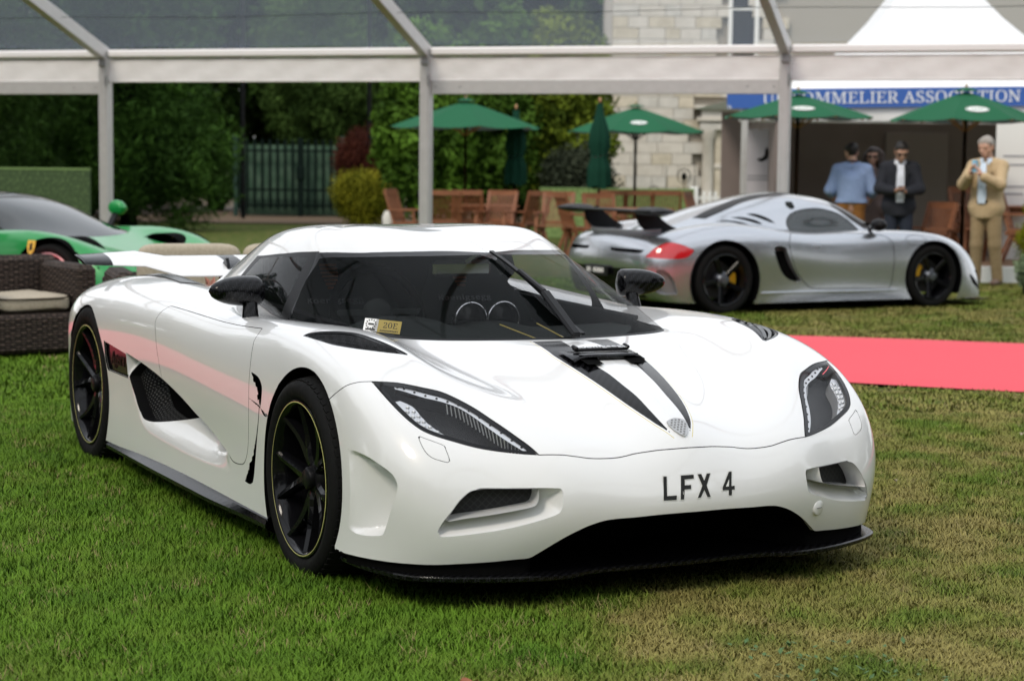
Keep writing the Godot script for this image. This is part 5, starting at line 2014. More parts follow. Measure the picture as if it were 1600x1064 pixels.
func interior(car: Node3D) -> void:
	# dashboard, seats, steering wheel, mirror, wiper
	var tub := MB.new()
	tub.box(Transform3D(Basis(), uvw(-1.72, 0, 0.76)), Vector3(0.95, 0.40, 0.08))
	tub.box(Transform3D(Basis(), uvw(-1.1, 0, 0.66)), Vector3(1.34, 0.06, 1.3))
	for sg in [1.0, -1.0]:
		tub.bar(uvw(-0.55, sg * 0.60, 0.72), uvw(-1.6, sg * 0.60, 0.75), 0.05, 0.10)
	mi("cockpit_tub", tub.mesh(), M.cabin_dark, car)
	var db := MB.new()
	var rows: Array = []
	for i in 21:
		var v := lerpf(-0.60, 0.60, i / 20.0)
		var e := 1.0 - pow(absf(v) / 0.62, 3.0)
		var cowl := 0.055 * exp(-pow((v - 0.36) / 0.17, 4.0)) + 0.028 * exp(-pow(v / 0.13, 4.0))
		var back := -0.60 - 0.1 * (1.0 - e)
		var row: Array = [uvw(-0.02 - 0.55 * pow(absf(v) / 0.6, 2.2), v, 0.735)]
		for j in 7:
			var f := j / 6.0
			row.append(uvw(lerpf(-0.06 - 0.55 * pow(absf(v) / 0.6, 2.2), back, f), v, 0.735 + cowl * smooth01((f - 0.2) / 0.7)))
		row.append(uvw(back - 0.02, v, 0.66))
		rows.append(row)
	db.grid(rows, false, uvw(-0.4, 0, 0.2))
	mi("dashboard", db.mesh(), M.cabin_grey, car)
	var dt := MB.new()
	for sg in [1.0, -1.0]:
		dt.bar(uvw(-0.10, sg * 0.055, 0.742), uvw(-0.34, sg * 0.075, 0.772), 0.004, 0.003)
	mi("dashboard_line", dt.mesh(), M.yellow_line, car)
	for v in [0.065, -0.07]:
		var gp := MB.new()
		gp.lathe(Transform3D(Basis(Vector3(0, 0, -1), Vector3(0, 1, 0), Vector3(1, 0, 0)), uvw(-0.60, v, 0.768)), [Vector2(0.062, 0.0), Vector2(0.064, 0.03), Vector2(0.058, 0.035), Vector2(0.0, 0.02)], 28)
		mi("instrument_pod", gp.mesh(), M.black_gloss, car)
		var gr := MB.new()
		gr.lathe(Transform3D(Basis(Vector3(0, 0, -1), Vector3(0, 1, 0), Vector3(1, 0, 0)), uvw(-0.60, v, 0.768)), [Vector2(0.064, -0.002), Vector2(0.067, 0.0), Vector2(0.064, 0.002)], 36)
		mi("pod_ring", gr.mesh(), M.chrome, car)
	# steering wheel in front of the seat on the car's right
	var sw := MB.new()
	var pts: Array = []
	var rad: Array = []
	var tb := Transform3D(Basis(Vector3.RIGHT, -0.38), uvw(-0.80, 0.36, 0.79))
	for i in 37:
		var an := TAU * i / 36.0
		pts.append(tb * Vector3(cos(an) * 0.175, sin(an) * 0.17, 0))
		rad.append(0.0155)
	sw.tube(pts, rad, 10, false)
	mi("steering_wheel", sw.mesh(), M.black_satin, car)
	var sh := MB.new()
	sh.bar(tb * Vector3(-0.17, 0, 0), tb * Vector3(0.17, 0, 0), 0.03, 0.02)
	sh.ball(tb * Vector3.ZERO, Vector3(0.06, 0.05, 0.03))
	mi("steering_hub", sh.mesh(), M.cabin_grey, car)
	for sg in [1.0, -1.0]:
		var seat := Node3D.new()
		seat.name = "seat"
		car.add_child(seat, true)
		var sb := MB.new()
		var sr: Array = []
		for i in 13:
			var f := i / 12.0
			var row: Array = []
			var hw := 0.25 - 0.10 * smooth01((f - 0.45) / 0.4)
			if f > 0.9:
				hw *= 1.0 - 0.5 * smooth01((f - 0.9) / 0.1)
			for j in 13:
				var a := lerpf(-1.0, 1.0, j / 12.0)
				row.append(uvw(-1.26 - 0.30 * f - 0.12 * a * a * -1.0 * (1.0 - 0.5 * f), sg * 0.29 + a * hw, 0.50 + 0.52 * f))
			sr.append(row)
		sb.grid(sr, false, uvw(-2.2, sg * 0.29, 0.6))
		mi("backrest", sb.mesh(), M.cabin_grey, seat)
		mi("cushion", box_mesh(Vector3(0.46, 0.12, 0.5), 0.04), M.cabin_grey, seat, uvw(-1.0, sg * 0.29, 0.45))
		# shield and name on the headrest
		var em := MB.new()
		var poly := PackedVector2Array([Vector2(-0.045, 0.05), Vector2(0, 0.065), Vector2(0.045, 0.05), Vector2(0.042, 0.0), Vector2(0.022, -0.05), Vector2(0, -0.075), Vector2(-0.022, -0.05), Vector2(-0.042, 0.0)])
		for i in 7:
			var y0 := 0.05 - i * 0.017
			var hw2: float = 0.04 * (1.0 - pow(maxf(0.0, -(y0 - 0.02)) / 0.12, 1.4))
			em.box(Transform3D(Basis(), Vector3(0, y0, 0)), Vector3(hw2 * 1.9, 0.011, 0.002))
		var e2 := mi("seat_emblem", em.mesh(), M.emblem_orange, seat)
		e2.transform = Transform3D(Basis(Vector3.RIGHT, -0.52), uvw(-1.465, sg * 0.29, 0.885))
		letters(seat, "seat_name", "Koenigsegg", M.font_bold, 0.022, 0.001, M.seat_print, Transform3D(Basis(Vector3.RIGHT, -0.52), uvw(-1.405, sg * 0.29, 0.79)), 1.5)
	var rm := MB.new()
	rm.box(Transform3D(Basis(Vector3.RIGHT, 0.1), uvw(-0.70, 0.06, 0.955)), Vector3(0.24, 0.06, 0.03), 0.012)
	rm.bar(uvw(-0.68, 0.05, 0.98), uvw(-0.64, 0.02, 1.01), 0.012, 0.012)
	mi("rear_view_mirror", rm.mesh(), M.mirror_glass, car)
	# one big wiper parked up the middle of the screen
	var wp := MB.new()
	var line: Array = []
	for i in 9:
		var f := i / 8.0
		var u := lerpf(0.06, -0.57, f)
		var wv := lerpf(-0.045, 0.0, f)
		var scr := screen_w(u)
		line.append(uvw(u, wv, scr + 0.018 + 0.006 * sin(PI * f)))
	for i in 8:
		wp.bar(line[i], line[i + 1], 0.016, 0.008)
	mi("wiper_blade", wp.mesh(), M.black_satin, car)
	var wa := MB.new()
	wa.bar(uvw(0.075, -0.015, 0.762), uvw(-0.18, -0.02, screen_w(-0.18) + 0.045), 0.038, 0.022, Vector3.UP, 0.008)
	wa.bar(uvw(-0.18, -0.02, screen_w(-0.18) + 0.045), uvw(-0.36, -0.01, screen_w(-0.36) + 0.035), 0.022, 0.016, Vector3.UP, 0.005)
	mi("wiper_arm", wa.mesh(), M.black_satin, car)

func screen_w(u: float) -> float:
	var best := 1e9
	var o := 0.75
	for i in 61:
		var q := screen_net.at(0, 3.0 * i / 60.0)
		if absf(q.z - u) < best:
			best = absf(q.z - u)
			o = q.y
	return o

var screen_net: Net

# ---------------------------------------------------------------- the two cars behind
func plain_wheel(car: Node3D, u: float, v: float, w: float, R: float, rim: float, half: float, look: Dictionary) -> void:
	var root := Node3D.new()
	root.name = "wheel"
	car.add_child(root, true)
	var side := signf(v)
	root.transform = Transform3D(Basis(Vector3(-side, 0, 0), Vector3.UP, Vector3(0, 0, -side)), uvw(u, v, w))
	var b := MB.new()
	b.lathe(Transform3D(), tyre_profile(R, rim, half), 48)
	mi("tyre", b.mesh(), M.tyre, root)
	var o := half - 0.004
	var g := MB.new()
	g.lathe(Transform3D(), [Vector2(rim + 0.002, o), Vector2(rim - 0.006, o + 0.005), Vector2(rim - 0.018, o), Vector2(rim - 0.03, o - 0.1), Vector2(rim - 0.035, -half + 0.02)], 48)
	mi("rim", g.mesh(), look.rim, root)
	var d := MB.new()
	d.lathe(Transform3D(), [Vector2(0.0, 0.0), Vector2(rim - 0.07, 0.0), Vector2(rim - 0.07, -0.03)], 36)
	mi("brake_disc", d.mesh(), look.disc, root)
	var c := MB.new()
	for k in 5:
		var an: float = look.caliper_at + k * 0.15
		c.box(Transform3D(Basis(Vector3.RIGHT, an), Vector3(0.02, cos(an) * (rim - 0.09), sin(an) * (rim - 0.09))), Vector3(0.07, 0.075, 0.05), 0.012)
	mi("brake_caliper", c.mesh(), look.caliper, root)
	for k in int(look.spokes):
		var an: float = look.turn + TAU * k / look.spokes
		var sp := MB.new()
		var e := Vector3(0, cos(an), sin(an))
		var e2 := Vector3(0, cos(an + 0.12), sin(an + 0.12))
		sp.bar(e * 0.05 + Vector3(o - 0.05, 0, 0), e2 * (rim - 0.015) + Vector3(o - 0.012, 0, 0), look.spoke_width, 0.035, Vector3.RIGHT, 0.008)
		mi("spoke", sp.mesh(), look.spoke, root)
	var h := MB.new()
	h.lathe(Transform3D(), [Vector2(0.085, o - 0.09), Vector2(0.08, o - 0.04), Vector2(0.05, o - 0.025), Vector2(0.045, o + 0.0), Vector2(0.03, o + 0.005), Vector2(0.0, o + 0.003)], 24)
	mi("hub", h.mesh(), look.hub, root)

func arch_liners(car: Node3D, list: Array) -> void:
	for a in list:
		for sg in [1.0, -1.0]:
			var lb := MB.new()
			var prev: Array = []
			for i in 37:
				var an: float = lerpf(-0.5, PI + 0.5, i / 36.0)
				var row := []
				for x in [a[3], a[3] - 0.06, a[3] - 0.42]:
					var rr: float = a[2] + (0.004 if x < a[3] else 0.0)
					row.append(uvw(a[0] + rr * cos(an), sg * x, a[1] + rr * sin(an)))
				if i > 0:
					for j in 2:
						lb.quad_out(prev[j], row[j], row[j + 1], prev[j + 1], 2.0 * row[j] - uvw(a[0], sg * 0.8, a[1]))
				prev = row
			mi("arch_liner", lb.mesh(), M.black_matte, car)

func side_patch(car: Node3D, S: Surf, k: Net, numbers: Array, called: String, m: Material, sink_by: float, gap := 0.0, flip := true) -> Surf:
	# cuts a patch out of the sheet, sets it back and closes the step with a wall
	var r := cut_gap(S, curve(k, numbers), gap, 0.03)
	var by := func(_q: Vector3, n: Vector3, _p: Vector2) -> Vector3:
		return -n * sink_by
	var inner := moved(r[0], by) if sink_by != 0.0 else r[0] as Surf
	mi(called, surf_mesh(inner), m, car)
	if flip:
		mi(called, surf_mesh(inner, true), m, car)
	if sink_by > 0.004:
		var wl := wall(r[0], inner)
		mi(called + "_edge", wl.mesh(), m, car)
		if flip:
			mi(called + "_edge", flip_mb(wl).mesh(), m, car)
	if gap > 0.0:
		var seam_by := func(_q: Vector3, n: Vector3, _p: Vector2) -> Vector3:
			return -n * 0.008
		mi("panel_gap", surf_mesh(join([moved(r[2], seam_by)], flip)), M.gap_dark, car)
	return r[1]

func build_silver() -> void:
	var car := thing("silver_coupe", "silver mid-engined coupe with black rear spoiler, parked side on behind the white car", "car", Vector3(SILVER_AT[0], -0.1, SILVER_AT[1]), SILVER_AT[2])
	var BN := net(R_BODY_NET, R_BODY_SPANS[0], R_BODY_SPANS[1])
	var CN := net(R_CABIN_NET, R_CABIN_SPANS[0], R_CABIN_SPANS[1])
	var S := sheet(BN, 8, 6, uvw(-1.3, 0, 0.3))
	for a in [[0.0, 0.32, 0.375], [-2.625, 0.325, 0.40]]:
		refine_circle(S, a[0], a[1], a[2], 0.93, 0.03)
		S = circle_cut(S, a[0], a[1], a[2])[1]
	arch_liners(car, [[0.0, 0.32, 0.375, 0.935], [-2.625, 0.325, 0.40, 0.965]])
	S = side_patch(car, S, BN, F_r_door, "door", M.silver, 0.0, 0.004)
	S = side_patch(car, S, BN, F_r_intake, "side_intake", M.silver_dark, 0.10)
	S = side_patch(car, S, BN, F_r_tail, "tail_light", M.tail_red, 0.004)
	S = side_patch(car, S, BN, F_r_slot, "rear_slot", M.black_matte, 0.05)
	S = side_patch(car, S, BN, F_r_vent, "bumper_vent", M.silver_dark, 0.05)
	S = side_patch(car, S, BN, F_r_fuel, "filler_flap", M.silver, 0.0, 0.003)
	S = side_patch(car, S, BN, F_r_slit1, "bumper_slit", M.black_matte, 0.03)
	S = side_patch(car, S, BN, F_r_slit2, "bumper_slit", M.black_matte, 0.03)
	mi("body", surf_mesh(join([S], true)), M.silver, car)
	var C := sheet(CN, 8, 8, uvw(-1.4, 0, 0.8))
	C = side_patch(car, C, CN, F_r_window, "side_window", M.side_glass_far, 0.006, 0.006)
	for f in [[1015, 75, 985, 95, 945, 55, 925, 8, 948, 12, 985, 60], [960, 150, 930, 160, 895, 105, 885, 45, 905, 50, 935, 110], [905, 205, 880, 205, 855, 150, 842, 85, 860, 95, 885, 155]]:
		C = side_patch(car, C, CN, f, "louvre", M.black_matte, 0.03)
	C = side_patch(car, C, CN, F_r_band, "rear_window_band", M.black_satin, 0.0)
	# windscreen
	var ws := Edge.new()
	ws.st = PackedVector2Array([Vector2(4.25, 0.12), Vector2(4.1, 1.0), Vector2(3.6, 2.2), Vector2(2.0, 2.75), Vector2(-1, 2.8), Vector2(-1, 0.12)])
	for q in ws.st:
		ws.pts.append(CN.at(q.x, q.y))
	ws.fin()
	var r := cut_gap(C, ws, 0.0, 0.03)
	mi("windscreen", surf_mesh(join([r[0]], true)), M.black_gloss, car)
	mi("roof", surf_mesh(join([r[1]], true)), M.silver, car)
	var ub := MB.new()
	ub.box(Transform3D(Basis(), uvw(-1.3, 0, 0.36)), Vector3(1.0, 0.44, 3.9))
	ub.box(Transform3D(Basis(), uvw(-1.3, 0, 0.36)), Vector3(1.78, 0.5, 1.6))
	ub.box(Transform3D(Basis(), uvw(-1.3, 0, 0.72)), Vector3(1.2, 0.3, 1.4))
	mi("underbody", ub.mesh(), M.black_matte, car)
	# rear: dark recess with number plate, diffuser
	var rb := MB.new()
	var rows: Array = []
	for i in 13:
		var s := lerpf(12.75, 14.0, i / 12.0)
		var row: Array = []
		for j in 4:
			var q := BN.at(s, lerpf(4.55, 6.6, j / 3.0))
			row.append(q + _outr(BN, Vector2(s, lerpf(4.55, 6.6, j / 3.0))) * 0.004)
		rows.append(row)
	for i in range(11, -1, -1):
		var row2: Array = []
		for q in rows[i]:
			row2.append((q as Vector3) * Vector3(-1, 1, 1))
		rows.append(row2)
	rb.grid(rows, false, uvw(-2.5, 0, 0.4))
	mi("rear_recess", rb.mesh(), M.black_gloss, car)
	var np := Node3D.new()
	np.name = "number_plate"
	car.add_child(np, true)
	np.transform = Transform3D(Basis(Vector3(-1, 0, 0), Vector3(0, 1, 0), Vector3(0, 0, -1)), uvw(-3.535, 0.0, 0.40))
	mi("plate", box_mesh(Vector3(0.46, 0.1, 0.012), 0.004), M.black_satin, np)
	for i in 8:
		var gl := box_mesh(Vector3(0.03 if i % 3 != 1 else 0.022, 0.045, 0.004))
		if i != 2:
			mi("plate_character", gl, M.plate_white, np, Vector3(-0.15 + i * 0.042, 0.005, 0.008))
	# ledge along the sill
	for sg in [1.0, -1.0]:
		var sk := MB.new()
		sk.bar(uvw(-0.50, sg * 0.945, 0.195), uvw(-2.2, sg * 0.95, 0.20), 0.05, 0.022, Vector3.UP, 0.008)
		mi("sill_ledge", sk.mesh(), M.silver, car)
		var mr := MB.new()
		mr.ball(uvw(-0.72, sg * 0.90, 0.86), Vector3(0.10, 0.065, 0.075))
		mr.bar(uvw(-0.70, sg * 0.72, 0.81), uvw(-0.72, sg * 0.86, 0.84), 0.03, 0.03)
		mi("door_mirror", mr.mesh(), M.black_satin, car)
		var dh := MB.new()
		var dq := uvw(-1.66, sg * 0.905, 0.64)
		for row in [[-1.50, 0.655], [-1.58, 0.657], [-1.64, 0.655]]:
			pass
		dh.ball(uvw(-1.53, sg * 0.903, 0.642), Vector3(0.016, 0.026, 0.085))
		mi("door_handle", dh.mesh(), M.silver_dark, car)
		# canards and splitter corner
		var ca := MB.new()
		ca.bar(uvw(0.50, sg * 0.90, 0.075), uvw(0.86, sg * 0.70, 0.06), 0.16, 0.014, Vector3.UP)
		mi("splitter", ca.mesh(), M.carbon, car)
	# spoiler: thin plane, thick round tips, two curved stays
	var wb := MB.new()
	wb.bar(uvw(-3.34, -0.80, 1.0), uvw(-3.34, 0.80, 1.0), 0.24, 0.02, Vector3(0.12, 1, 0).normalized(), 0.008)
	mi("spoiler_plane", wb.mesh(), M.black_satin, car)
	for sg in [1.0, -1.0]:
		var tp := MB.new()
		var ring: Array = []
		for i in 9:
			var f := i / 8.0
			var v := lerpf(0.55, 0.93, f)
			var e := sqrt(maxf(0.02, 1.0 - pow(f, 6.0))) * minf(1.0, 0.35 + f * 2.5)
			var rr: Array = []
			for j in 17:
				var an := TAU * j / 16.0
				rr.append(uvw(-3.34 + cos(an) * 0.16 * (0.8 + 0.2 * e), sg * v, 1.0 + sin(an) * 0.045 * e))
			ring.append(rr)
		tp.grid(ring, false, uvw(-3.34, sg * 0.7, 1.0))
		mi("spoiler_tip", tp.mesh(), M.black_satin, car)
		var st := MB.new()
		var rows2: Array = []
		for i in 9:
			var f := i / 8.0
			var u0 := lerpf(-3.30, -2.98, f)
			var y0 := lerpf(1.0, 0.80, f) + 0.05 * sin(PI * f) * -1.0
			var wd := lerpf(0.10, 0.26, sin(PI * minf(1.0, f * 0.8 + 0.1)))
			rows2.append([uvw(u0 + wd * 0.4, sg * 0.50, y0 + 0.03), uvw(u0 - wd * 0.6, sg * 0.50, y0 - 0.03)])
		for i in 8:
			for dx in [0.012, -0.012]:
				var dv := Vector3(dx, 0, 0)
				st.quad_out(rows2[i][0] + dv, rows2[i + 1][0] + dv, rows2[i + 1][1] + dv, rows2[i][1] + dv, rows2[i][0] - dv * 5.0)
			st.quad_out(rows2[i][0] + Vector3(0.012, 0, 0), rows2[i + 1][0] + Vector3(0.012, 0, 0), rows2[i + 1][0] - Vector3(0.012, 0, 0), rows2[i][0] - Vector3(0.012, 0, 0), rows2[i][1])
			st.quad_out(rows2[i][1] + Vector3(0.012, 0, 0), rows2[i + 1][1] + Vector3(0.012, 0, 0), rows2[i + 1][1] - Vector3(0.012, 0, 0), rows2[i][1] - Vector3(0.012, 0, 0), rows2[i][0])
		mi("spoiler_stay", st.mesh(), M.black_satin, car)
	# duck tail lip
	var lip := MB.new()
	var lr: Array = []
	for i in 17:
		var s := lerpf(12.1, 14.0, i / 16.0)
		var a := BN.at(s, 0.3)
		var b := BN.at(s, 1.0)
		var o := (b - a).normalized()
		lr.append([a + Vector3(0, 0.002, 0), b + Vector3(0, 0.03, 0) + o * 0.01, b + Vector3(0, 0.034, 0) + o * 0.05, b + Vector3(0, 0.012, 0) + o * 0.055, b + o * 0.005 - Vector3(0, 0.03, 0)])
	for i in range(15, -1, -1):
		var row3: Array = []
		for q in lr[i]:
			row3.append((q as Vector3) * Vector3(-1, 1, 1))
		lr.append(row3)
	lip.grid(lr, false, uvw(-2.9, 0, 0.4))
	mi("tail_lip", lip.mesh(), M.silver_dark, car)
	# a driver's seat shows through the side glass
	for sg in [1.0, -1.0]:
		mi("seat_back", box_mesh(Vector3(0.42, 0.62, 0.14), 0.05), M.cabin_grey, car, uvw(-1.55, sg * 0.34, 0.78))
	var look := {"rim": M.black_gloss, "disc": M.disc, "caliper": M.caliper_yellow, "caliper_at": 0.0, "spokes": 5.0, "turn": 0.35, "spoke": M.black_gloss, "spoke_width": 0.055, "hub": M.hub_grey}
	for sg in [1.0, -1.0]:
		look.caliper_at = -1.0 if sg > 0.0 else 0.5
		look.caliper_at = 0.9 if sg > 0.0 else -1.5
		plain_wheel(car, 0.0, sg * 0.80, 0.325, 0.332, 0.245, 0.12, look)
		look.caliper_at = -1.95 if sg > 0.0 else 1.35
		plain_wheel(car, -2.625, sg * 0.79, 0.335, 0.345, 0.255, 0.155, look)

func _outr(k: Net, p: Vector2) -> Vector3:
	var n := k.normal(p.x, p.y)
	return n if n.dot(k.at(p.x, p.y) - uvw(-1.3, 0.0, 0.4)) > 0.0 else -n

func build_green() -> void:
	var car := thing("green_supercar", "bright green low sports car at the left edge, half hidden by the wicker chair", "car", Vector3(GREEN_AT[0], GREEN_AT[3], GREEN_AT[1]), GREEN_AT[2])
	var BN := net(G_BODY_NET, G_BODY_SPANS[0], G_BODY_SPANS[1])
	var CN := net(G_CABIN_NET, G_CABIN_SPANS[0], G_CABIN_SPANS[1])
	var S := sheet(BN, 8, 6, uvw(-1.3, 0, 0.3))
	for a in [[0.0, 0.34, 0.405], [-2.65, 0.345, 0.42]]:
		refine_circle(S, a[0], a[1], a[2], 0.95, 0.03)
		S = circle_cut(S, a[0], a[1], a[2])[1]
	arch_liners(car, [[0.0, 0.34, 0.405, 0.935], [-2.65, 0.345, 0.42, 0.965]])
	S = side_patch(car, S, BN, [405, 262, 390, 292, 372, 335, 352, 375, 346, 368, 362, 325, 380, 285, 396, 256], "headlamp", M.black_gloss, 0.006)
	S = side_patch(car, S, BN, [640, 240, 640, 330, 610, 440, 640, 480, 760, 470, 790, 360, 760, 240], "door", M.green_paint, 0.0, 0.003)
	mi("body", surf_mesh(join([S], true)), M.green_paint, car)
	var C := sheet(CN, 8, 8, uvw(-1.4, 0, 0.8))
	C = side_patch(car, C, CN, [520, 40, 505, 120, 520, 205, 600, 225, 700, 200, 740, 120, 700, 40], "side_window", M.black_gloss, 0.0)
	var ws := Edge.new()
	ws.st = PackedVector2Array([Vector2(4.75, -1), Vector2(4.7, 0.6), Vector2(4.55, 1.5), Vector2(4.2, 2.3), Vector2(3.0, 2.9), Vector2(-1, 2.9), Vector2(-1, -1)])
	for q in ws.st:
		ws.pts.append(CN.at(q.x, q.y))
	ws.fin()
	var r := cut_gap(C, ws, 0.0, 0.03)
	mi("windscreen", surf_mesh(join([r[0]], true)), M.dark_screen, car)
	mi("roof", surf_mesh(join([r[1]], true)), M.black_gloss, car)
	var ub := MB.new()
	ub.box(Transform3D(Basis(), uvw(-1.3, 0, 0.36)), Vector3(1.0, 0.44, 3.9))
	mi("underbody", ub.mesh(), M.black_matte, car)
	for sg in [1.0, -1.0]:
		var mr := MB.new()
		var ring: Array = []
		for i in 11:
			var f := i / 10.0
			var e := sin(PI * pow(f, 0.55))
			var rr: Array = []
			for j in 13:
				var an := TAU * j / 12.0
				rr.append(uvw(-0.86 + cos(an) * 0.10 * e, sg * lerpf(0.84, 1.06, f), 0.965 + sin(an) * 0.075 * e - 0.02 * f))
			ring.append(rr)
		mr.grid(ring, false, uvw(-0.86, sg * 0.92, 0.96))
		mi("door_mirror", mr.mesh(), M.green_paint, car)
		mi("mirror_arm", (func() -> ArrayMesh:
			var k := MB.new()
			k.bar(uvw(-0.80, sg * 0.72, 0.78), uvw(-0.86, sg * 0.90, 0.92), 0.05, 0.03)
			return k.mesh()).call(), M.black_satin, car)
		# yellow shield with a dark rearing animal
		var q := BN.at(4.95, 2.55)
		var n := _outr(BN, Vector2(4.95, 2.55))
		q.x *= sg
		n.x *= sg
		var yy := (Vector3.UP - n * n.y).normalized()
		var sh := Node3D.new()
		sh.name = "wing_shield"
		car.add_child(sh, true)
		sh.transform = Transform3D(Basis(yy.cross(n), yy, n), q + n * 0.004)
		var pb := MB.new()
		pb.prism(Transform3D(), PackedVector2Array([Vector2(-0.045, 0.06), Vector2(0.045, 0.06), Vector2(0.045, 0.0), Vector2(0.03, -0.045), Vector2(0, -0.07), Vector2(-0.03, -0.045), Vector2(-0.045, 0.0)]), 0.004)
		mi("shield", pb.mesh(), M.shield_yellow, sh)
		var hb := MB.new()
		hb.prism(Transform3D(Basis(), Vector3(0, 0, 0.004)), PackedVector2Array([Vector2(-0.012, -0.045), Vector2(0.0, -0.02), Vector2(0.02, -0.03), Vector2(0.022, -0.01), Vector2(0.012, 0.008), Vector2(0.02, 0.02), Vector2(0.008, 0.04), Vector2(-0.006, 0.03), Vector2(-0.022, 0.022), Vector2(-0.012, 0.008), Vector2(-0.016, -0.015)]), 0.002)
		mi("animal_mark", hb.mesh(), M.plate_black, sh)
	var look := {"rim": M.rim_red, "disc": M.disc_red, "caliper": M.caliper_red, "caliper_at": 1.2, "spokes": 5.0, "turn": 0.62, "spoke": M.black_gloss, "spoke_width": 0.05, "hub": M.black_satin}
	for sg in [1.0, -1.0]:
		plain_wheel(car, 0.0, sg * 0.81, 0.345, 0.35, 0.272, 0.125, look)
		plain_wheel(car, -2.65, sg * 0.80, 0.35, 0.355, 0.272, 0.16, look)

# ---------------------------------------------------------------- the place: lawn, carpet, marquee, pavilion, plants
func ground_y(z: float) -> float:
	return -0.1 * smooth01((-z - 8.0) / 9.0)

const ROW := Vector3(0.955, 0, 0.296)      # the marquee's long direction
const DEEP := Vector3(-0.296, 0, 0.955)    # from its back posts towards the camera

func sheet_on_ground(called: String, corners: Array, lift: float, m: Material, nu := 24, nv := 24) -> MeshInstance3D:
	# a four-cornered sheet that follows the ground
	var b := MB.new()
	var rows: Array = []
	for i in nu + 1:
		var row: Array = []
		for j in nv + 1:
			var p: Vector3 = corners[0].lerp(corners[1], float(i) / nu).lerp((corners[3] as Vector3).lerp(corners[2], float(i) / nu), float(j) / nv)
			p.y = ground_y(p.z) + lift
			row.append(p)
		rows.append(row)
	b.grid(rows, false, Vector3(0, -500, 0))
	return structure(called, b.mesh(), m)

func build_ground() -> void:
	sheet_on_ground("lawn", [Vector3(-70, 0, 30), Vector3(70, 0, 30), Vector3(70, 0, -90), Vector3(-70, 0, -90)], -0.006, M.soil_grass, 10, 240)
	sheet_on_ground("soil_bed", [Vector3(-40, 0, -44.5), Vector3(0.5, 0, -43.5), Vector3(0.5, 0, -70), Vector3(-40, 0, -70)], 0.02, M.bark, 8, 8)
	# red carpet: far and near edge run along the marquee
	var a := Vector3(2.5, 0, -16.07)
	var c := Vector3(2.25, 0, -12.08)
	var k := 10
	var rows: Array = []
	var b := MB.new()
	for i in 41:
		var t := lerpf(-12.5, 9.0, i / 40.0)
		var pf := a + ROW * t
		var pn := c + Vector3(0.92, 0, 0.385) * t
		var row: Array = []
		for j in k + 1:
			var p := pf.lerp(pn, float(j) / k)
			var wob := 0.02 * sin(t * 1.7 + 0.8) if (j == 0 or j == k) else 0.0
			p += DEEP * wob
			p.y = ground_y(p.z) + 0.028 + 0.004 * sin(t * 2.3 + j * 0.9)
			if j == 0 or j == k:
				p.y -= 0.012
			row.append(p)
		rows.append(row)
	b.grid(rows, false, Vector3(0, -500, 0))
	structure("red_carpet", b.mesh(), M.carpet)
	# a second run of the carpet beside the white car, left of the picture: it shows as a pink band in the door
	var F := Vector3(sin(CAR_AT[2]), 0, cos(CAR_AT[2]))
	var L := Vector3(-cos(CAR_AT[2]), 0, sin(CAR_AT[2]))
	var O := Vector3(CAR_AT[0], 0, CAR_AT[1])
	sheet_on_ground("red_carpet", [O + F * -3.7 + L * 2.1, O + F * -16.0 + L * 2.1, O + F * -16.0 + L * 3.4, O + F * -3.7 + L * 3.4], 0.028, M.carpet, 20, 4)

func tuft_mesh(seed_: int, blades: int, spread: float, tall: float, wide: float) -> ArrayMesh:
	var r := RandomNumberGenerator.new()
	r.seed = seed_
	var b := MB.new()
	for i in blades:
		var an := r.randf() * TAU
		var q := Vector3(cos(an), 0, sin(an)) * spread * sqrt(r.randf())
		var dirn := r.randf() * TAU
		var lean := Vector3(cos(dirn), 0, sin(dirn)) * r.randf_range(0.25, 1.0)
		var h := tall * r.randf_range(0.45, 1.0)
		var w := wide * r.randf_range(0.7, 1.2)
		var side := Vector3(-lean.z, 0, lean.x).normalized() * w * 0.5
		var p1 := q + Vector3.UP * h * 0.5 + lean * h * 0.22
		var p2 := q + Vector3.UP * h * (0.98 - 0.25 * lean.length()) + lean * h * 0.75
		var up := (Vector3.UP * 0.75 + lean * -0.3).normalized()
		b.tri(q - side, p1 - side * 0.8, q + side, up, up, up)
		b.tri(p1 - side * 0.8, p1 + side * 0.8, q + side, up, up, up)
		b.tri(p1 - side * 0.8, p2, p1 + side * 0.8, up, up, up)
	return b.mesh()

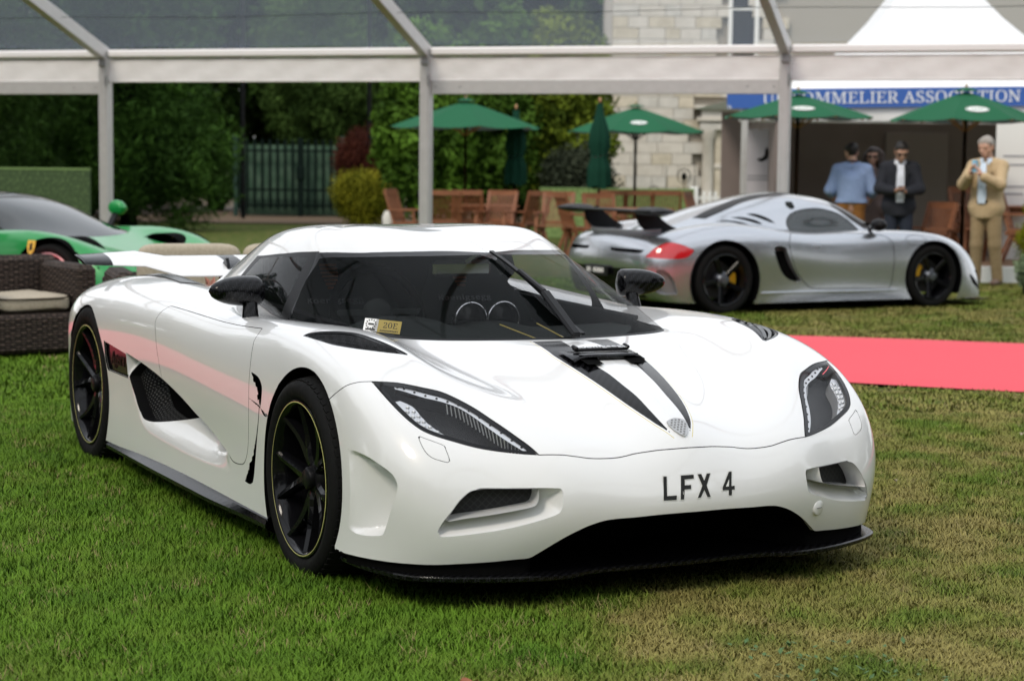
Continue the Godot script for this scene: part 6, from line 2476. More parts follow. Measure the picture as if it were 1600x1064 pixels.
func build_grass() -> void:
	var lush := FastNoiseLite.new()
	lush.seed = 3
	lush.frequency = 0.55
	var fine := FastNoiseLite.new()
	fine.seed = 9
	fine.frequency = 2.6
	var F := Vector3(sin(CAR_AT[2]), 0, cos(CAR_AT[2]))
	var L := Vector3(-cos(CAR_AT[2]), 0, sin(CAR_AT[2]))
	var O := Vector3(CAR_AT[0], 0, CAR_AT[1])
	var lists: Array = [[], [], [], []]
	var tints: Array = [[], [], [], []]
	rng.seed = 21
	var zones := [[-3.3, -6.6, 21000], [-6.6, -10.5, 17000], [-10.5, -24.0, 19000]]
	for zn in zones:
		for i in zn[2]:
			var z := lerpf(zn[0], zn[1], rng.randf())
			var half: float = -z * 0.30 + 0.25
			var x := rng.randf_range(-half, half)
			# nothing grows through the carpet
			var near_z := -12.08 + 0.4185 * (x - 2.25)
			var far_z := -16.07 + 0.31 * (x - 2.5)
			if z < near_z + 0.02 and z > far_z - 0.02:
				continue
			if z < -24.0:
				continue
			var rc := Vector3(x, 0, z) - O
			var u := rc.dot(F)
			var v := rc.dot(L)
			var n := lush.get_noise_2d(x * 1.0, z * 1.0)
			var m := fine.get_noise_2d(x, z)
			# greener to the left of the car, worn and browner in front and to the right
			var worn := smooth01((x + 0.35 + 0.9 * n + (z + 5.0) * 0.12) / 1.2) * (0.75 + 0.5 * n)
			worn = clampf(worn + 0.35 * m, 0.0, 1.0)
			var s := lerpf(1.0, 0.55, worn) * rng.randf_range(0.75, 1.2)
			var under := u < 0.75 and u > -3.3 and absf(v) < 0.85
			if under:
				if rng.randf() < 0.5:
					continue
				s *= 0.7
			var c := Color(0.110, 0.205, 0.020).lerp(Color(0.190, 0.190, 0.045), worn)
			c = c.lerp(Color(0.33, 0.27, 0.10), clampf(worn * 1.15 - 0.55 + 0.5 * m, 0.0, 0.65))
			c = c.lerp(Color(0.045, 0.110, 0.016), clampf(-m * 0.9 - 0.1, 0.0, 0.6))
			var br := rng.randf_range(0.75, 1.3)
			c = Color(c.r * br, c.g * br, c.b * br)
			if rng.randf() < 0.03:
				c = Color(0.30, 0.25, 0.11)
			var kind := rng.randi() % 2 + (0 if z > -10.5 else 2)
			var bs := Basis(Vector3.UP, rng.randf() * TAU) * Basis(Vector3.RIGHT, rng.randf_range(-0.15, 0.15))
			lists[kind].append(Transform3D(bs.scaled(Vector3(1.0, s, 1.0)), Vector3(x, ground_y(z) - 0.004, z)))
			tints[kind].append(c)
	var meshes := [tuft_mesh(1, 26, 0.05, 0.062, 0.0042), tuft_mesh(2, 26, 0.055, 0.05, 0.0046), tuft_mesh(3, 30, 0.11, 0.05, 0.009), tuft_mesh(4, 30, 0.12, 0.045, 0.010)]
	for k in 4:
		var mm := MultiMesh.new()
		mm.transform_format = MultiMesh.TRANSFORM_3D
		mm.use_colors = true
		mm.mesh = meshes[k]
		mm.instance_count = lists[k].size()
		for i in lists[k].size():
			mm.set_instance_transform(i, lists[k][i])
			mm.set_instance_color(i, tints[k][i])
		var o := MultiMeshInstance3D.new()
		o.name = numbered("grass")
		o.multimesh = mm
		o.material_override = M.blade
		add_child(o)
		o.set_meta("kind", "stuff")
		o.set_meta("label", ["fresh green grass blades of the lawn round the white car", "short lawn grass between the tufts round the white car", "lawn grass farther back beside the red carpet", "mown lawn grass round the silver car"][k])
		o.set_meta("category", "grass")

# ---------------------------------------------------------------- leaves
func clump_mesh(seed_: int, n: int, radius: float, leaf: Vector2, droop := 0.0) -> ArrayMesh:
	var r := RandomNumberGenerator.new()
	r.seed = seed_
	var b := MB.new()
	for i in n:
		var d := Vector3(r.randfn(), r.randfn(), r.randfn()).normalized()
		var c := d * radius * pow(r.randf(), 0.5)
		var n1 := (d + Vector3(r.randfn(), r.randfn() + 0.6, r.randfn()) * 0.6).normalized()
		var along := n1.cross(Vector3(r.randfn(), r.randfn(), r.randfn())).normalized()
		along = (along + Vector3.DOWN * droop).normalized()
		var side := n1.cross(along).normalized() * leaf.x * 0.5
		var l := along * leaf.y * r.randf_range(0.7, 1.3)
		var p0 := c - l * 0.5
		var p1 := c + side
		var p2 := c + l * 0.5
		var p3 := c - side
		b._face(p0, p1, p2, n1, n1, n1)
		b._face(p0, p2, p3, n1, n1, n1)
	return b.mesh()

func crown(parent: Node3D, called: String, balls: Array, clump: ArrayMesh, count: int, size: Vector2, lo: Color, hi: Color, seed_: int, shell := 0.55) -> void:
	# leaf clumps spread through a few overlapping ellipsoids: [centre, radii]
	var r := RandomNumberGenerator.new()
	r.seed = seed_
	var nz := FastNoiseLite.new()
	nz.seed = seed_
	nz.frequency = 0.5
	var mm := MultiMesh.new()
	mm.transform_format = MultiMesh.TRANSFORM_3D
	mm.use_colors = true
	mm.mesh = clump
	var total := 0.0
	for q in balls:
		total += q[1].x * q[1].y
	var tf: Array = []
	var cl: Array = []
	for q in balls:
		var k := int(count * q[1].x * q[1].y / total)
		for i in k:
			var d := Vector3(r.randfn(), r.randfn(), r.randfn()).normalized()
			var rad := lerpf(shell, 1.03, sqrt(r.randf()))
			var p: Vector3 = q[0] + d * q[1] * rad
			var s := nz.get_noise_3dv(p * 1.4)
			if s < -0.28:
				continue
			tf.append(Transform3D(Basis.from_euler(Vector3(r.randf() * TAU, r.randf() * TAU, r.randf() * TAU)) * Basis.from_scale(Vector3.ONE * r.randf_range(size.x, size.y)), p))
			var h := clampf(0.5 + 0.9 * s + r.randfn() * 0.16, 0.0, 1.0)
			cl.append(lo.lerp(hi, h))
	mm.instance_count = tf.size()
	for i in tf.size():
		mm.set_instance_transform(i, tf[i])
		mm.set_instance_color(i, cl[i])
	var o := MultiMeshInstance3D.new()
	o.name = called
	o.multimesh = mm
	o.material_override = M.leaf
	parent.add_child(o, true)
	o.set_meta("kind", "stuff")

func tree(called: String, label: String, at: Vector3, h: float, spread: float, count: int, clump: ArrayMesh, size: Vector2, lo: Color, hi: Color, seed_: int, low := 0.25, group := "trees beyond the lawn") -> Node3D:
	var t := thing(called, label, "tree", at, 0.0, group)
	var r := RandomNumberGenerator.new()
	r.seed = seed_ * 7 + 1
	var b := MB.new()
	var top := Vector3(r.randf_range(-0.3, 0.3), h * 0.8, r.randf_range(-0.3, 0.3))
	b.tube([Vector3.ZERO, Vector3(0.05, h * 0.3, 0.03), top * 0.7, top], [0.028 * h, 0.02 * h, 0.012 * h, 0.004 * h], 9)
	for i in 7:
		var f := 0.3 + 0.08 * i
		var an := r.randf() * TAU
		var p := top * f
		b.tube([p, p + Vector3(cos(an), 0.5, sin(an)) * spread * 0.45, p + Vector3(cos(an), 0.75, sin(an)) * spread * 0.8], [0.010 * h, 0.006 * h, 0.002 * h], 6)
	mi("trunk", b.mesh(), M.bark_wood, t)
	var balls: Array = []
	balls.append([Vector3(0, h * (0.5 + low * 0.4), 0), Vector3(spread * 0.85, h * (0.48 - low * 0.35), spread * 0.85)])
	for i in 6:
		var an := TAU * i / 6.0 + r.randf()
		var y := h * r.randf_range(low + 0.1, 0.85)
		balls.append([Vector3(cos(an) * spread * 0.55, y, sin(an) * spread * 0.55), Vector3(spread * 0.5, h * 0.16, spread * 0.5) * r.randf_range(0.8, 1.25)])
	crown(t, "crown", balls, clump, count, size, lo, hi, seed_)
	return t

func shrub(called: String, label: String, at: Vector3, radii: Vector3, count: int, clump: ArrayMesh, size: Vector2, lo: Color, hi: Color, seed_: int, group := "") -> Node3D:
	var t := thing(called, label, "shrub", at, 0.0, group)
	var b := MB.new()
	for i in 5:
		var an := TAU * i / 5.0
		b.tube([Vector3(cos(an) * 0.05, 0, sin(an) * 0.05), Vector3(cos(an) * radii.x * 0.4, radii.y * 0.9, sin(an) * radii.z * 0.4)], [0.03, 0.012], 6)
	mi("stem", b.mesh(), M.bark_wood, t)
	var r := RandomNumberGenerator.new()
	r.seed = seed_
	var balls: Array = [[Vector3(0, radii.y, 0), radii * 0.92]]
	for i in 5:
		var an := TAU * i / 5.0 + r.randf()
		balls.append([Vector3(cos(an) * radii.x * 0.55, radii.y * r.randf_range(0.7, 1.35), sin(an) * radii.z * 0.55), radii * r.randf_range(0.4, 0.55)])
	crown(t, "foliage", balls, clump, count, size, lo, hi, seed_, 0.35)
	return t

func build_plants() -> void:
	var broad := clump_mesh(31, 26, 0.24, Vector2(0.075, 0.15))
	var small := clump_mesh(32, 40, 0.22, Vector2(0.035, 0.07))
	var feather := clump_mesh(33, 46, 0.30, Vector2(0.022, 0.16), 0.7)
	var coarse := clump_mesh(34, 20, 0.45, Vector2(0.20, 0.34))
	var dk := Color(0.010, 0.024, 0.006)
	# feathery trees on the left
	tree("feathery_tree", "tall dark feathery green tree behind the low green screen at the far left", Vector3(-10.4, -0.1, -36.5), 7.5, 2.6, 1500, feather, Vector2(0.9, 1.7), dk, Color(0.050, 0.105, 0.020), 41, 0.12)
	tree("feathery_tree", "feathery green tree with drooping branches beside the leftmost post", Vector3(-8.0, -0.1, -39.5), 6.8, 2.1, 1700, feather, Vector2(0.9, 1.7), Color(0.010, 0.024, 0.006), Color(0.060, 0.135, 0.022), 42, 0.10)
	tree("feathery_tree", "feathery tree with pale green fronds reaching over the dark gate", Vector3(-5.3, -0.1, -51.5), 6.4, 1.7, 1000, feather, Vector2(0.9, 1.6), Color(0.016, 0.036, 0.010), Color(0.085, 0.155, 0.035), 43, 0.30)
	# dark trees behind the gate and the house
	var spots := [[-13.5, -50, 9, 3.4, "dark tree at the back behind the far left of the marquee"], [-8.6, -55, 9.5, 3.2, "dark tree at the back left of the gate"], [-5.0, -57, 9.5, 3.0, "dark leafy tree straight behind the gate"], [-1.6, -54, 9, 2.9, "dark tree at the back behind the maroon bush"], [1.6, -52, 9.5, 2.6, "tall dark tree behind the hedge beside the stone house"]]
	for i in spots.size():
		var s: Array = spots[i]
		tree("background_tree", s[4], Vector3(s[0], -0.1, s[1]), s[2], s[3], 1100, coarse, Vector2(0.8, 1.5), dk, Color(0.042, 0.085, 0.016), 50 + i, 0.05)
	# tall clipped-back laurels right of the gate
	shrub("laurel", "glossy green laurel behind the left open parasol", Vector3(-1.75, -0.1, -38.6), Vector3(1.05, 2.2, 0.9), 1500, broad, Vector2(0.7, 1.2), Color(0.010, 0.026, 0.005), Color(0.10, 0.20, 0.024), 61, "laurels behind the parasols")
	shrub("laurel", "glossy green laurel between the left open parasol and the first closed one", Vector3(-0.35, -0.1, -39.2), Vector3(1.1, 2.4, 0.9), 1700, broad, Vector2(0.7, 1.2), Color(0.009, 0.022, 0.004), Color(0.085, 0.17, 0.022), 62, "laurels behind the parasols")
	shrub("laurel", "yellowish green laurel beside the stone house corner", Vector3(1.05, -0.1, -39.4), Vector3(1.05, 2.45, 0.9), 1700, broad, Vector2(0.7, 1.2), Color(0.014, 0.032, 0.005), Color(0.17, 0.22, 0.022), 63, "laurels behind the parasols")
	shrub("grey_shrub", "dull grey green shrub at the foot of the stone house by the closed parasol", Vector3(1.3, -0.1, -38.2), Vector3(0.75, 0.95, 0.5), 520, small, Vector2(0.9, 1.4), Color(0.016, 0.022, 0.014), Color(0.060, 0.072, 0.045), 64)
	shrub("maroon_bush", "dome shaped maroon leaved bush right of the gate", Vector3(-3.45, 0.3, -44.0), Vector3(0.68, 0.95, 0.6), 1300, small, Vector2(0.6, 1.0), Color(0.028, 0.009, 0.007), Color(0.125, 0.036, 0.022), 65)
	shrub("golden_shrub", "yellow green shrub in front of the maroon bush", Vector3(-3.25, -0.1, -42.2), Vector3(0.72, 0.62, 0.5), 800, small, Vector2(0.7, 1.1), Color(0.060, 0.080, 0.008), Color(0.30, 0.28, 0.022), 66)
	# trees round the lawn outside the picture: they stand in the windows and in the paint
	rng.seed = 77
	for i in 14:
		var an := lerpf(0.25, PI - 0.25, i / 13.0)
		var d := 21.0 + 3.0 * sin(i * 2.1)
		var place: String = ["on the right side of the lawn", "behind the viewer", "on the left side of the lawn"][0 if i < 4 else (1 if i < 10 else 2)]
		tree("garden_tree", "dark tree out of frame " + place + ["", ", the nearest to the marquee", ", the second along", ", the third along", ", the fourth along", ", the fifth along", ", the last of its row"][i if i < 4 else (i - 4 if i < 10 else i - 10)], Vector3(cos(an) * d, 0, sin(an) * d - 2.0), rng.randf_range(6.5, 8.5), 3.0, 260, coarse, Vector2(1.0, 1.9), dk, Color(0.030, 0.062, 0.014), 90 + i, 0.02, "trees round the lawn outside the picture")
	for s in [[-15.5, -6.0, "nearest the viewer in the row left of the cars"], [-16.0, -12.0, "second in the row left of the cars"], [-16.5, -19.0, "third in the row left of the cars"], [-17.0, -26.0, "last in the row left of the cars"], [15.5, -4.0, "nearest the viewer in the row right of the cars"], [16.0, -11.0, "second in the row right of the cars"], [16.5, -18.0, "third in the row right of the cars"]]:
		tree("garden_tree", "dark tree outside the picture, " + s[2], Vector3(s[0], -0.1, s[1]), 7.6, 3.3, 300, coarse, Vector2(1.0, 1.9), dk, Color(0.030, 0.062, 0.014), 120 + int(s[1]), 0.0, "trees round the lawn outside the picture")
	# low dark hedges that close the view between the trunks
	for s in [[-12.6, -42.0, 1.9, "dark hedge at the foot of the trees behind the far left screen"], [-9.4, -43.0, 1.9, "dark hedge at the foot of the feathery tree left of the gate"]]:
		shrub("dark_hedge", s[3], Vector3(s[0], -0.1, s[1]), Vector3(1.9, 1.2, 0.8), 700, small, Vector2(1.2, 2.2), dk, Color(0.030, 0.065, 0.014), 140 + int(s[0]), "dark hedges under the trees")
	# potted conifer and pale trailing plant at the right edge
	var pc := thing("golden_conifer", "yellow green conifer cut by the right edge above a pale trailing plant", "shrub", Vector3(6.08, ground_y(-22.0), -22.0))
	crown(pc, "foliage", [[Vector3(0, 0.62, 0), Vector3(0.22, 0.30, 0.22)], [Vector3(0, 0.95, 0), Vector3(0.13, 0.22, 0.13)]], clump_mesh(35, 40, 0.09, Vector2(0.012, 0.05)), 260, Vector2(0.8, 1.2), Color(0.06, 0.09, 0.006), Color(0.26, 0.27, 0.015), 71)
	var pot := MB.new()
	pot.lathe(Transform3D(Basis(Vector3(0, 1, 0), Vector3(-1, 0, 0), Vector3(0, 0, 1)), Vector3.ZERO), [Vector2(0.0, 0.0), Vector2(0.15, 0.0), Vector2(0.2, 0.34), Vector2(0.18, 0.34)], 20)
	mi("pot", pot.mesh(), M.black_satin, pc)
	var pt := thing("trailing_plant", "pale grey green trailing plant below the yellow conifer at the right edge", "plant", Vector3(6.02, ground_y(-21.7), -21.7))
	crown(pt, "foliage", [[Vector3(0, 0.30, 0), Vector3(0.24, 0.24, 0.2)]], clump_mesh(36, 30, 0.07, Vector2(0.02, 0.05), 0.5), 200, Vector2(0.8, 1.2), Color(0.05, 0.09, 0.04), Color(0.26, 0.33, 0.20), 72)
	# broad leaves of a plant standing in the foreground at the right edge
	var fp := thing("foreground_plant", "out of focus broad green leaves entering at the right edge near the viewer", "plant", Vector3(1.36, 0, -4.5))
	var specs := [[0.0, 0.42, -0.02, 2.6, 0.35], [0.0, 0.50, 0.02, 2.95, 0.75], [0.02, 0.38, 0.0, 3.3, -0.1], [0.02, 0.46, 0.03, 0.6, 0.5], [0.0, 0.55, 0.0, 1.4, 0.9], [0.01, 0.3, 0.02, 4.4, 0.2]]
	for s in specs:
		var lb := MB.new()
		var rows: Array = []
		var out := Vector3(cos(s[3]), s[4], -sin(s[3])).normalized()
		var sd := out.cross(Vector3.UP).normalized()
		for i in 7:
			var f := i / 6.0
			var c := Vector3(s[0], s[1], s[2]) + out * f * 0.115 + Vector3.DOWN * 0.035 * f * f
			var w := 0.020 * sin(PI * pow(f, 0.7)) + 0.0008
			rows.append([c - sd * w + Vector3(0, 0.006 * sin(PI * f), 0), c, c + sd * w + Vector3(0, 0.006 * sin(PI * f), 0)])
		lb.grid(rows, false, Vector3(s[0], s[1] - 2.0, s[2]))
		lb.tube([Vector3(s[0], 0.0, s[2]), Vector3(s[0], s[1] * 0.5, s[2] + 0.01), Vector3(s[0], s[1], s[2])], [0.006, 0.005, 0.003], 6)
		mi("leaf", lb.mesh(), M.broad_leaf, fp)

func build_litter() -> void:
	var spots := [[-0.10, -4.72, 0.05, "dry brown leaf lying on the worn grass in front of the white car"], [1.62, -7.9, 0.03, "small pale leaf on the grass right of the white car's bumper"], [2.2, -7.1, 0.03, "small curled leaf on the grass near the right edge"], [2.55, -9.4, 0.04, "pale leaf on the grass between the carpet and the white car's headlamp"]]
	for i in spots.size():
		var s: Array = spots[i]
		var b := MB.new()
		var rows: Array = []
		for k in 7:
			var f := k / 6.0
			var w: float = s[2] * 0.28 * sin(PI * pow(f, 0.8)) + 0.001
			rows.append([Vector3((f - 0.5) * s[2], 0.012 + 0.006 * sin(f * 5.0), -w), Vector3((f - 0.5) * s[2], 0.006, 0), Vector3((f - 0.5) * s[2], 0.014, w)])
		b.grid(rows, false, Vector3(0, -1, 0))
		var o := MeshInstance3D.new()
		o.name = numbered("fallen_leaf")
		o.mesh = b.mesh()
		o.material_override = M.dry_leaf if i == 0 else M.pale_leaf
		add_child(o)
		o.position = Vector3(s[0], ground_y(s[1]) + 0.03, s[1])
		o.rotation.y = i * 1.3 + 0.3
		tag(o, s[3], "leaf", "leaves fallen on the lawn")
	# broad weeds in the worn grass in front of the splitter
	var wd := MB.new()
	rng.seed = 5
	for i in 70:
		var p := Vector3(rng.randf_range(0.62, 1.15), 0.02, rng.randf_range(-5.25, -4.8))
		var an := rng.randf() * TAU
		var d := Vector3(cos(an), rng.randf_range(0.1, 0.6), sin(an)).normalized() * rng.randf_range(0.018, 0.032)
		var s2 := d.cross(Vector3.UP).normalized() * 0.007
		var n := s2.cross(d).normalized()
		if n.y < 0.0:
			n = -n
		wd._face(p, p + d * 0.5 + s2, p + d, n, n, n)
		wd._face(p, p + d, p + d * 0.5 - s2, n, n, n)
	var wo := MeshInstance3D.new()
	wo.name = numbered("lawn_weeds")
	wo.mesh = wd.mesh()
	wo.material_override = M.weed
	add_child(wo)
	tag(wo, "patch of broad leaved weeds in the grass below the number plate", "weeds")
	wo.set_meta("kind", "stuff")
	var fl := thing("dandelion", "single small yellow flower in the grass at the bottom left", "flower", Vector3(-0.97, 0, -4.46))
	var fb := MB.new()
	fb.tube([Vector3.ZERO, Vector3(0.004, 0.05, 0)], [0.0015, 0.0012], 6)
	mi("stalk", fb.mesh(), M.weed, fl)
	var hb := MB.new()
	for i in 16:
		var an := TAU * i / 16.0
		hb.bar(Vector3(0.004, 0.05, 0), Vector3(0.004 + cos(an) * 0.012, 0.056, sin(an) * 0.012), 0.004, 0.002)
	mi("flower_head", hb.mesh(), M.caliper_yellow, fl)

# ---------------------------------------------------------------- marquee with a clear roof
func build_marquee() -> void:
	var mq := thing("marquee", "white framed marquee with clear plastic roof spanning the lawn behind the cars", "marquee", Vector3.ZERO)
	var P := {}
	var span := 26.0
	var eave := 2.62
	var c0 := Vector3(-1.07, 0, -23.2)
	for k in range(-4, 5):
		var p: Vector3 = c0 + ROW * (4.365 * k)
		P[k] = p
	var slope := 0.33
	var face := Basis(ROW, Vector3.UP, DEEP * -1.0)
	face = Basis(ROW, Vector3.UP, ROW.cross(Vector3.UP))
	for k in range(-4, 5):
		for s in [0, 1]:
			var q: Vector3 = P[k] + DEEP * (span * s)
			if s == 1 and (q.z > -1.5 and absf(q.x) < 1.2):
				continue
			var g := ground_y(q.z) - 0.05
			var b := MB.new()
			b.box(Transform3D(face, Vector3(q.x, (g + eave) * 0.5, q.z)), Vector3(0.125, eave - g, 0.15), 0.008)
			# the grooves that take the wall sheets
			b.box(Transform3D(face, Vector3(q.x, (g + eave) * 0.5, q.z) + face.z * 0.078 + ROW * 0.03), Vector3(0.012, eave - g - 0.01, 0.012))
			b.box(Transform3D(face, Vector3(q.x, (g + eave) * 0.5, q.z) + face.z * 0.078 - ROW * 0.03), Vector3(0.012, eave - g - 0.01, 0.012))
			mi("post", b.mesh(), M.alu, mq)
			var f := MB.new()
			f.box(Transform3D(face, Vector3(q.x, eave - 0.02, q.z) + face.z * 0.09 + ROW * 0.01), Vector3(0.10, 0.16, 0.03), 0.008)
			f.box(Transform3D(face, Vector3(q.x, eave - 0.28, q.z) + face.z * 0.09 + ROW * 0.055), Vector3(0.03, 0.12, 0.03), 0.006)
			for h in 3:
				f.ball(Vector3(q.x, eave - 0.07 + 0.05 * h, q.z) + face.z * 0.105 + ROW * (0.03 * (h - 1)), Vector3(0.014, 0.014, 0.014), 8, 5)
			mi("bracket", f.mesh(), M.steel, mq)
		# rafters up to the ridge and down the other side
		var a: Vector3 = P[k] + Vector3(0, eave + 0.05, 0)
		var ridge: Vector3 = P[k] + DEEP * (span * 0.5) + Vector3(0, eave + 0.05 + slope * span * 0.5, 0)
		var e: Vector3 = P[k] + DEEP * span + Vector3(0, eave + 0.05, 0)
		bar_part("rafter", a, ridge, 0.11, 0.17, M.alu, mq, Vector3.UP, 0.008)
		bar_part("rafter", ridge, e, 0.11, 0.17, M.alu, mq, Vector3.UP, 0.008)
	for k in range(-4, 4):
		for s in [0, 1]:
			var q0: Vector3 = P[k] + DEEP * (span * s)
			var q1: Vector3 = P[k + 1] + DEEP * (span * s)
			var in0 := ROW * 0.065
			var b := MB.new()
			b.bar(q0 + in0 + Vector3(0, eave + 0.06, 0), q1 - in0 + Vector3(0, eave + 0.06, 0), 0.14, 0.10, Vector3.UP, 0.02)
			mi("gutter_beam", b.mesh(), M.alu_white, mq)
			if s == 1:
				continue
			var vb := MB.new()
			var rows: Array = []
			for i in 25:
				var f := i / 24.0
				var p := (q0 + in0).lerp(q1 - in0, f)
				var row: Array = []
				for j in 6:
					var h := eave - 0.01 - 0.27 * j / 5.0
					row.append(Vector3(p.x, h, p.z) - face.z * (-0.012 + 0.006 * sin(f * 40.0 + j) * (0.3 if j == 0 or j == 5 else 1.0)))
				rows.append(row)
			vb.grid(rows, false, q0 + DEEP * -3.0 + Vector3(0, eave, 0))
			mi("valance", vb.mesh(), M.pvc_white, mq)
			var hem := MB.new()
			hem.bar(q0 + in0 + Vector3(0, eave - 0.285, 0), q1 - in0 + Vector3(0, eave - 0.285, 0), 0.03, 0.03, Vector3.UP, 0.008)
			mi("valance_hem", hem.mesh(), M.alu_white, mq)
			if k == 0 or k == -2:
				var rb := MB.new()
				rb.bar(q0 + in0 + Vector3(0, eave - 0.365, 0), q1 - in0 + Vector3(0, eave - 0.365, 0), 0.05, 0.17, Vector3.UP, 0.006)
				mi("tie_rail", rb.mesh(), M.alu, mq)
				var bt := MB.new()
				for f in [0.03, 0.1, 0.9, 0.97]:
					var p2 := q0.lerp(q1, f) + Vector3(0, eave - 0.36, 0) + DEEP * 0.027
					bt.ball(p2, Vector3(0.012, 0.012, 0.008), 8, 5)
				mi("bolt", bt.mesh(), M.steel, mq)
			for half in [0, 1]:
				var r0: Vector3 = P[k] + DEEP * (span * 0.5) + Vector3(0, eave + 0.14 + slope * span * 0.5, 0)
				var r1: Vector3 = P[k + 1] + DEEP * (span * 0.5) + Vector3(0, eave + 0.14 + slope * span * 0.5, 0)
				var z0: Vector3 = P[k] + DEEP * (span * half) + Vector3(0, eave + 0.13, 0)
				var z1: Vector3 = P[k + 1] + DEEP * (span * half) + Vector3(0, eave + 0.13, 0)
				var pb := MB.new()
				var rows2: Array = []
				for i in 13:
					var f := 0.015 + 0.97 * i / 12.0
					var row2: Array = []
					for j in 25:
						var h2 := j / 24.0
						var p3 := z0.lerp(z1, f).lerp(r0.lerp(r1, f), h2)
						row2.append(p3 + Vector3(0, -0.05 * sin(PI * f) * sin(PI * h2) + 0.006 * sin(j * 2.1 + i), 0))
					rows2.append(row2)
				pb.grid(rows2, false, z0 - Vector3(0, 50, 0))
				mi("roof_sheet", pb.mesh(), M.clear_pvc, mq)
		# ridge beam and purlins
		for f in [0.25, 0.5, 0.75]:
			var h3 := slope * span * (0.5 - absf(f - 0.5))
			bar_part("purlin", P[k] + DEEP * (span * f) + Vector3(0, eave + 0.03 + h3, 0), P[k + 1] + DEEP * (span * f) + Vector3(0, eave + 0.03 + h3, 0), 0.07, 0.07, M.alu, mq)
		# thin tension wire seen through the roof just above the eave
		var w0: Vector3 = P[k] + DEEP * 1.15 + Vector3(0, eave + 0.44, 0)
		var w1: Vector3 = P[k + 1] + DEEP * 1.15 + Vector3(0, eave + 0.44, 0)
		var wb := MB.new()
		wb.tube([w0, (w0 + w1) * 0.5 - Vector3(0, 0.03, 0), w1], [0.004, 0.004, 0.004], 6, false)
		mi("tension_wire", wb.mesh(), M.alu, mq)
	# wall poles far behind, seen through the open bay
	for s in [[-6.68, "thin pale pole standing left of the gate"], [-3.57, "thin pale pole behind the maroon bush"]]:
		var pl := MB.new()
		pl.tube([Vector3(0, 0, 0), Vector3(0, 5.6, 0)], [0.05, 0.045], 10)
		var o := MeshInstance3D.new()
		o.name = numbered("garden_pole")
		o.mesh = pl.mesh()
		o.material_override = M.grey_pole
		add_child(o)
		o.position = Vector3(s[0], -0.1, -47.0)
		tag(o, s[1], "pole", "thin poles behind the lawn")

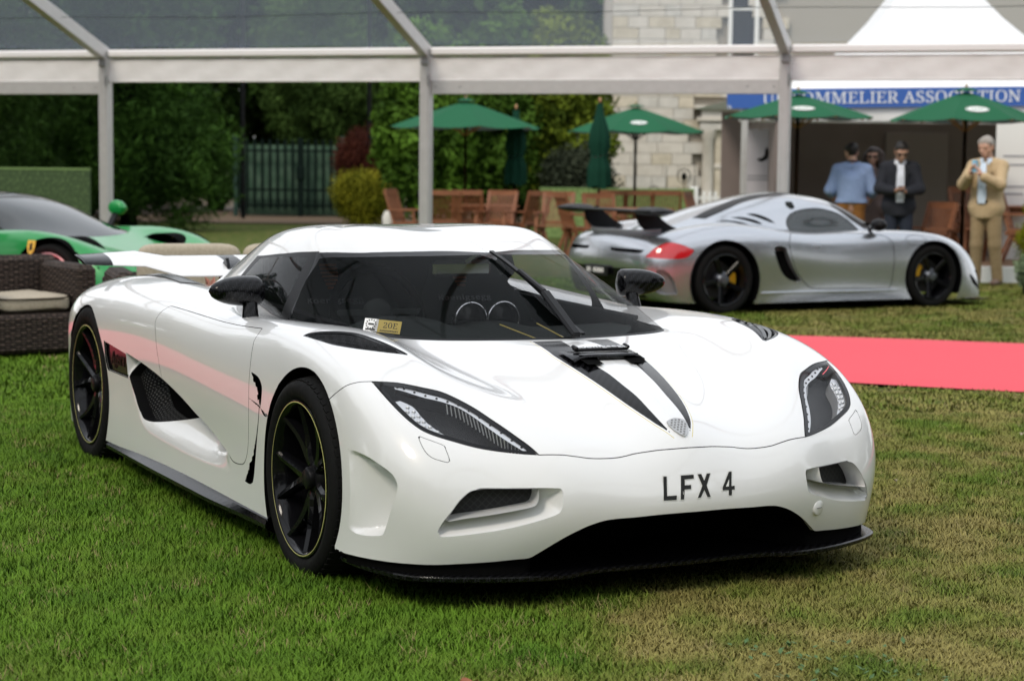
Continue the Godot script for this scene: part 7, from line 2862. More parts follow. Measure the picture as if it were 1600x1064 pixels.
func build_gate() -> void:
	var g := thing("metal_gate", "dark green upright bar gate between the trees at the back", "gate", Vector3(-5.78, -0.12, -49.0))
	var w := 2.75
	for s in [-1.0, 1.0]:
		mi("gate_post", box_mesh(Vector3(0.10, 2.1, 0.10), 0.01), M.gate_green, g, Vector3(s * w * 0.5, 1.05, 0))
	mi("centre_stile", box_mesh(Vector3(0.16, 2.05, 0.08), 0.01), M.gate_dark, g, Vector3(0.3, 1.02, 0.02))
	mi("lock_box", box_mesh(Vector3(0.22, 0.34, 0.12), 0.02), M.gate_dark, g, Vector3(0.3, 1.15, 0.04))
	for y in [0.32, 0.72, 1.72]:
		mi("rail", box_mesh(Vector3(w, 0.06, 0.04)), M.gate_dark, g, Vector3(0, y, 0))
	for i in 14:
		mi("bar", box_mesh(Vector3(0.075, 1.78, 0.03), 0.006), M.gate_dark, g, Vector3(-w * 0.5 + 0.10 + i * (w - 0.2) / 13.0, 1.12, 0.0))
	for i in 40:
		mi("lower_bar", box_mesh(Vector3(0.022, 0.5, 0.02)), M.gate_dark, g, Vector3(-w * 0.5 + 0.06 + i * (w - 0.12) / 39.0, 0.25, 0.03))
	var sh := thing("backing_sheet", "faded green sheet fixed behind the gate bars", "sheet", Vector3(-5.78, -0.1, -49.3))
	mi("sheet", box_mesh(Vector3(2.6, 1.8, 0.01)), M.sheet_green, sh, Vector3(0, 0.95, 0))
	# broom in the bed and its bucket
	var br := thing("garden_broom", "broom with pale handle leaning in a white bucket before the hedge", "broom", Vector3(-2.62, -0.1, -40.0))
	var hb := MB.new()
	hb.tube([Vector3(0.0, 0.1, 0), Vector3(0.10, 1.42, -0.05)], [0.02, 0.02], 8)
	mi("handle", hb.mesh(), M.pale_wood, br)
	var hd := MB.new()
	hd.ball(Vector3(0.10, 1.45, -0.05), Vector3(0.045, 0.09, 0.03), 10, 7)
	mi("head", hd.mesh(), M.pale_wood, br)
	var bk := MB.new()
	bk.lathe(Transform3D(Basis(Vector3(0, 1, 0), Vector3(-1, 0, 0), Vector3(0, 0, 1)), Vector3.ZERO), [Vector2(0.0, 0.0), Vector2(0.12, 0.0), Vector2(0.14, 0.3), Vector2(0.08, 0.42), Vector2(0.0, 0.43)], 16)
	mi("bucket", bk.mesh(), M.plate_white, br)
	# screens printed with leaves
	for s in [[Vector3(2.01, -0.1, -37.0), 3.0, 0.97, 0.02, "light green leaf patterned screen behind the teak chairs", M.screen_leaf], [Vector3(-9.0, -0.1, -30.0), 4.7, 1.28, -0.035, "darker green leaf patterned screen behind the green car", M.screen_leaf_dark]]:
		var t := thing("leaf_screen", s[4], "screen", s[0], s[3], "leaf patterned screens")
		mi("panel", box_mesh(Vector3(s[1], s[2], 0.06), 0.01), s[5], t, Vector3(0, s[2] * 0.5, 0))
		mi("top_edge", box_mesh(Vector3(s[1] + 0.01, 0.03, 0.075), 0.005), M.screen_edge, t, Vector3(0, s[2] + 0.002, 0))
		for e in [-0.5, 0.0, 0.5]:
			mi("stake", box_mesh(Vector3(0.04, s[2], 0.04)), M.pale_wood, t, Vector3(s[1] * e * 0.98, s[2] * 0.5, -0.06))
	# white picket fence
	var pf := thing("picket_fence", "low white picket fence between the leaf screen and the pavilion", "fence", Vector3(4.32, -0.1, -38.0))
	mi("fence_post", box_mesh(Vector3(0.16, 1.02, 0.14), 0.01), M.plate_white, pf, Vector3(-0.72, 0.51, 0))
	for y in [0.3, 0.8]:
		mi("rail", box_mesh(Vector3(2.0, 0.06, 0.03)), M.plate_white, pf, Vector3(0.3, y, -0.03))
	for i in 17:
		mi("picket", box_mesh(Vector3(0.06, 0.92, 0.02), 0.004), M.plate_white, pf, Vector3(-0.52 + i * 0.115, 0.47, 0.0))

func build_house() -> void:
	var h := thing("stone_house", "pale stone house with block walls, a carved doorway column and tall windows", "building", Vector3(0, -0.1, -45.0))
	var x0 := 2.28
	mi("wall", box_mesh(Vector3(13.0, 9.0, 0.4)), M.stone_joint, h, Vector3(x0 + 6.5, 4.5, -0.36))
	mi("return_wall", box_mesh(Vector3(0.4, 9.0, 6.0)), M.stone_a, h, Vector3(x0 + 0.2, 4.5, -3.57))
	rng.seed = 15
	var stones := [M.stone_a, M.stone_b, M.stone_c, M.stone_d, M.stone_a]
	var meshes: Array = []
	for w in [0.36, 0.48, 0.62]:
		meshes.append([w, box_mesh(Vector3(w - 0.010, 0.257, 0.16), 0.006)])
	for c in 21:
		var y := 0.25 + 0.266 * c
		var x := x0
		var k := 0
		while x < 5.9:
			var pick: int = 2 if (k == 0 and c % 2 == 0) else rng.randi() % 3
			var w: float = meshes[pick][0]
			var mid := x + w * 0.5
			var hidden := mid > 4.36 and mid < 5.2 and y < 3.0
			var win := mid > 4.95 and mid < 5.75 and y > 3.85
			if not hidden and not win:
				mi("stone_block", meshes[pick][1], stones[rng.randi() % 5], h, Vector3(mid, y, -0.08 + rng.randf_range(-0.006, 0.006)))
			x += w
			k += 1
	# doorway: column with base and capital, entablature
	var col := MB.new()
	col.lathe(Transform3D(Basis(Vector3(0, 1, 0), Vector3(-1, 0, 0), Vector3(0, 0, 1)), Vector3(4.56, 0.1, 0.12)), [Vector2(0.2, 0.0), Vector2(0.2, 0.12), Vector2(0.16, 0.16), Vector2(0.165, 0.2), Vector2(0.14, 0.26), Vector2(0.125, 1.95), Vector2(0.15, 1.98), Vector2(0.15, 2.03), Vector2(0.19, 2.1), Vector2(0.19, 2.18)], 24)
	mi("column", col.mesh(), M.stone_b, h)
	mi("pilaster", box_mesh(Vector3(0.46, 2.3, 0.2), 0.01), M.stone_c, h, Vector3(4.95, 1.15, 0.02))
	mi("pilaster_band", box_mesh(Vector3(0.5, 0.12, 0.24), 0.02), M.stone_b, h, Vector3(4.95, 1.42, 0.03))
	for s in [[2.35, 0.16, 0.42, 1.0], [2.52, 0.10, 0.52, 1.14], [2.66, 0.20, 0.36, 0.94], [2.80, 0.08, 0.62, 1.3]]:
		mi("entablature", box_mesh(Vector3(s[3], s[1], s[2]), 0.012), M.stone_d if s[1] > 0.15 else M.stone_b, h, Vector3(4.86, s[0], 0.06))
	var wn := Node3D.new()
	wn.name = "window"
	h.add_child(wn)
	wn.position = Vector3(5.35, 5.0, -0.05)
	mi("pane", box_mesh(Vector3(0.56, 2.2, 0.02)), M.black_gloss, wn, Vector3(0, 0, -0.06))
	for s in [-1.0, 1.0]:
		mi("frame", box_mesh(Vector3(0.09, 2.3, 0.14), 0.01), M.plate_white, wn, Vector3(s * 0.31, 0, 0))
	mi("frame", box_mesh(Vector3(0.53, 0.05, 0.08)), M.plate_white, wn, Vector3(0, 0.1, 0))
	mi("sill", box_mesh(Vector3(0.8, 0.1, 0.26), 0.01), M.stone_b, wn, Vector3(0, -1.2, 0.06))
	# ironwork standing against the wall
	for s in [[3.18, 0.9, 0], [3.46, 1.4, 1], [3.86, 1.3, 2], [4.1, 1.5, 1]]:
		var t := thing("iron_ornament", ["small dark iron lantern shape standing by the stone wall", "thin dark iron rod planted by the stone wall", "dark round iron ornament by the stone wall"][s[2]] + (" nearest the house corner" if s[0] < 3.3 else (" left of the round ornament" if s[0] < 3.6 else (" between two rods" if s[0] < 4.0 else " nearest the doorway column"))), "ornament", Vector3(s[0], -0.1, -43.2))
		var b := MB.new()
		b.tube([Vector3.ZERO, Vector3(0, s[1], 0)], [0.012, 0.01], 6)
		mi("rod", b.mesh(), M.black_matte, t)
		if s[2] != 1:
			var r := MB.new()
			var pts: Array = []
			var rad: Array = []
			for i in 17:
				pts.append(Vector3(cos(TAU * i / 16.0) * 0.15, s[1] - 0.1 + sin(TAU * i / 16.0) * 0.16, 0))
				rad.append(0.012)
			r.tube(pts, rad, 6, false)
			r.ball(Vector3(0, s[1] - 0.12, 0), Vector3(0.06, 0.1, 0.04), 10, 6)
			mi("ring", r.mesh(), M.black_matte, t)

func build_pavilion() -> void:
	var pv := thing("white_pavilion", "white peaked pavilion with dark brown inner walls at the right", "tent", Vector3(3.2, -0.1, -27.2))
	var w := 7.2
	var d := 6.0
	# floor slab and walls with thickness
	mi("back_wall", box_mesh(Vector3(w - 0.2, 2.3, 0.06)), M.brown_wall, pv, Vector3(w * 0.5, 1.15, -3.2))
	for s in [0.55, w]:
		mi("side_wall", box_mesh(Vector3(0.06, 2.3, 3.2)), M.brown_wall, pv, Vector3(s, 1.15, -1.6))
	mi("wall_panel", box_mesh(Vector3(1.0, 1.7, 0.05), 0.01), M.brown_panel, pv, Vector3(3.2, 1.15, -3.13))
	for s in [0.08, w - 0.1]:
		mi("tent_post", box_mesh(Vector3(0.09, 2.35, 0.09), 0.01), M.alu, pv, Vector3(s, 1.18, 0.0))
	mi("eave_rail", box_mesh(Vector3(w, 0.06, 0.06), 0.01), M.alu_white, pv, Vector3(w * 0.5, 2.10, -0.03))
	# swept roof: straight eaves, concave towards the peak
	var b := MB.new()
	var pk := Vector3(3.35, 0, -d * 0.55)
	var rows: Array = []
	var ring := 48
	for i in 13:
		var f := i / 12.0
		var row: Array = []
		for j in ring + 1:
			var t := float(j) / ring * 4.0
			var e: Vector3
			if t < 1.0:
				e = Vector3(lerpf(-0.05, w + 0.05, t), 0, 0.02)
			elif t < 2.0:
				e = Vector3(w + 0.05, 0, lerpf(0.02, -d, t - 1.0))
			elif t < 3.0:
				e = Vector3(lerpf(w + 0.05, -0.05, t - 2.0), 0, -d)
			else:
				e = Vector3(-0.05, 0, lerpf(-d, 0.02, t - 3.0))
			var p := e.lerp(pk, f)
			p.y = 2.42 + 0.9 * f * 0.7 + 2.2 * pow(f, 3.2)
			row.append(p)
		rows.append(row)
	b.grid(rows, false, Vector3(3.35, -9.0, -3.0))
	mi("roof", b.mesh(), M.tent_white, pv)
	var vb := MB.new()
	var rv: Array = []
	for i in 41:
		var f := i / 40.0
		rv.append([Vector3(w * f, 2.42, 0.03), Vector3(w * f, 2.26, 0.04), Vector3(w * f, 2.10, 0.03 + 0.01 * sin(i * 1.1))])
	vb.grid(rv, false, Vector3(3.6, 2.2, -9.0))
	mi("roof_valance", vb.mesh(), M.tent_white, pv)
	# blue banner
	var bn := thing("blue_banner", "long blue banner with white capitals along the pavilion's front", "banner", Vector3(3.06, -0.1, -27.1))
	bn.rotation.z = 0.021
	mi("cloth", box_mesh(Vector3(4.6, 0.27, 0.012)), M.banner_blue, bn, Vector3(2.3, 2.385, 0))
	letters(bn, "lettering", "UK SOMMELIER ASSOCIATION", M.font_serif, 0.16, 0.006, M.letter_white, Transform3D(Basis(), Vector3(2.33, 2.385, 0.012)), 1.12)
	for y in [2.27, 2.5]:
		var ey := MB.new()
		ey.lathe(Transform3D(Basis(Vector3(0, 0, 1), Vector3(0, 1, 0), Vector3(-1, 0, 0)), Vector3(0.03, y, 0.008)), [Vector2(0.012, 0.0), Vector2(0.022, 0.004), Vector2(0.028, 0.0)], 14)
		mi("eyelet", ey.mesh(), M.chrome, bn)
	# stand-up banners
	var rb := thing("roll_up_banner", "grey white roll-up banner with a black hook shaped emblem left of the right post", "banner", Vector3(3.62, -0.1, -27.9), 0.05)
	mi("sheet", box_mesh(Vector3(0.52, 1.92, 0.01)), M.banner_grey, rb, Vector3(0, 1.02, 0))
	mi("foot", box_mesh(Vector3(0.56, 0.08, 0.2), 0.02), M.steel, rb, Vector3(0, 0.04, 0))
	var em := MB.new()
	var pts: Array = []
	var rad: Array = []
	for i in 15:
		var f := i / 14.0
		var an := lerpf(PI * 1.1, PI * 2.0, minf(1.0, f * 1.6))
		var p := Vector3(-0.01 + cos(an) * 0.085, 1.62 + sin(an) * 0.085, 0.012) if f < 0.625 else Vector3(0.075 - 0.02 * (f - 0.625), 1.62 + 0.42 * (f - 0.625), 0.012)
		pts.append(p)
		rad.append(0.012 + 0.028 * sin(PI * f))
	em.tube(pts, rad, 8)
	em.ball(Vector3(0.07, 1.83, 0.012), Vector3(0.028, 0.03, 0.01), 10, 6)
	var eo := mi("emblem", em.mesh(), M.black_satin, rb)
	eo.scale = Vector3(1, 1, 0.15)
	for s in [[1.30, 0.40], [1.25, 0.42], [0.98, 0.30], [0.90, 0.36]]:
		mi("print_line", box_mesh(Vector3(s[1], 0.022, 0.004)), M.print_grey, rb, Vector3(0, s[0], 0.007))
	var r2 := thing("tall_banner", "tall white printed banner at the right end of the pavilion", "banner", Vector3(6.92, -0.1, -26.4), -0.1)
	mi("sheet", box_mesh(Vector3(0.5, 2.0, 0.012)), M.plate_white, r2, Vector3(0, 1.12, 0))
	mi("foot", box_mesh(Vector3(0.52, 0.1, 0.22), 0.02), M.steel, r2, Vector3(0, 0.05, 0))
	for s in [[1.62, 0.3], [1.5, 0.34], [1.2, 0.32], [1.1, 0.28], [0.9, 0.3]]:
		mi("print_line", box_mesh(Vector3(s[1], 0.025, 0.004)), M.print_grey, r2, Vector3(0, s[0], 0.008))
	# deck the right hand chairs stand on
	var dk := thing("white_deck", "low deck with a white painted edge under the chairs at the right", "deck", Vector3(5.85, -0.12, -24.3))
	mi("edge_board", box_mesh(Vector3(4.0, 0.22, 0.04), 0.006), M.plate_white, dk, Vector3(2.0, 0.11, 0))
	mi("side_board", box_mesh(Vector3(0.04, 0.22, 2.8), 0.006), M.plate_white, dk, Vector3(0.0, 0.11, -1.42))
	for i in 18:
		mi("deck_board", box_mesh(Vector3(3.94, 0.03, 0.145), 0.005), M.deck_wood, dk, Vector3(2.0, 0.205, -0.1 - i * 0.153))

# ---------------------------------------------------------------- parasols, chairs, sofas
func parasol(label: String, at: Vector3, dia: float, top: float, edge: float, turn: float, wood: Material, logo: bool, group: String) -> void:
	var t := thing("parasol", label, "parasol", at, turn, group)
	var p := MB.new()
	p.tube([Vector3(0, 0, 0), Vector3(0, top - 0.08, 0)], [0.026, 0.024], 10)
	mi("pole", p.mesh(), wood, t)
	var R := dia * 0.5
	for k in 8:
		var b := MB.new()
		var rows: Array = []
		for i in 9:
			var f := i / 8.0
			var row: Array = []
			for j in 7:
				var g := j / 6.0
				var a0 := TAU * k / 8.0
				var a1 := TAU * (k + 1) / 8.0
				var e := Vector3(cos(a0), 0, sin(a0)).lerp(Vector3(cos(a1), 0, sin(a1)), g)
				var sag := 0.035 * sin(PI * g) * f * dia * 0.4
				row.append(e * R * f + Vector3(0, lerpf(top, edge, pow(f, 1.12)) - sag, 0))
			rows.append(row)
		b.grid(rows, false, Vector3(0, -9, 0))
		mi("canopy_panel", b.mesh(), M.parasol_green, t)
		var v := MB.new()
		var a2 := TAU * k / 8.0
		v.bar(Vector3(0, top - 0.12, 0), Vector3(cos(a2) * R * 0.98, edge - 0.012, sin(a2) * R * 0.98), 0.018, 0.022)
		mi("rib", v.mesh(), wood, t)
		var s := MB.new()
		s.bar(Vector3(cos(a2) * 0.03, lerpf(top, edge, 1.0) - 0.14, sin(a2) * 0.03), Vector3(cos(a2) * R * 0.45, lerpf(top, edge, 0.42) - 0.03, sin(a2) * R * 0.45), 0.014, 0.018)
		mi("strut", s.mesh(), wood, t)
	var c := MB.new()
	var rows2: Array = []
	for i in 5:
		var f := i / 4.0
		var row: Array = []
		for j in 17:
			var a3 := TAU * j / 16.0
			row.append(Vector3(cos(a3) * 0.16 * f, top + 0.055 - 0.05 * f * f + (0.012 * (j % 2) if i == 4 else 0.0), sin(a3) * 0.16 * f))
		rows2.append(row)
	c.grid(rows2, false, Vector3(0, -9, 0))
	mi("vent_cap", c.mesh(), M.parasol_green, t)
	var fb := MB.new()
	fb.ball(Vector3(0, top + 0.075, 0), Vector3(0.02, 0.03, 0.02), 10, 6)
	mi("finial", fb.mesh(), M.pale_wood, t)
	if logo:
		# white oval print with a line of small lettering, lying on the panel that faces the lawn
		var a := turn + PI * 0.5
		var kk := floor(fposmod(a, TAU) / (TAU / 8.0))
		var am: float = (kk + 0.5) * TAU / 8.0
		var f := 0.66
		var rr := R * cos(PI / 8.0)
		var e := Vector3(cos(am), 0, sin(am))
		var out := (e * rr + Vector3(0, edge - top, 0)).normalized()
		var side := e.cross(Vector3.UP).normalized()
		var n := side.cross(out)
		if n.y < 0.0:
			n = -n
			side = -side
		var pos := e * rr * f + Vector3(0, lerpf(top, edge, pow(f, 1.12)) + 0.008 - 0.035 * f * dia * 0.4, 0)
		var lg := Node3D.new()
		lg.name = "printed_mark"
		t.add_child(lg)
		lg.transform = Transform3D(Basis(side, n, side.cross(n)), pos)
		var ob := MB.new()
		ob.lathe(Transform3D(Basis(Vector3(0, 1, 0), Vector3(-1, 0, 0), Vector3(0, 0, 1)), Vector3.ZERO), [Vector2(0.0, 0.004), Vector2(0.10, 0.004), Vector2(0.10, 0.0)], 28)
		var oo := mi("oval", ob.mesh(), M.plate_white, lg)
		oo.scale = Vector3(1.5, 1, 1.0)
		var ib := MB.new()
		ib.lathe(Transform3D(Basis(Vector3(0, 1, 0), Vector3(-1, 0, 0), Vector3(0, 0, 1)), Vector3.ZERO), [Vector2(0.083, 0.0055), Vector2(0.092, 0.0055)], 28)
		var io := mi("oval_ring", ib.mesh(), M.parasol_green, lg)
		io.scale = Vector3(1.5, 1, 1.0)
		mi("print_line", box_mesh(Vector3(0.16, 0.004, 0.03)), M.print_green, lg, Vector3(0, 0.005, 0))

func closed_parasol(label: String, at: Vector3, top: float, low: float) -> void:
	var t := thing("closed_parasol", label, "parasol", at, 0.0, "closed parasols")
	var p := MB.new()
	p.tube([Vector3.ZERO, Vector3(0, top, 0)], [0.026, 0.024], 10)
	mi("pole", p.mesh(), M.teak_pale, t)
	var b := MB.new()
	var rows: Array = []
	for i in 13:
		var f := i / 12.0
		var row: Array = []
		for j in 33:
			var a := TAU * j / 32.0
			var pinch := 1.0 - 0.35 * exp(-pow((f - 0.63) / 0.06, 2.0))
			var r := (0.05 + 0.10 * smooth01(f * 2.2) + 0.03 * f) * pinch * (1.0 + 0.16 * sin(a * 8.0) * smooth01(f * 3.0))
			row.append(Vector3(cos(a) * r, lerpf(top - 0.02, low, f) + (0.03 * sin(a * 4.0) if i == 12 else 0.0), sin(a) * r))
		rows.append(row)
	b.grid(rows, false, Vector3(0, 1.4, 0))
	mi("folded_canopy", b.mesh(), M.parasol_dark, t)
	var s := MB.new()
	var pts: Array = []
	var rad: Array = []
	for i in 17:
		pts.append(Vector3(cos(TAU * i / 16.0) * 0.125, lerpf(top, low, 0.63) + 0.012 * sin(i * 0.8), sin(TAU * i / 16.0) * 0.125))
		rad.append(0.011)
	s.tube(pts, rad, 6, false)
	mi("strap", s.mesh(), M.plate_white, t)
	var fb := MB.new()
	fb.ball(Vector3(0, top + 0.035, 0), Vector3(0.025, 0.045, 0.025), 10, 6)
	mi("finial", fb.mesh(), M.teak_pale, t)

func teak_chair() -> Node3D:
	var t := thing("teak_chair", "", "chair", Vector3.ZERO, 0.0, "slatted teak garden chairs")
	for s in [-1.0, 1.0]:
		bar_part("rear_leg", Vector3(s * 0.24, 0, -0.30), Vector3(s * 0.24, 0.46, -0.12), 0.05, 0.035, M.teak, t)
		bar_part("front_leg", Vector3(s * 0.25, 0, 0.26), Vector3(s * 0.25, 0.64, 0.18), 0.05, 0.035, M.teak, t)
		bar_part("back_post", Vector3(s * 0.235, 0.42, -0.16), Vector3(s * 0.245, 0.98, -0.34), 0.05, 0.035, M.teak, t)
		bar_part("armrest", Vector3(s * 0.265, 0.655, 0.24), Vector3(s * 0.265, 0.655, -0.27), 0.06, 0.025, M.teak, t)
		bar_part("side_rail", Vector3(s * 0.24, 0.43, 0.24), Vector3(s * 0.24, 0.41, -0.22), 0.03, 0.05, M.teak, t)
		bar_part("cross_leg", Vector3(s * 0.22, 0.03, 0.22), Vector3(s * 0.22, 0.42, -0.2), 0.03, 0.045, M.teak, t)
	bar_part("top_rail", Vector3(-0.26, 0.96, -0.335), Vector3(0.26, 0.96, -0.335), 0.03, 0.085, M.teak, t)
	bar_part("bottom_rail", Vector3(-0.23, 0.50, -0.185), Vector3(0.23, 0.50, -0.185), 0.028, 0.05, M.teak, t)
	var sl := MB.new()
	for i in 9:
		var x := lerpf(-0.19, 0.19, i / 8.0)
		sl.bar(Vector3(x, 0.50, -0.185), Vector3(x, 0.94, -0.33), 0.021, 0.014, Vector3(0, 0, 1))
	var so := mi("back_slats", sl.mesh(), M.teak, t)
	so.set_meta("kind", "stuff")
	var st := MB.new()
	for i in 9:
		var z := lerpf(0.23, -0.17, i / 8.0)
		st.box(Transform3D(Basis(), Vector3(0, 0.452, z)), Vector3(0.5, 0.018, 0.04))
	var s2 := mi("seat_slats", st.mesh(), M.teak, t)
	s2.set_meta("kind", "stuff")
	return t

func teak_table(label: String, at: Vector3, turn: float) -> void:
	var t := thing("teak_table", label, "table", at, turn, "teak garden tables")
	for i in 9:
		mi("top_slat", box_mesh(Vector3(1.1, 0.028, 0.108), 0.005), M.teak, t, Vector3(0, 0.73, -0.46 + i * 0.115))
	for s in [-1.0, 1.0]:
		for e in [-1.0, 1.0]:
			bar_part("leg", Vector3(s * 0.42, 0, e * 0.38), Vector3(s * 0.42, 0.71, e * 0.38), 0.06, 0.06, M.teak, t)
		bar_part("apron", Vector3(s * 0.42, 0.68, -0.36), Vector3(s * 0.42, 0.68, 0.36), 0.03, 0.07, M.teak, t)
	bar_part("apron", Vector3(-0.4, 0.68, 0.38), Vector3(0.4, 0.68, 0.38), 0.03, 0.07, M.teak, t)
	bar_part("apron", Vector3(-0.4, 0.68, -0.38), Vector3(0.4, 0.68, -0.38), 0.03, 0.07, M.teak, t)

func build_terrace() -> void:
	parasol("open green parasol on a wooden pole behind the middle post", Vector3(-0.84, -0.1, -33.0), 2.62, 2.50, 2.06, 0.2, M.teak_pale, false, "open green parasols")
	parasol("open green parasol with a white oval mark in front of the stone wall", Vector3(2.16, -0.1, -34.0), 2.55, 2.46, 2.03, 0.40, M.black_satin, true, "open green parasols")
	parasol("open green parasol right behind the right hand post, over the silver car", Vector3(3.78, -0.1, -25.5), 2.06, 2.40, 2.10, 0.36, M.teak_pale, true, "open green parasols")
	parasol("open green parasol over the man photographing at the right", Vector3(5.90, -0.1, -25.0), 2.0, 2.44, 2.07, 0.40, M.teak_pale, true, "open green parasols")
	closed_parasol("closed dark green parasol tied with a white strap beside the left open parasol", Vector3(0.03, -0.1, -33.6), 2.40, 1.08)
	closed_parasol("closed dark green parasol in front of the second open parasol", Vector3(1.43, -0.1, -32.0), 2.48, 1.06)
	var first := teak_chair()
	var spots := [
		[-1.75, -31.8, 1.25, "teak chair seen from its side left of the middle post"], [-1.15, -31.3, 3.3, "teak chair with its back turned, partly behind the middle post"], [-0.72, -31.6, 3.0, "teak chair back just right of the middle post"],
		[-0.30, -31.2, -0.4, "teak chair at the left table facing the lawn"], [0.22, -31.6, -2.4, "teak chair turned away at the right of the left table"], [0.66, -30.6, -0.25, "teak chair facing the lawn left of the leaf screen"],
		[1.05, -30.0, 1.9, "teak chair sideways in front of the leaf screen's left end"], [1.42, -29.4, 0.3, "teak chair facing the lawn behind the silver car's spoiler"], [1.72, -33.2, 3.1, "teak chair back at the far side of the right table"],
		[2.15, -33.2, 3.2, "second teak chair back at the far side of the right table"], [2.7, -33.4, 3.0, "teak chair back near the second parasol's pole"], [3.3, -32.6, 1.2, "teak chair by the white fence post"], [4.25, -31.5, 0.2, "teak chair in front of the picket fence"]]
	for i in spots.size():
		var s: Array = spots[i]
		var at := Vector3(s[0], ground_y(s[1]), s[1])
		if i == 0:
			first.position = at
			first.rotation.y = s[2]
			first.set_meta("label", s[3])
		else:
			copy_of(first, "teak_chair", s[3], at, s[2])
	for s in [[5.40, -25.0, -1.0, "teak chair beside the man in the dark jacket", -0.1], [6.15, -25.3, 0.15, "teak chair on the deck left of the man photographing", 0.1], [6.72, -25.0, 1.2, "teak chair on the deck behind the man photographing", 0.1], [4.12, -26.0, 0.5, "teak chair left of the man in the blue shirt", -0.1], [3.75, -26.3, 0.3, "teak chair behind the silver car's roof", -0.1]]:
		copy_of(first, "teak_chair", s[3], Vector3(s[0], s[4], s[1]), s[2])
	teak_table("teak table under the left open parasol", Vector3(-0.5, -0.1, -32.2), 0.1)
	teak_table("teak table behind the silver car's spoiler", Vector3(2.0, -0.1, -31.0), 0.1)
	teak_table("teak table on the deck at the right", Vector3(6.6, 0.1, -26.2), 0.0)

func wicker_chair(called: String, label: String, at: Vector3, turn: float, w: float, deep: float, back: float, arm: float, category: String) -> Node3D:
	var t := thing(called, label, category, at, turn)
	mi("base", box_mesh(Vector3(w, 0.28, deep), 0.03), M.wicker, t, Vector3(0, 0.18, 0))
	mi("back", box_mesh(Vector3(w, back - 0.04, 0.14), 0.035), M.wicker, t, Vector3(0, back * 0.5 + 0.02, -deep * 0.5 + 0.07))
	for s in [-1.0, 1.0]:
		mi("arm", box_mesh(Vector3(0.15, arm - 0.04, deep - 0.145), 0.035), M.wicker, t, Vector3(s * (w * 0.5 - 0.075), arm * 0.5 + 0.02, 0.07))
		for e in [-1.0, 1.0]:
			mi("foot", box_mesh(Vector3(0.05, 0.05, 0.05)), M.steel, t, Vector3(s * (w * 0.5 - 0.06), 0.02, e * (deep * 0.5 - 0.06)))
	return t

func cushion(label: String, at: Vector3, turn: float, size: Vector3) -> void:
	var t := thing("seat_cushion", label, "cushion", at, turn)
	var b := MB.new()
	var rows: Array = []
	for i in 17:
		var row: Array = []
		var la := PI * i / 16.0
		for j in 33:
			var lo := TAU * j / 32.0
			var d := Vector3(sin(la) * cos(lo), cos(la), sin(la) * sin(lo))
			var k := 0.32
			row.append(Vector3(signf(d.x) * pow(absf(d.x), k) * size.x * 0.5, signf(d.y) * pow(absf(d.y), 0.45) * size.y * 0.5 + 0.008 * sin(d.x * 9.0), signf(d.z) * pow(absf(d.z), k) * size.z * 0.5))
		rows.append(row)
	b.grid(rows, false, Vector3.ZERO)
	mi("cover", b.mesh(), M.linen, t)
	var p := MB.new()
	for y in [-0.36, 0.36]:
		var pts: Array = []
		var rad: Array = []
		for j in 33:
			var lo := TAU * j / 32.0
			pts.append(Vector3(signf(cos(lo)) * pow(absf(cos(lo)), 0.32) * size.x * 0.505, size.y * y + 0.006 * sin(lo * 3.0), signf(sin(lo)) * pow(absf(sin(lo)), 0.32) * size.z * 0.505))
			rad.append(0.006)
		p.tube(pts, rad, 6, false)
	mi("piping", p.mesh(), M.linen_dark, t)

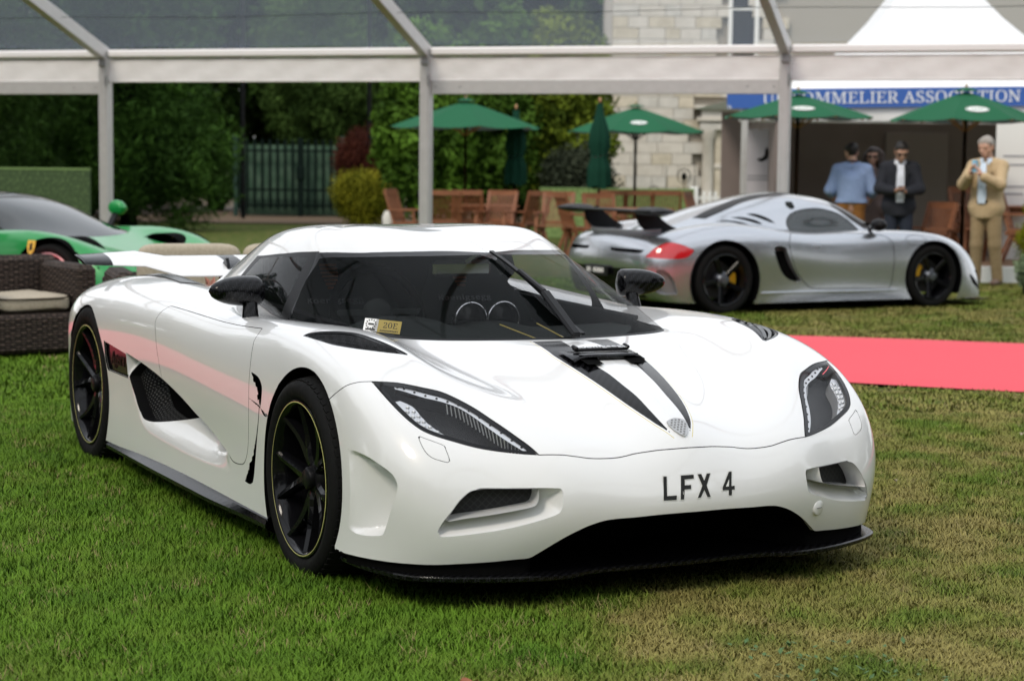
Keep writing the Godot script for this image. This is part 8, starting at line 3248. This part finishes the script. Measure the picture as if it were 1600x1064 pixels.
func build_sofas() -> void:
	var g := ground_y(-13.6)
	wicker_chair("wicker_armchair", "dark brown wicker armchair at the left edge behind the white car", Vector3(-3.62, g, -13.75), 0.62, 0.92, 0.88, 0.70, 0.66, "armchair")
	cushion("beige cushion on the seat of the wicker armchair", Vector3(-3.58, g + 0.385, -13.70), 0.62, Vector3(0.60, 0.12, 0.66))
	var g2 := ground_y(-11.6)
	wicker_chair("wicker_sofa", "dark wicker sofa behind the white car's rear wing", Vector3(-1.72, g2, -11.75), 0.30, 1.55, 0.85, 0.68, 0.72, "sofa")
	var t := thing("back_cushion", "beige back cushions standing along the wicker sofa behind the rear wing", "cushion", Vector3(-1.66, g2 + 0.66, -11.62), 0.30)
	for s in [-0.32, 0.32]:
		var c := MB.new()
		var rows: Array = []
		for i in 15:
			var row: Array = []
			var la := PI * i / 14.0
			for j in 29:
				var lo := TAU * j / 28.0
				var d := Vector3(sin(la) * cos(lo), cos(la), sin(la) * sin(lo))
				row.append(Vector3(s + signf(d.x) * pow(absf(d.x), 0.3) * 0.315, signf(d.y) * pow(absf(d.y), 0.3) * 0.22, signf(d.z) * pow(absf(d.z), 0.45) * 0.08))
			rows.append(row)
		c.grid(rows, false, Vector3(s, 0, 0))
		mi("cushion", c.mesh(), M.linen, t)
	# lilies in a planter between the sofa and the car
	var f := thing("lily_planter", "planter of orange lilies under the rear wing", "flowers", Vector3(-1.78, ground_y(-10.6), -10.55))
	mi("planter", box_mesh(Vector3(0.5, 0.46, 0.3), 0.02), M.wicker, f, Vector3(0, 0.23, 0))
	var lf := MB.new()
	rng.seed = 19
	for i in 70:
		var an := rng.randf() * TAU
		var b0 := Vector3(rng.randf_range(-0.2, 0.2), 0.44, rng.randf_range(-0.1, 0.1))
		var d := Vector3(cos(an) * 0.6, rng.randf_range(0.5, 1.1), sin(an) * 0.6).normalized() * rng.randf_range(0.12, 0.24)
		var sd := d.cross(Vector3.UP).normalized() * 0.012
		lf._face(b0 - sd, b0 + d * 0.6 + sd, b0 + d, sd.cross(d).normalized(), sd.cross(d).normalized(), sd.cross(d).normalized())
		lf._face(b0 - sd, b0 + d, b0 + sd, sd.cross(d).normalized(), sd.cross(d).normalized(), sd.cross(d).normalized())
	mi("leaves", lf.mesh(), M.weed, f).set_meta("kind", "stuff")
	for i in 9:
		var hb := MB.new()
		var c := Vector3(-0.2 + 0.05 * i, 0.60 + 0.07 * sin(i * 2.3), 0.07 * cos(i * 1.9))
		var out := Vector3(sin(i * 1.3), 0.5, 0.6 * cos(i * 2.1) + 0.3).normalized()
		var sx := out.cross(Vector3.UP).normalized()
		var sy := sx.cross(out)
		hb.tube([Vector3(c.x * 0.6, 0.44, c.z * 0.5), c - out * 0.03], [0.004, 0.004], 6)
		for k in 6:
			var an := TAU * k / 6.0
			var e := sx * cos(an) + sy * sin(an)
			var tg := out.cross(e).normalized() * 0.014
			var p0 := c - out * 0.03
			var p1 := c + e * 0.03 + out * 0.02
			var p2 := c + e * 0.07 + out * 0.02
			var n := e.cross(tg).normalized()
			hb._face(p0, p1 + tg, p2, n, n, n)
			hb._face(p0, p2, p1 - tg, n, n, n)
		mi("lily", hb.mesh(), M.lily if i % 3 != 0 else M.lily_pale, f)

# ---------------------------------------------------------------- people
func blob(into: MB, bones: Array, k: float, h: float, clip: Array = []) -> void:
	# tapered capsules joined with a smooth minimum and meshed as surface nets; clip: [point, outward normal] planes
	var lo := Vector3.ONE * 1e6
	var hi := Vector3.ONE * -1e6
	for b in bones:
		for e in 2:
			var q: Vector3 = b[e]
			var r: float = b[2 + e]
			lo = lo.min(q - Vector3.ONE * (r + h * 2.5))
			hi = hi.max(q + Vector3.ONE * (r + h * 2.5))
	var n := Vector3i(((hi - lo) / h).ceil()) + Vector3i.ONE
	var sx := 1
	var sy := n.x
	var sz := n.x * n.y
	var f := PackedFloat32Array()
	f.resize(n.x * n.y * n.z)
	f.fill(1000.0)
	for b in bones:
		var a: Vector3 = b[0]
		var ab: Vector3 = b[1] - b[0]
		var ra: float = b[2]
		var rb: float = b[3]
		var l2 := maxf(ab.length_squared(), 1e-9)
		var m := maxf(ra, rb) + k * 0.6 + h * 1.8
		var c0 := Vector3i(((a.min(b[1]) - Vector3.ONE * m - lo) / h).floor()).clamp(Vector3i.ZERO, n - Vector3i.ONE)
		var c1 := Vector3i(((a.max(b[1]) + Vector3.ONE * m - lo) / h).ceil()).clamp(Vector3i.ZERO, n - Vector3i.ONE)
		for z in range(c0.z, c1.z + 1):
			for y in range(c0.y, c1.y + 1):
				var row := z * sz + y * sy
				for x in range(c0.x, c1.x + 1):
					var p := lo + Vector3(x, y, z) * h - a
					var t := clampf(p.dot(ab) / l2, 0.0, 1.0)
					var d := (p - ab * t).length() - (ra + (rb - ra) * t)
					var cur := f[row + x]
					if cur > 500.0:
						f[row + x] = d
					else:
						var w := clampf(0.5 + 0.5 * (cur - d) / k, 0.0, 1.0)
						f[row + x] = cur + (d - cur) * w - k * w * (1.0 - w)
	for c in clip:
		var cp: Vector3 = c[0]
		var cn: Vector3 = c[1]
		for z in n.z:
			for y in n.y:
				for x in n.x:
					var i := z * sz + y * sy + x
					if f[i] < h * 3.0:
						f[i] = maxf(f[i], (lo + Vector3(x, y, z) * h - cp).dot(cn))
	var ids := {}
	var vs: Array[Vector3] = []
	var ns: Array[Vector3] = []
	var off := [0, sx, sy, sx + sy, sz, sz + sx, sz + sy, sz + sx + sy]
	var edges := [[0, 1], [2, 3], [4, 5], [6, 7], [0, 2], [1, 3], [4, 6], [5, 7], [0, 4], [1, 5], [2, 6], [3, 7]]
	for z in n.z - 1:
		for y in n.y - 1:
			var row := z * sz + y * sy
			for x in n.x - 1:
				var i := row + x
				if f[i] > h * 2.0 or f[i] < -h * 2.0:
					continue
				var v: Array[float] = []
				var neg := 0
				for o in off:
					var q := f[i + o]
					v.append(q)
					if q < 0.0:
						neg += 1
				if neg == 0 or neg == 8:
					continue
				var acc := Vector3.ZERO
				var cnt := 0
				for e in edges:
					var va: float = v[e[0]]
					var vb: float = v[e[1]]
					if (va < 0.0) != (vb < 0.0):
						var t := va / (va - vb)
						var pa := Vector3(e[0] & 1, (e[0] >> 1) & 1, (e[0] >> 2) & 1)
						var pb := Vector3(e[1] & 1, (e[1] >> 1) & 1, (e[1] >> 2) & 1)
						acc += pa.lerp(pb, t)
						cnt += 1
				ids[i] = vs.size()
				vs.append(lo + (Vector3(x, y, z) + acc / cnt) * h)
				ns.append(Vector3(v[1] + v[3] + v[5] + v[7] - v[0] - v[2] - v[4] - v[6], v[2] + v[3] + v[6] + v[7] - v[0] - v[1] - v[4] - v[5], v[4] + v[5] + v[6] + v[7] - v[0] - v[1] - v[2] - v[3]).normalized())
	var ax := [[sx, sy, sz], [sy, sz, sx], [sz, sx, sy]]
	for i in ids:
		for a in ax:
			var j: int = i + a[0]
			if j >= f.size() or (f[i] < 0.0) == (f[j] < 0.0):
				continue
			var q := [i, i - a[1], i - a[1] - a[2], i - a[2]]
			if ids.has(q[1]) and ids.has(q[2]) and ids.has(q[3]):
				var A: int = ids[q[0]]
				var B: int = ids[q[1]]
				var C: int = ids[q[2]]
				var D: int = ids[q[3]]
				into._face(vs[A], vs[B], vs[C], ns[A], ns[B], ns[C])
				into._face(vs[A], vs[C], vs[D], ns[A], ns[C], ns[D])

func hand_bones(w: Vector3, aim: Vector3, palm: Vector3, curl: float, side: float) -> Array:
	# w: wrist; aim: along the hand; palm: the way the palm faces; side: where the thumb lies (+1 or -1)
	aim = aim.normalized()
	palm = (palm - aim * palm.dot(aim)).normalized()
	var across := aim.cross(palm) * side
	var out: Array = [[w, w + aim * 0.045 + across * 0.016, 0.024, 0.022], [w, w + aim * 0.05 - across * 0.018, 0.024, 0.021], [w + aim * 0.04 + across * 0.02, w + aim * 0.085 + across * 0.024, 0.018, 0.013], [w + aim * 0.04 - across * 0.02, w + aim * 0.08 - across * 0.026, 0.018, 0.012]]
	var len_ := [0.070, 0.078, 0.072, 0.058]
	for i in 4:
		var k := w + aim * (0.088 - 0.006 * absf(i - 1.2)) + across * (0.027 - 0.0185 * i)
		var p := k
		var d := aim
		for s in 3:
			d = d.rotated(aim.cross(palm).normalized(), -curl * (0.7 if s == 0 else 1.0)) if false else (d + palm * curl * (0.45 + 0.25 * s)).normalized()
			var q: Vector3 = p + d * len_[i] * [0.45, 0.32, 0.25][s]
			out.append([p, q, [0.0095, 0.0088, 0.008][s], [0.0088, 0.008, 0.0066][s]])
			p = q
	var t0 := w + aim * 0.028 + across * 0.026
	var t1 := t0 + (across * 0.7 + aim * 0.6 + palm * 0.35).normalized() * 0.034
	var t2 := t1 + (across * 0.15 + aim * 0.75 + palm * 0.5).normalized() * 0.030
	out.append([t0, t1, 0.0125, 0.0105])
	out.append([t1, t2, 0.0105, 0.0085])
	return out

func head_bones(c: Vector3, t: Basis, wide := 1.0) -> Array:
	# c: middle of the head at the height of the eyes
	var at := func(x: float, y: float, z: float) -> Vector3:
		return c + t * Vector3(x * wide, y, z)
	return [[at.call(0, 0.035, -0.022), at.call(0, 0.03, 0.022), 0.083, 0.078], [at.call(0, -0.02, 0.0), at.call(0, -0.055, 0.03), 0.068, 0.055], [at.call(0, -0.085, 0.05), at.call(0, -0.10, 0.058), 0.034, 0.026],
		[at.call(-0.045, -0.03, 0.045), at.call(0.045, -0.03, 0.045), 0.03, 0.03], [at.call(-0.04, 0.018, 0.075), at.call(0.04, 0.018, 0.075), 0.017, 0.017],
		[at.call(0, 0.006, 0.09), at.call(0, -0.032, 0.108), 0.010, 0.013], [at.call(-0.012, -0.036, 0.094), at.call(0.012, -0.036, 0.094), 0.010, 0.010],
		[at.call(-0.02, -0.066, 0.086), at.call(0.02, -0.066, 0.086), 0.009, 0.009], [at.call(-0.016, -0.076, 0.084), at.call(0.016, -0.076, 0.084), 0.009, 0.009],
		[at.call(-0.083, 0.015, -0.012), at.call(-0.082, -0.03, -0.004), 0.014, 0.010], [at.call(0.083, 0.015, -0.012), at.call(0.082, -0.03, -0.004), 0.014, 0.010]]

func arm_joints(sh: Vector3, hand: Vector3, pole: Vector3, l1: float, l2: float) -> Vector3:
	# the elbow, bent towards the pole
	var d := hand - sh
	var l := minf(d.length(), l1 + l2 - 0.005)
	d = d.normalized()
	var x := (l1 * l1 - l2 * l2 + l * l) / (2.0 * l)
	var y := sqrt(maxf(0.0, l1 * l1 - x * x))
	var p := (pole - d * pole.dot(d)).normalized()
	return sh + d * x + p * y

func person(label: String, at: Vector3, turn: float, o: Dictionary) -> Node3D:
	var t := thing("person", label, "person", at, turn, o.get("group", ""))
	var s: float = o.height / 1.78
	var w: float = o.get("wide", 1.0)
	t.scale = Vector3.ONE * s
	var hip := [Vector3(-0.088, 0.92, 0), Vector3(0.088, 0.92, 0)]
	var foot: Array = o.get("feet", [Vector3(-0.12, 0.08, 0.0), Vector3(0.12, 0.08, 0.05)])
	var knee: Array = []
	for i in 2:
		knee.append((hip[i] as Vector3).lerp(foot[i], 0.52) + Vector3(0, 0, 0.03))
	var sh := [Vector3(-0.168 * w, 1.425, 0.0), Vector3(0.168 * w, 1.425, 0.0)]
	var hand: Array = o.hands
	var elbow: Array = []
	for i in 2:
		elbow.append(arm_joints(sh[i], hand[i], o.poles[i], 0.29, 0.26))
	var nod: float = o.get("nod", 0.0)
	var yaw: float = o.get("yaw", 0.0)
	var hb := Basis(Vector3.UP, yaw) * Basis(Vector3.RIGHT, nod)
	var neck := Vector3(0, 1.50, -0.01)
	var hc := neck + hb * Vector3(0, 0.165, 0.035)
	# body: one continuous skin surface
	var b: Array = [[Vector3(0, 1.0, 0), Vector3(0, 1.28, -0.01), 0.125, 0.125], [Vector3(-0.06 * w, 1.29, 0), Vector3(-0.09 * w, 1.36, -0.01), 0.105, 0.088], [Vector3(0.06 * w, 1.29, 0), Vector3(0.09 * w, 1.36, -0.01), 0.105, 0.088], [hip[0], hip[1], 0.092, 0.092], [Vector3(0, 1.42, -0.02), neck + Vector3(0, 0.06, 0.01), 0.075, 0.055]]
	for i in 2:
		b.append([hip[i], knee[i], 0.080, 0.056])
		b.append([knee[i], foot[i], 0.055, 0.038])
		b.append([foot[i] + Vector3(0, -0.03, -0.03), foot[i] + Vector3(0, -0.045, 0.13), 0.036, 0.03])
		b.append([Vector3(signf(sh[i].x) * 0.06, 1.44, -0.01), sh[i], 0.066, 0.056])
		b.append([sh[i], elbow[i], 0.052, 0.04])
		b.append([elbow[i], hand[i], 0.038, 0.027])
	var body := MB.new()
	blob(body, b, 0.035, 0.021)
	blob(body, head_bones(hc, hb) + [[neck - Vector3(0, 0.03, 0), neck + hb * Vector3(0, 0.09, 0.01), 0.056, 0.054]], 0.016, 0.0085)
	for i in 2:
		blob(body, hand_bones(hand[i], o.aims[i], o.palms[i], o.get("curl", 0.6), o.get("thumbs", [1.0, -1.0])[i]), 0.008, 0.0058)
	mi("body", body.mesh(), o.skin, t)
	# clothes
	var top := MB.new()
	var inf: float = o.get("loose", 0.016)
	var tb: Array = [[Vector3(0, o.hem + 0.06, 0), Vector3(0, 1.28, -0.01), 0.128 + inf, 0.125 + inf], [Vector3(-0.06 * w, o.hem + 0.08, 0), Vector3(-0.088 * w, 1.35, -0.01), 0.10 + inf, 0.088 + inf], [Vector3(0.06 * w, o.hem + 0.08, 0), Vector3(0.088 * w, 1.35, -0.01), 0.10 + inf, 0.088 + inf]]
	for i in 2:
		var cuff: Vector3 = (elbow[i] as Vector3).lerp(hand[i], o.get("sleeve", 0.86))
		tb.append([Vector3(signf(sh[i].x) * 0.05, 1.45, -0.01), sh[i], 0.062 + inf, 0.052 + inf])
		tb.append([sh[i], elbow[i], 0.050 + inf, 0.042 + inf])
		tb.append([elbow[i], cuff, 0.043 + inf, 0.033 + inf])
	tb.append([hip[0] + Vector3(0, 0.02, 0), hip[1] + Vector3(0, 0.02, 0), 0.112 + inf, 0.112 + inf])
	blob(top, tb, 0.03, 0.0165, [[Vector3(0, o.hem, 0), Vector3.DOWN], [Vector3(0, 1.535, 0), Vector3(0, 1, 0.25).normalized()]])
	mi(o.top_name, top.mesh(), o.top, t)
	var tr := MB.new()
	var lb: Array = [[hip[0] + Vector3(0, 0.06, 0), hip[1] + Vector3(0, 0.06, 0), 0.116, 0.116]]
	for i in 2:
		lb.append([hip[i], knee[i], 0.102, 0.076])
		lb.append([knee[i], (foot[i] as Vector3) + Vector3(0, -0.01, 0), 0.074, 0.066])
	blob(tr, lb, 0.03, 0.019, [[Vector3(0, 1.06, 0), Vector3.UP], [Vector3(0, 0.045, 0), Vector3.DOWN]])
	mi("trousers", tr.mesh(), o.legs, t)
	var sb := MB.new()
	for i in 2:
		blob(sb, [[foot[i] + Vector3(0, -0.035, -0.05), foot[i] + Vector3(0, -0.045, 0.14), 0.043, 0.037], [foot[i] + Vector3(0, -0.01, -0.03), foot[i] + Vector3(0, -0.03, 0.05), 0.046, 0.04]], 0.02, 0.012, [[Vector3(0, 0.0, 0), Vector3.DOWN]])
	mi("shoes", sb.mesh(), o.shoes, t)
	# hair
	var hr := MB.new()
	var hbns: Array = []
	for q in o.hair_shape:
		hbns.append([hc + hb * q[0], hc + hb * q[1], q[2], q[3]])
	blob(hr, hbns, 0.02, 0.010)
	mi("hair", hr.mesh(), o.hair, t)
	var ey := MB.new()
	for sg in [-1.0, 1.0]:
		ey.ball(hc + hb * Vector3(sg * 0.032, 0.0, 0.083), Vector3(0.010, 0.006, 0.006), 8, 6)
	mi("eyes", ey.mesh(), M.black_satin, t)
	if o.get("glasses", false):
		var gl := MB.new()
		for sg in [-1.0, 1.0]:
			gl.ball(hc + hb * Vector3(sg * 0.034, 0.0, 0.094), Vector3(0.030, 0.021, 0.010), 12, 8)
			gl.bar(hc + hb * Vector3(sg * 0.064, 0.006, 0.088), hc + hb * Vector3(sg * 0.092, 0.004, -0.01), 0.005, 0.008)
		gl.bar(hc + hb * Vector3(-0.02, 0.006, 0.104), hc + hb * Vector3(0.02, 0.006, 0.104), 0.006, 0.006)
		mi("sunglasses", gl.mesh(), M.black_gloss, t)
	# shirt front, lapels, collar, cuffs, belt
	if o.has("shirt"):
		var sf := MB.new()
		var rows: Array = []
		for i in 15:
			var f := i / 14.0
			var y := lerpf(1.475, 0.985, f)
			var hw := lerpf(0.055, 0.062, f) * (1.0 - 0.25 * smooth01((f - 0.75) / 0.25))
			var row: Array = []
			for j in 7:
				var x := lerpf(-hw, hw, j / 6.0)
				row.append(Vector3(x, y, lerpf(0.075, 0.157, smooth01(f * 3.2)) - x * x * 4.0 + inf * 0.9))
			rows.append(row)
		sf.grid(rows, false, Vector3(0, 1.2, -3))
		mi("shirt", sf.mesh(), o.shirt, t)
		for sg in [-1.0, 1.0]:
			var lp := MB.new()
			lp.prism(Transform3D(Basis(Vector3.UP, sg * 0.35), Vector3(sg * 0.075, 1.30, 0.135 + inf)), PackedVector2Array([Vector2(sg * -0.03, 0.17), Vector2(sg * 0.035, 0.12), Vector2(sg * 0.045, 0.06), Vector2(sg * 0.02, 0.055), Vector2(sg * -0.022, -0.19)]), 0.010)
			mi("lapel", lp.mesh(), o.top, t)
			var cl := MB.new()
			cl.prism(Transform3D(Basis(Vector3.UP, sg * 0.5) * Basis(Vector3.RIGHT, -0.35), Vector3(sg * 0.045, 1.50, 0.075)), PackedVector2Array([Vector2(sg * -0.03, -0.035), Vector2(sg * 0.03, -0.02), Vector2(sg * 0.035, 0.03), Vector2(sg * -0.02, 0.02)]), 0.010)
			mi("collar", cl.mesh(), o.shirt, t)
		for i in 2:
			var cf := MB.new()
			var c0: Vector3 = (elbow[i] as Vector3).lerp(hand[i], 0.86)
			var c1: Vector3 = (elbow[i] as Vector3).lerp(hand[i], 0.97)
			cf.tube([c0, c1], [0.038, 0.036], 14)
			mi("cuff", cf.mesh(), o.shirt, t)
		var bl := MB.new()
		bl.bar(Vector3(-0.07, 1.0, 0.146), Vector3(0.07, 1.0, 0.146), 0.03, 0.006, Vector3(0, 0, 1))
		mi("belt", bl.mesh(), M.black_satin, t)
	elif o.get("collar", false):
		var cb := MB.new()
		var pts: Array = []
		var rad: Array = []
		for i in 13:
			var an := TAU * i / 12.0
			pts.append(Vector3(cos(an) * 0.066, 1.525 - 0.018 * sin(an), sin(an) * 0.066 - 0.005))
			rad.append(0.014)
		cb.tube(pts, rad, 8, false)
		mi("collar", cb.mesh(), o.top, t)
	return t

func build_people() -> void:
	var skin := mat(lin(0.56, 0.33, 0.24), 0.55)
	skin.subsurf_scatter_enabled = true
	skin.subsurf_scatter_strength = 0.15
	var tan := tri(mat(Color(1, 1, 1), 0.9), 6.0)
	tan.albedo_texture = noise_tex(121, 0.02, 4, [0.0, lin(0.42, 0.31, 0.175), 1.0, lin(0.52, 0.39, 0.235)], 256)
	var chino := tri(mat(Color(1, 1, 1), 0.9), 5.0)
	chino.albedo_texture = noise_tex(122, 0.02, 4, [0.0, lin(0.24, 0.17, 0.085), 1.0, lin(0.36, 0.265, 0.15)], 256)
	var navy := mat(lin(0.012, 0.014, 0.022), 0.85)
	var denim := mat(lin(0.012, 0.018, 0.034), 0.85)
	var white := mat(lin(0.68, 0.72, 0.80), 0.8)
	var pale := mat(lin(0.55, 0.66, 0.78), 0.8)
	var blue := tri(mat(Color(1, 1, 1), 0.85), 5.0)
	blue.albedo_texture = noise_tex(123, 0.02, 4, [0.0, lin(0.22, 0.31, 0.52), 1.0, lin(0.30, 0.40, 0.64)], 256)
	var mustard := mat(lin(0.27, 0.115, 0.025), 0.85)
	var dress := mat(lin(0.19, 0.14, 0.135), 0.85)
	var dark_hair := mat(lin(0.012, 0.009, 0.008), 0.6)
	var brown_hair := mat(lin(0.022, 0.012, 0.009), 0.6)
	var grey_hair := mat(lin(0.30, 0.27, 0.24), 0.7)
	var shoe := mat(lin(0.16, 0.10, 0.07), 0.5)
	var short_hair := [[Vector3(0, 0.055, -0.03), Vector3(0, 0.058, 0.02), 0.080, 0.074], [Vector3(0, 0.0, -0.05), Vector3(0, 0.03, -0.05), 0.062, 0.07], [Vector3(-0.06, 0.02, -0.02), Vector3(-0.055, 0.06, 0.03), 0.03, 0.034], [Vector3(0.06, 0.02, -0.02), Vector3(0.055, 0.06, 0.03), 0.03, 0.034]]
	var p := person("older man in a tan suit photographing with a light blue phone at the right", Vector3(5.88, -0.1, -23.65), -0.62, {
		"height": 1.84, "skin": skin, "top": tan, "top_name": "jacket", "legs": chino, "shoes": shoe, "hem": 0.80, "shirt": pale, "hair": grey_hair, "hair_shape": short_hair, "loose": 0.026, "wide": 1.06,
		"hands": [Vector3(-0.07, 1.33, 0.36), Vector3(0.06, 1.31, 0.35)], "poles": [Vector3(-0.7, -1, -0.1), Vector3(0.8, -1, -0.1)], "aims": [Vector3(0.3, 0.9, 0.25), Vector3(-0.3, 0.9, 0.25)], "palms": [Vector3(0.9, -0.1, 0.1), Vector3(-0.9, -0.1, 0.1)], "thumbs": [-1.0, 1.0], "curl": 0.7, "nod": 0.20, "yaw": -0.1,
		"feet": [Vector3(-0.10, 0.08, 0.03), Vector3(0.15, 0.08, -0.04)]})
	var ph := thing("phone", "light blue phone held up by the man in the tan suit", "phone", p.position + Basis(Vector3.UP, -0.62) * (Vector3(-0.005, 1.43, 0.39) * 1.03), -0.62)
	mi("case", box_mesh(Vector3(0.078, 0.15, 0.011), 0.004), mat(lin(0.20, 0.48, 0.68), 0.4), ph)
	mi("camera_lens", box_mesh(Vector3(0.018, 0.018, 0.004), 0.002), M.black_gloss, ph, Vector3(0.022, 0.055, 0.007))
	var p2 := person("man in a dark jacket and white shirt looking down at the phone in his hands", Vector3(5.06, -0.1, -25.0), -0.12, {
		"height": 1.80, "skin": skin, "top": navy, "top_name": "jacket", "legs": denim, "shoes": M.black_satin, "hem": 0.80, "shirt": white, "hair": dark_hair, "hair_shape": short_hair, "loose": 0.028, "wide": 1.08, "glasses": true,
		"hands": [Vector3(-0.075, 1.13, 0.26), Vector3(0.07, 1.12, 0.26)], "poles": [Vector3(-1, -0.5, -0.6), Vector3(1, -0.5, -0.6)], "aims": [Vector3(0.75, 0.15, 0.5), Vector3(-0.75, 0.15, 0.5)], "palms": [Vector3(0.2, 0.8, 0.3), Vector3(-0.2, 0.8, 0.3)], "thumbs": [1.0, -1.0], "curl": 0.6, "nod": 0.42, "yaw": 0.1})
	var ph2 := thing("phone", "dark phone held at the waist by the man in the dark jacket", "phone", p2.position + Basis(Vector3.UP, -0.12) * Vector3(0.0, 1.165, 0.32), -0.12)
	mi("case", (func() -> ArrayMesh:
		var k := MB.new()
		k.box(Transform3D(Basis(Vector3.RIGHT, -1.0), Vector3.ZERO), Vector3(0.075, 0.14, 0.01), 0.003)
		return k.mesh()).call(), M.black_gloss, ph2)
	person("man seen from behind in a light blue shirt and mustard trousers", Vector3(4.50, -0.1, -25.35), PI - 0.22, {
		"height": 1.76, "skin": skin, "top": blue, "top_name": "shirt", "legs": mustard, "shoes": shoe, "hem": 0.98, "hair": dark_hair, "hair_shape": short_hair, "loose": 0.030, "wide": 1.12, "collar": true, "sleeve": 0.35,
		"hands": [Vector3(-0.24, 1.02, 0.20), Vector3(0.24, 1.02, 0.20)], "poles": [Vector3(-0.5, -0.2, -1), Vector3(0.5, -0.2, -1)], "aims": [Vector3(0.4, -0.3, 0.8), Vector3(-0.4, -0.3, 0.8)], "palms": [Vector3(0.7, -0.3, 0), Vector3(-0.7, -0.3, 0)], "curl": 0.5, "nod": 0.15, "yaw": 0.3})
	person("woman with big dark curly hair and sunglasses between the two men", Vector3(4.88, -0.1, -25.95), -0.2, {
		"height": 1.70, "skin": skin, "top": dress, "top_name": "dress", "legs": dress, "shoes": M.black_satin, "hem": 0.62, "hair": brown_hair, "loose": 0.022, "wide": 0.9, "glasses": true,
		"hair_shape": [[Vector3(0, 0.05, -0.03), Vector3(0, 0.06, 0.01), 0.095, 0.085], [Vector3(-0.08, 0.0, -0.02), Vector3(-0.10, -0.12, -0.02), 0.06, 0.06], [Vector3(0.085, 0.02, -0.02), Vector3(0.12, -0.12, -0.01), 0.07, 0.075], [Vector3(0, -0.02, -0.07), Vector3(0, -0.14, -0.08), 0.09, 0.08], [Vector3(0.06, 0.08, 0.0), Vector3(0.12, 0.02, -0.02), 0.05, 0.05]],
		"hands": [Vector3(-0.2, 0.85, 0.08), Vector3(0.2, 0.85, 0.08)], "poles": [Vector3(-0.4, 0, -1), Vector3(0.4, 0, -1)], "aims": [Vector3(0, -1, 0.15), Vector3(0, -1, 0.15)], "palms": [Vector3(1, 0, 0), Vector3(-1, 0, 0)], "curl": 0.4})
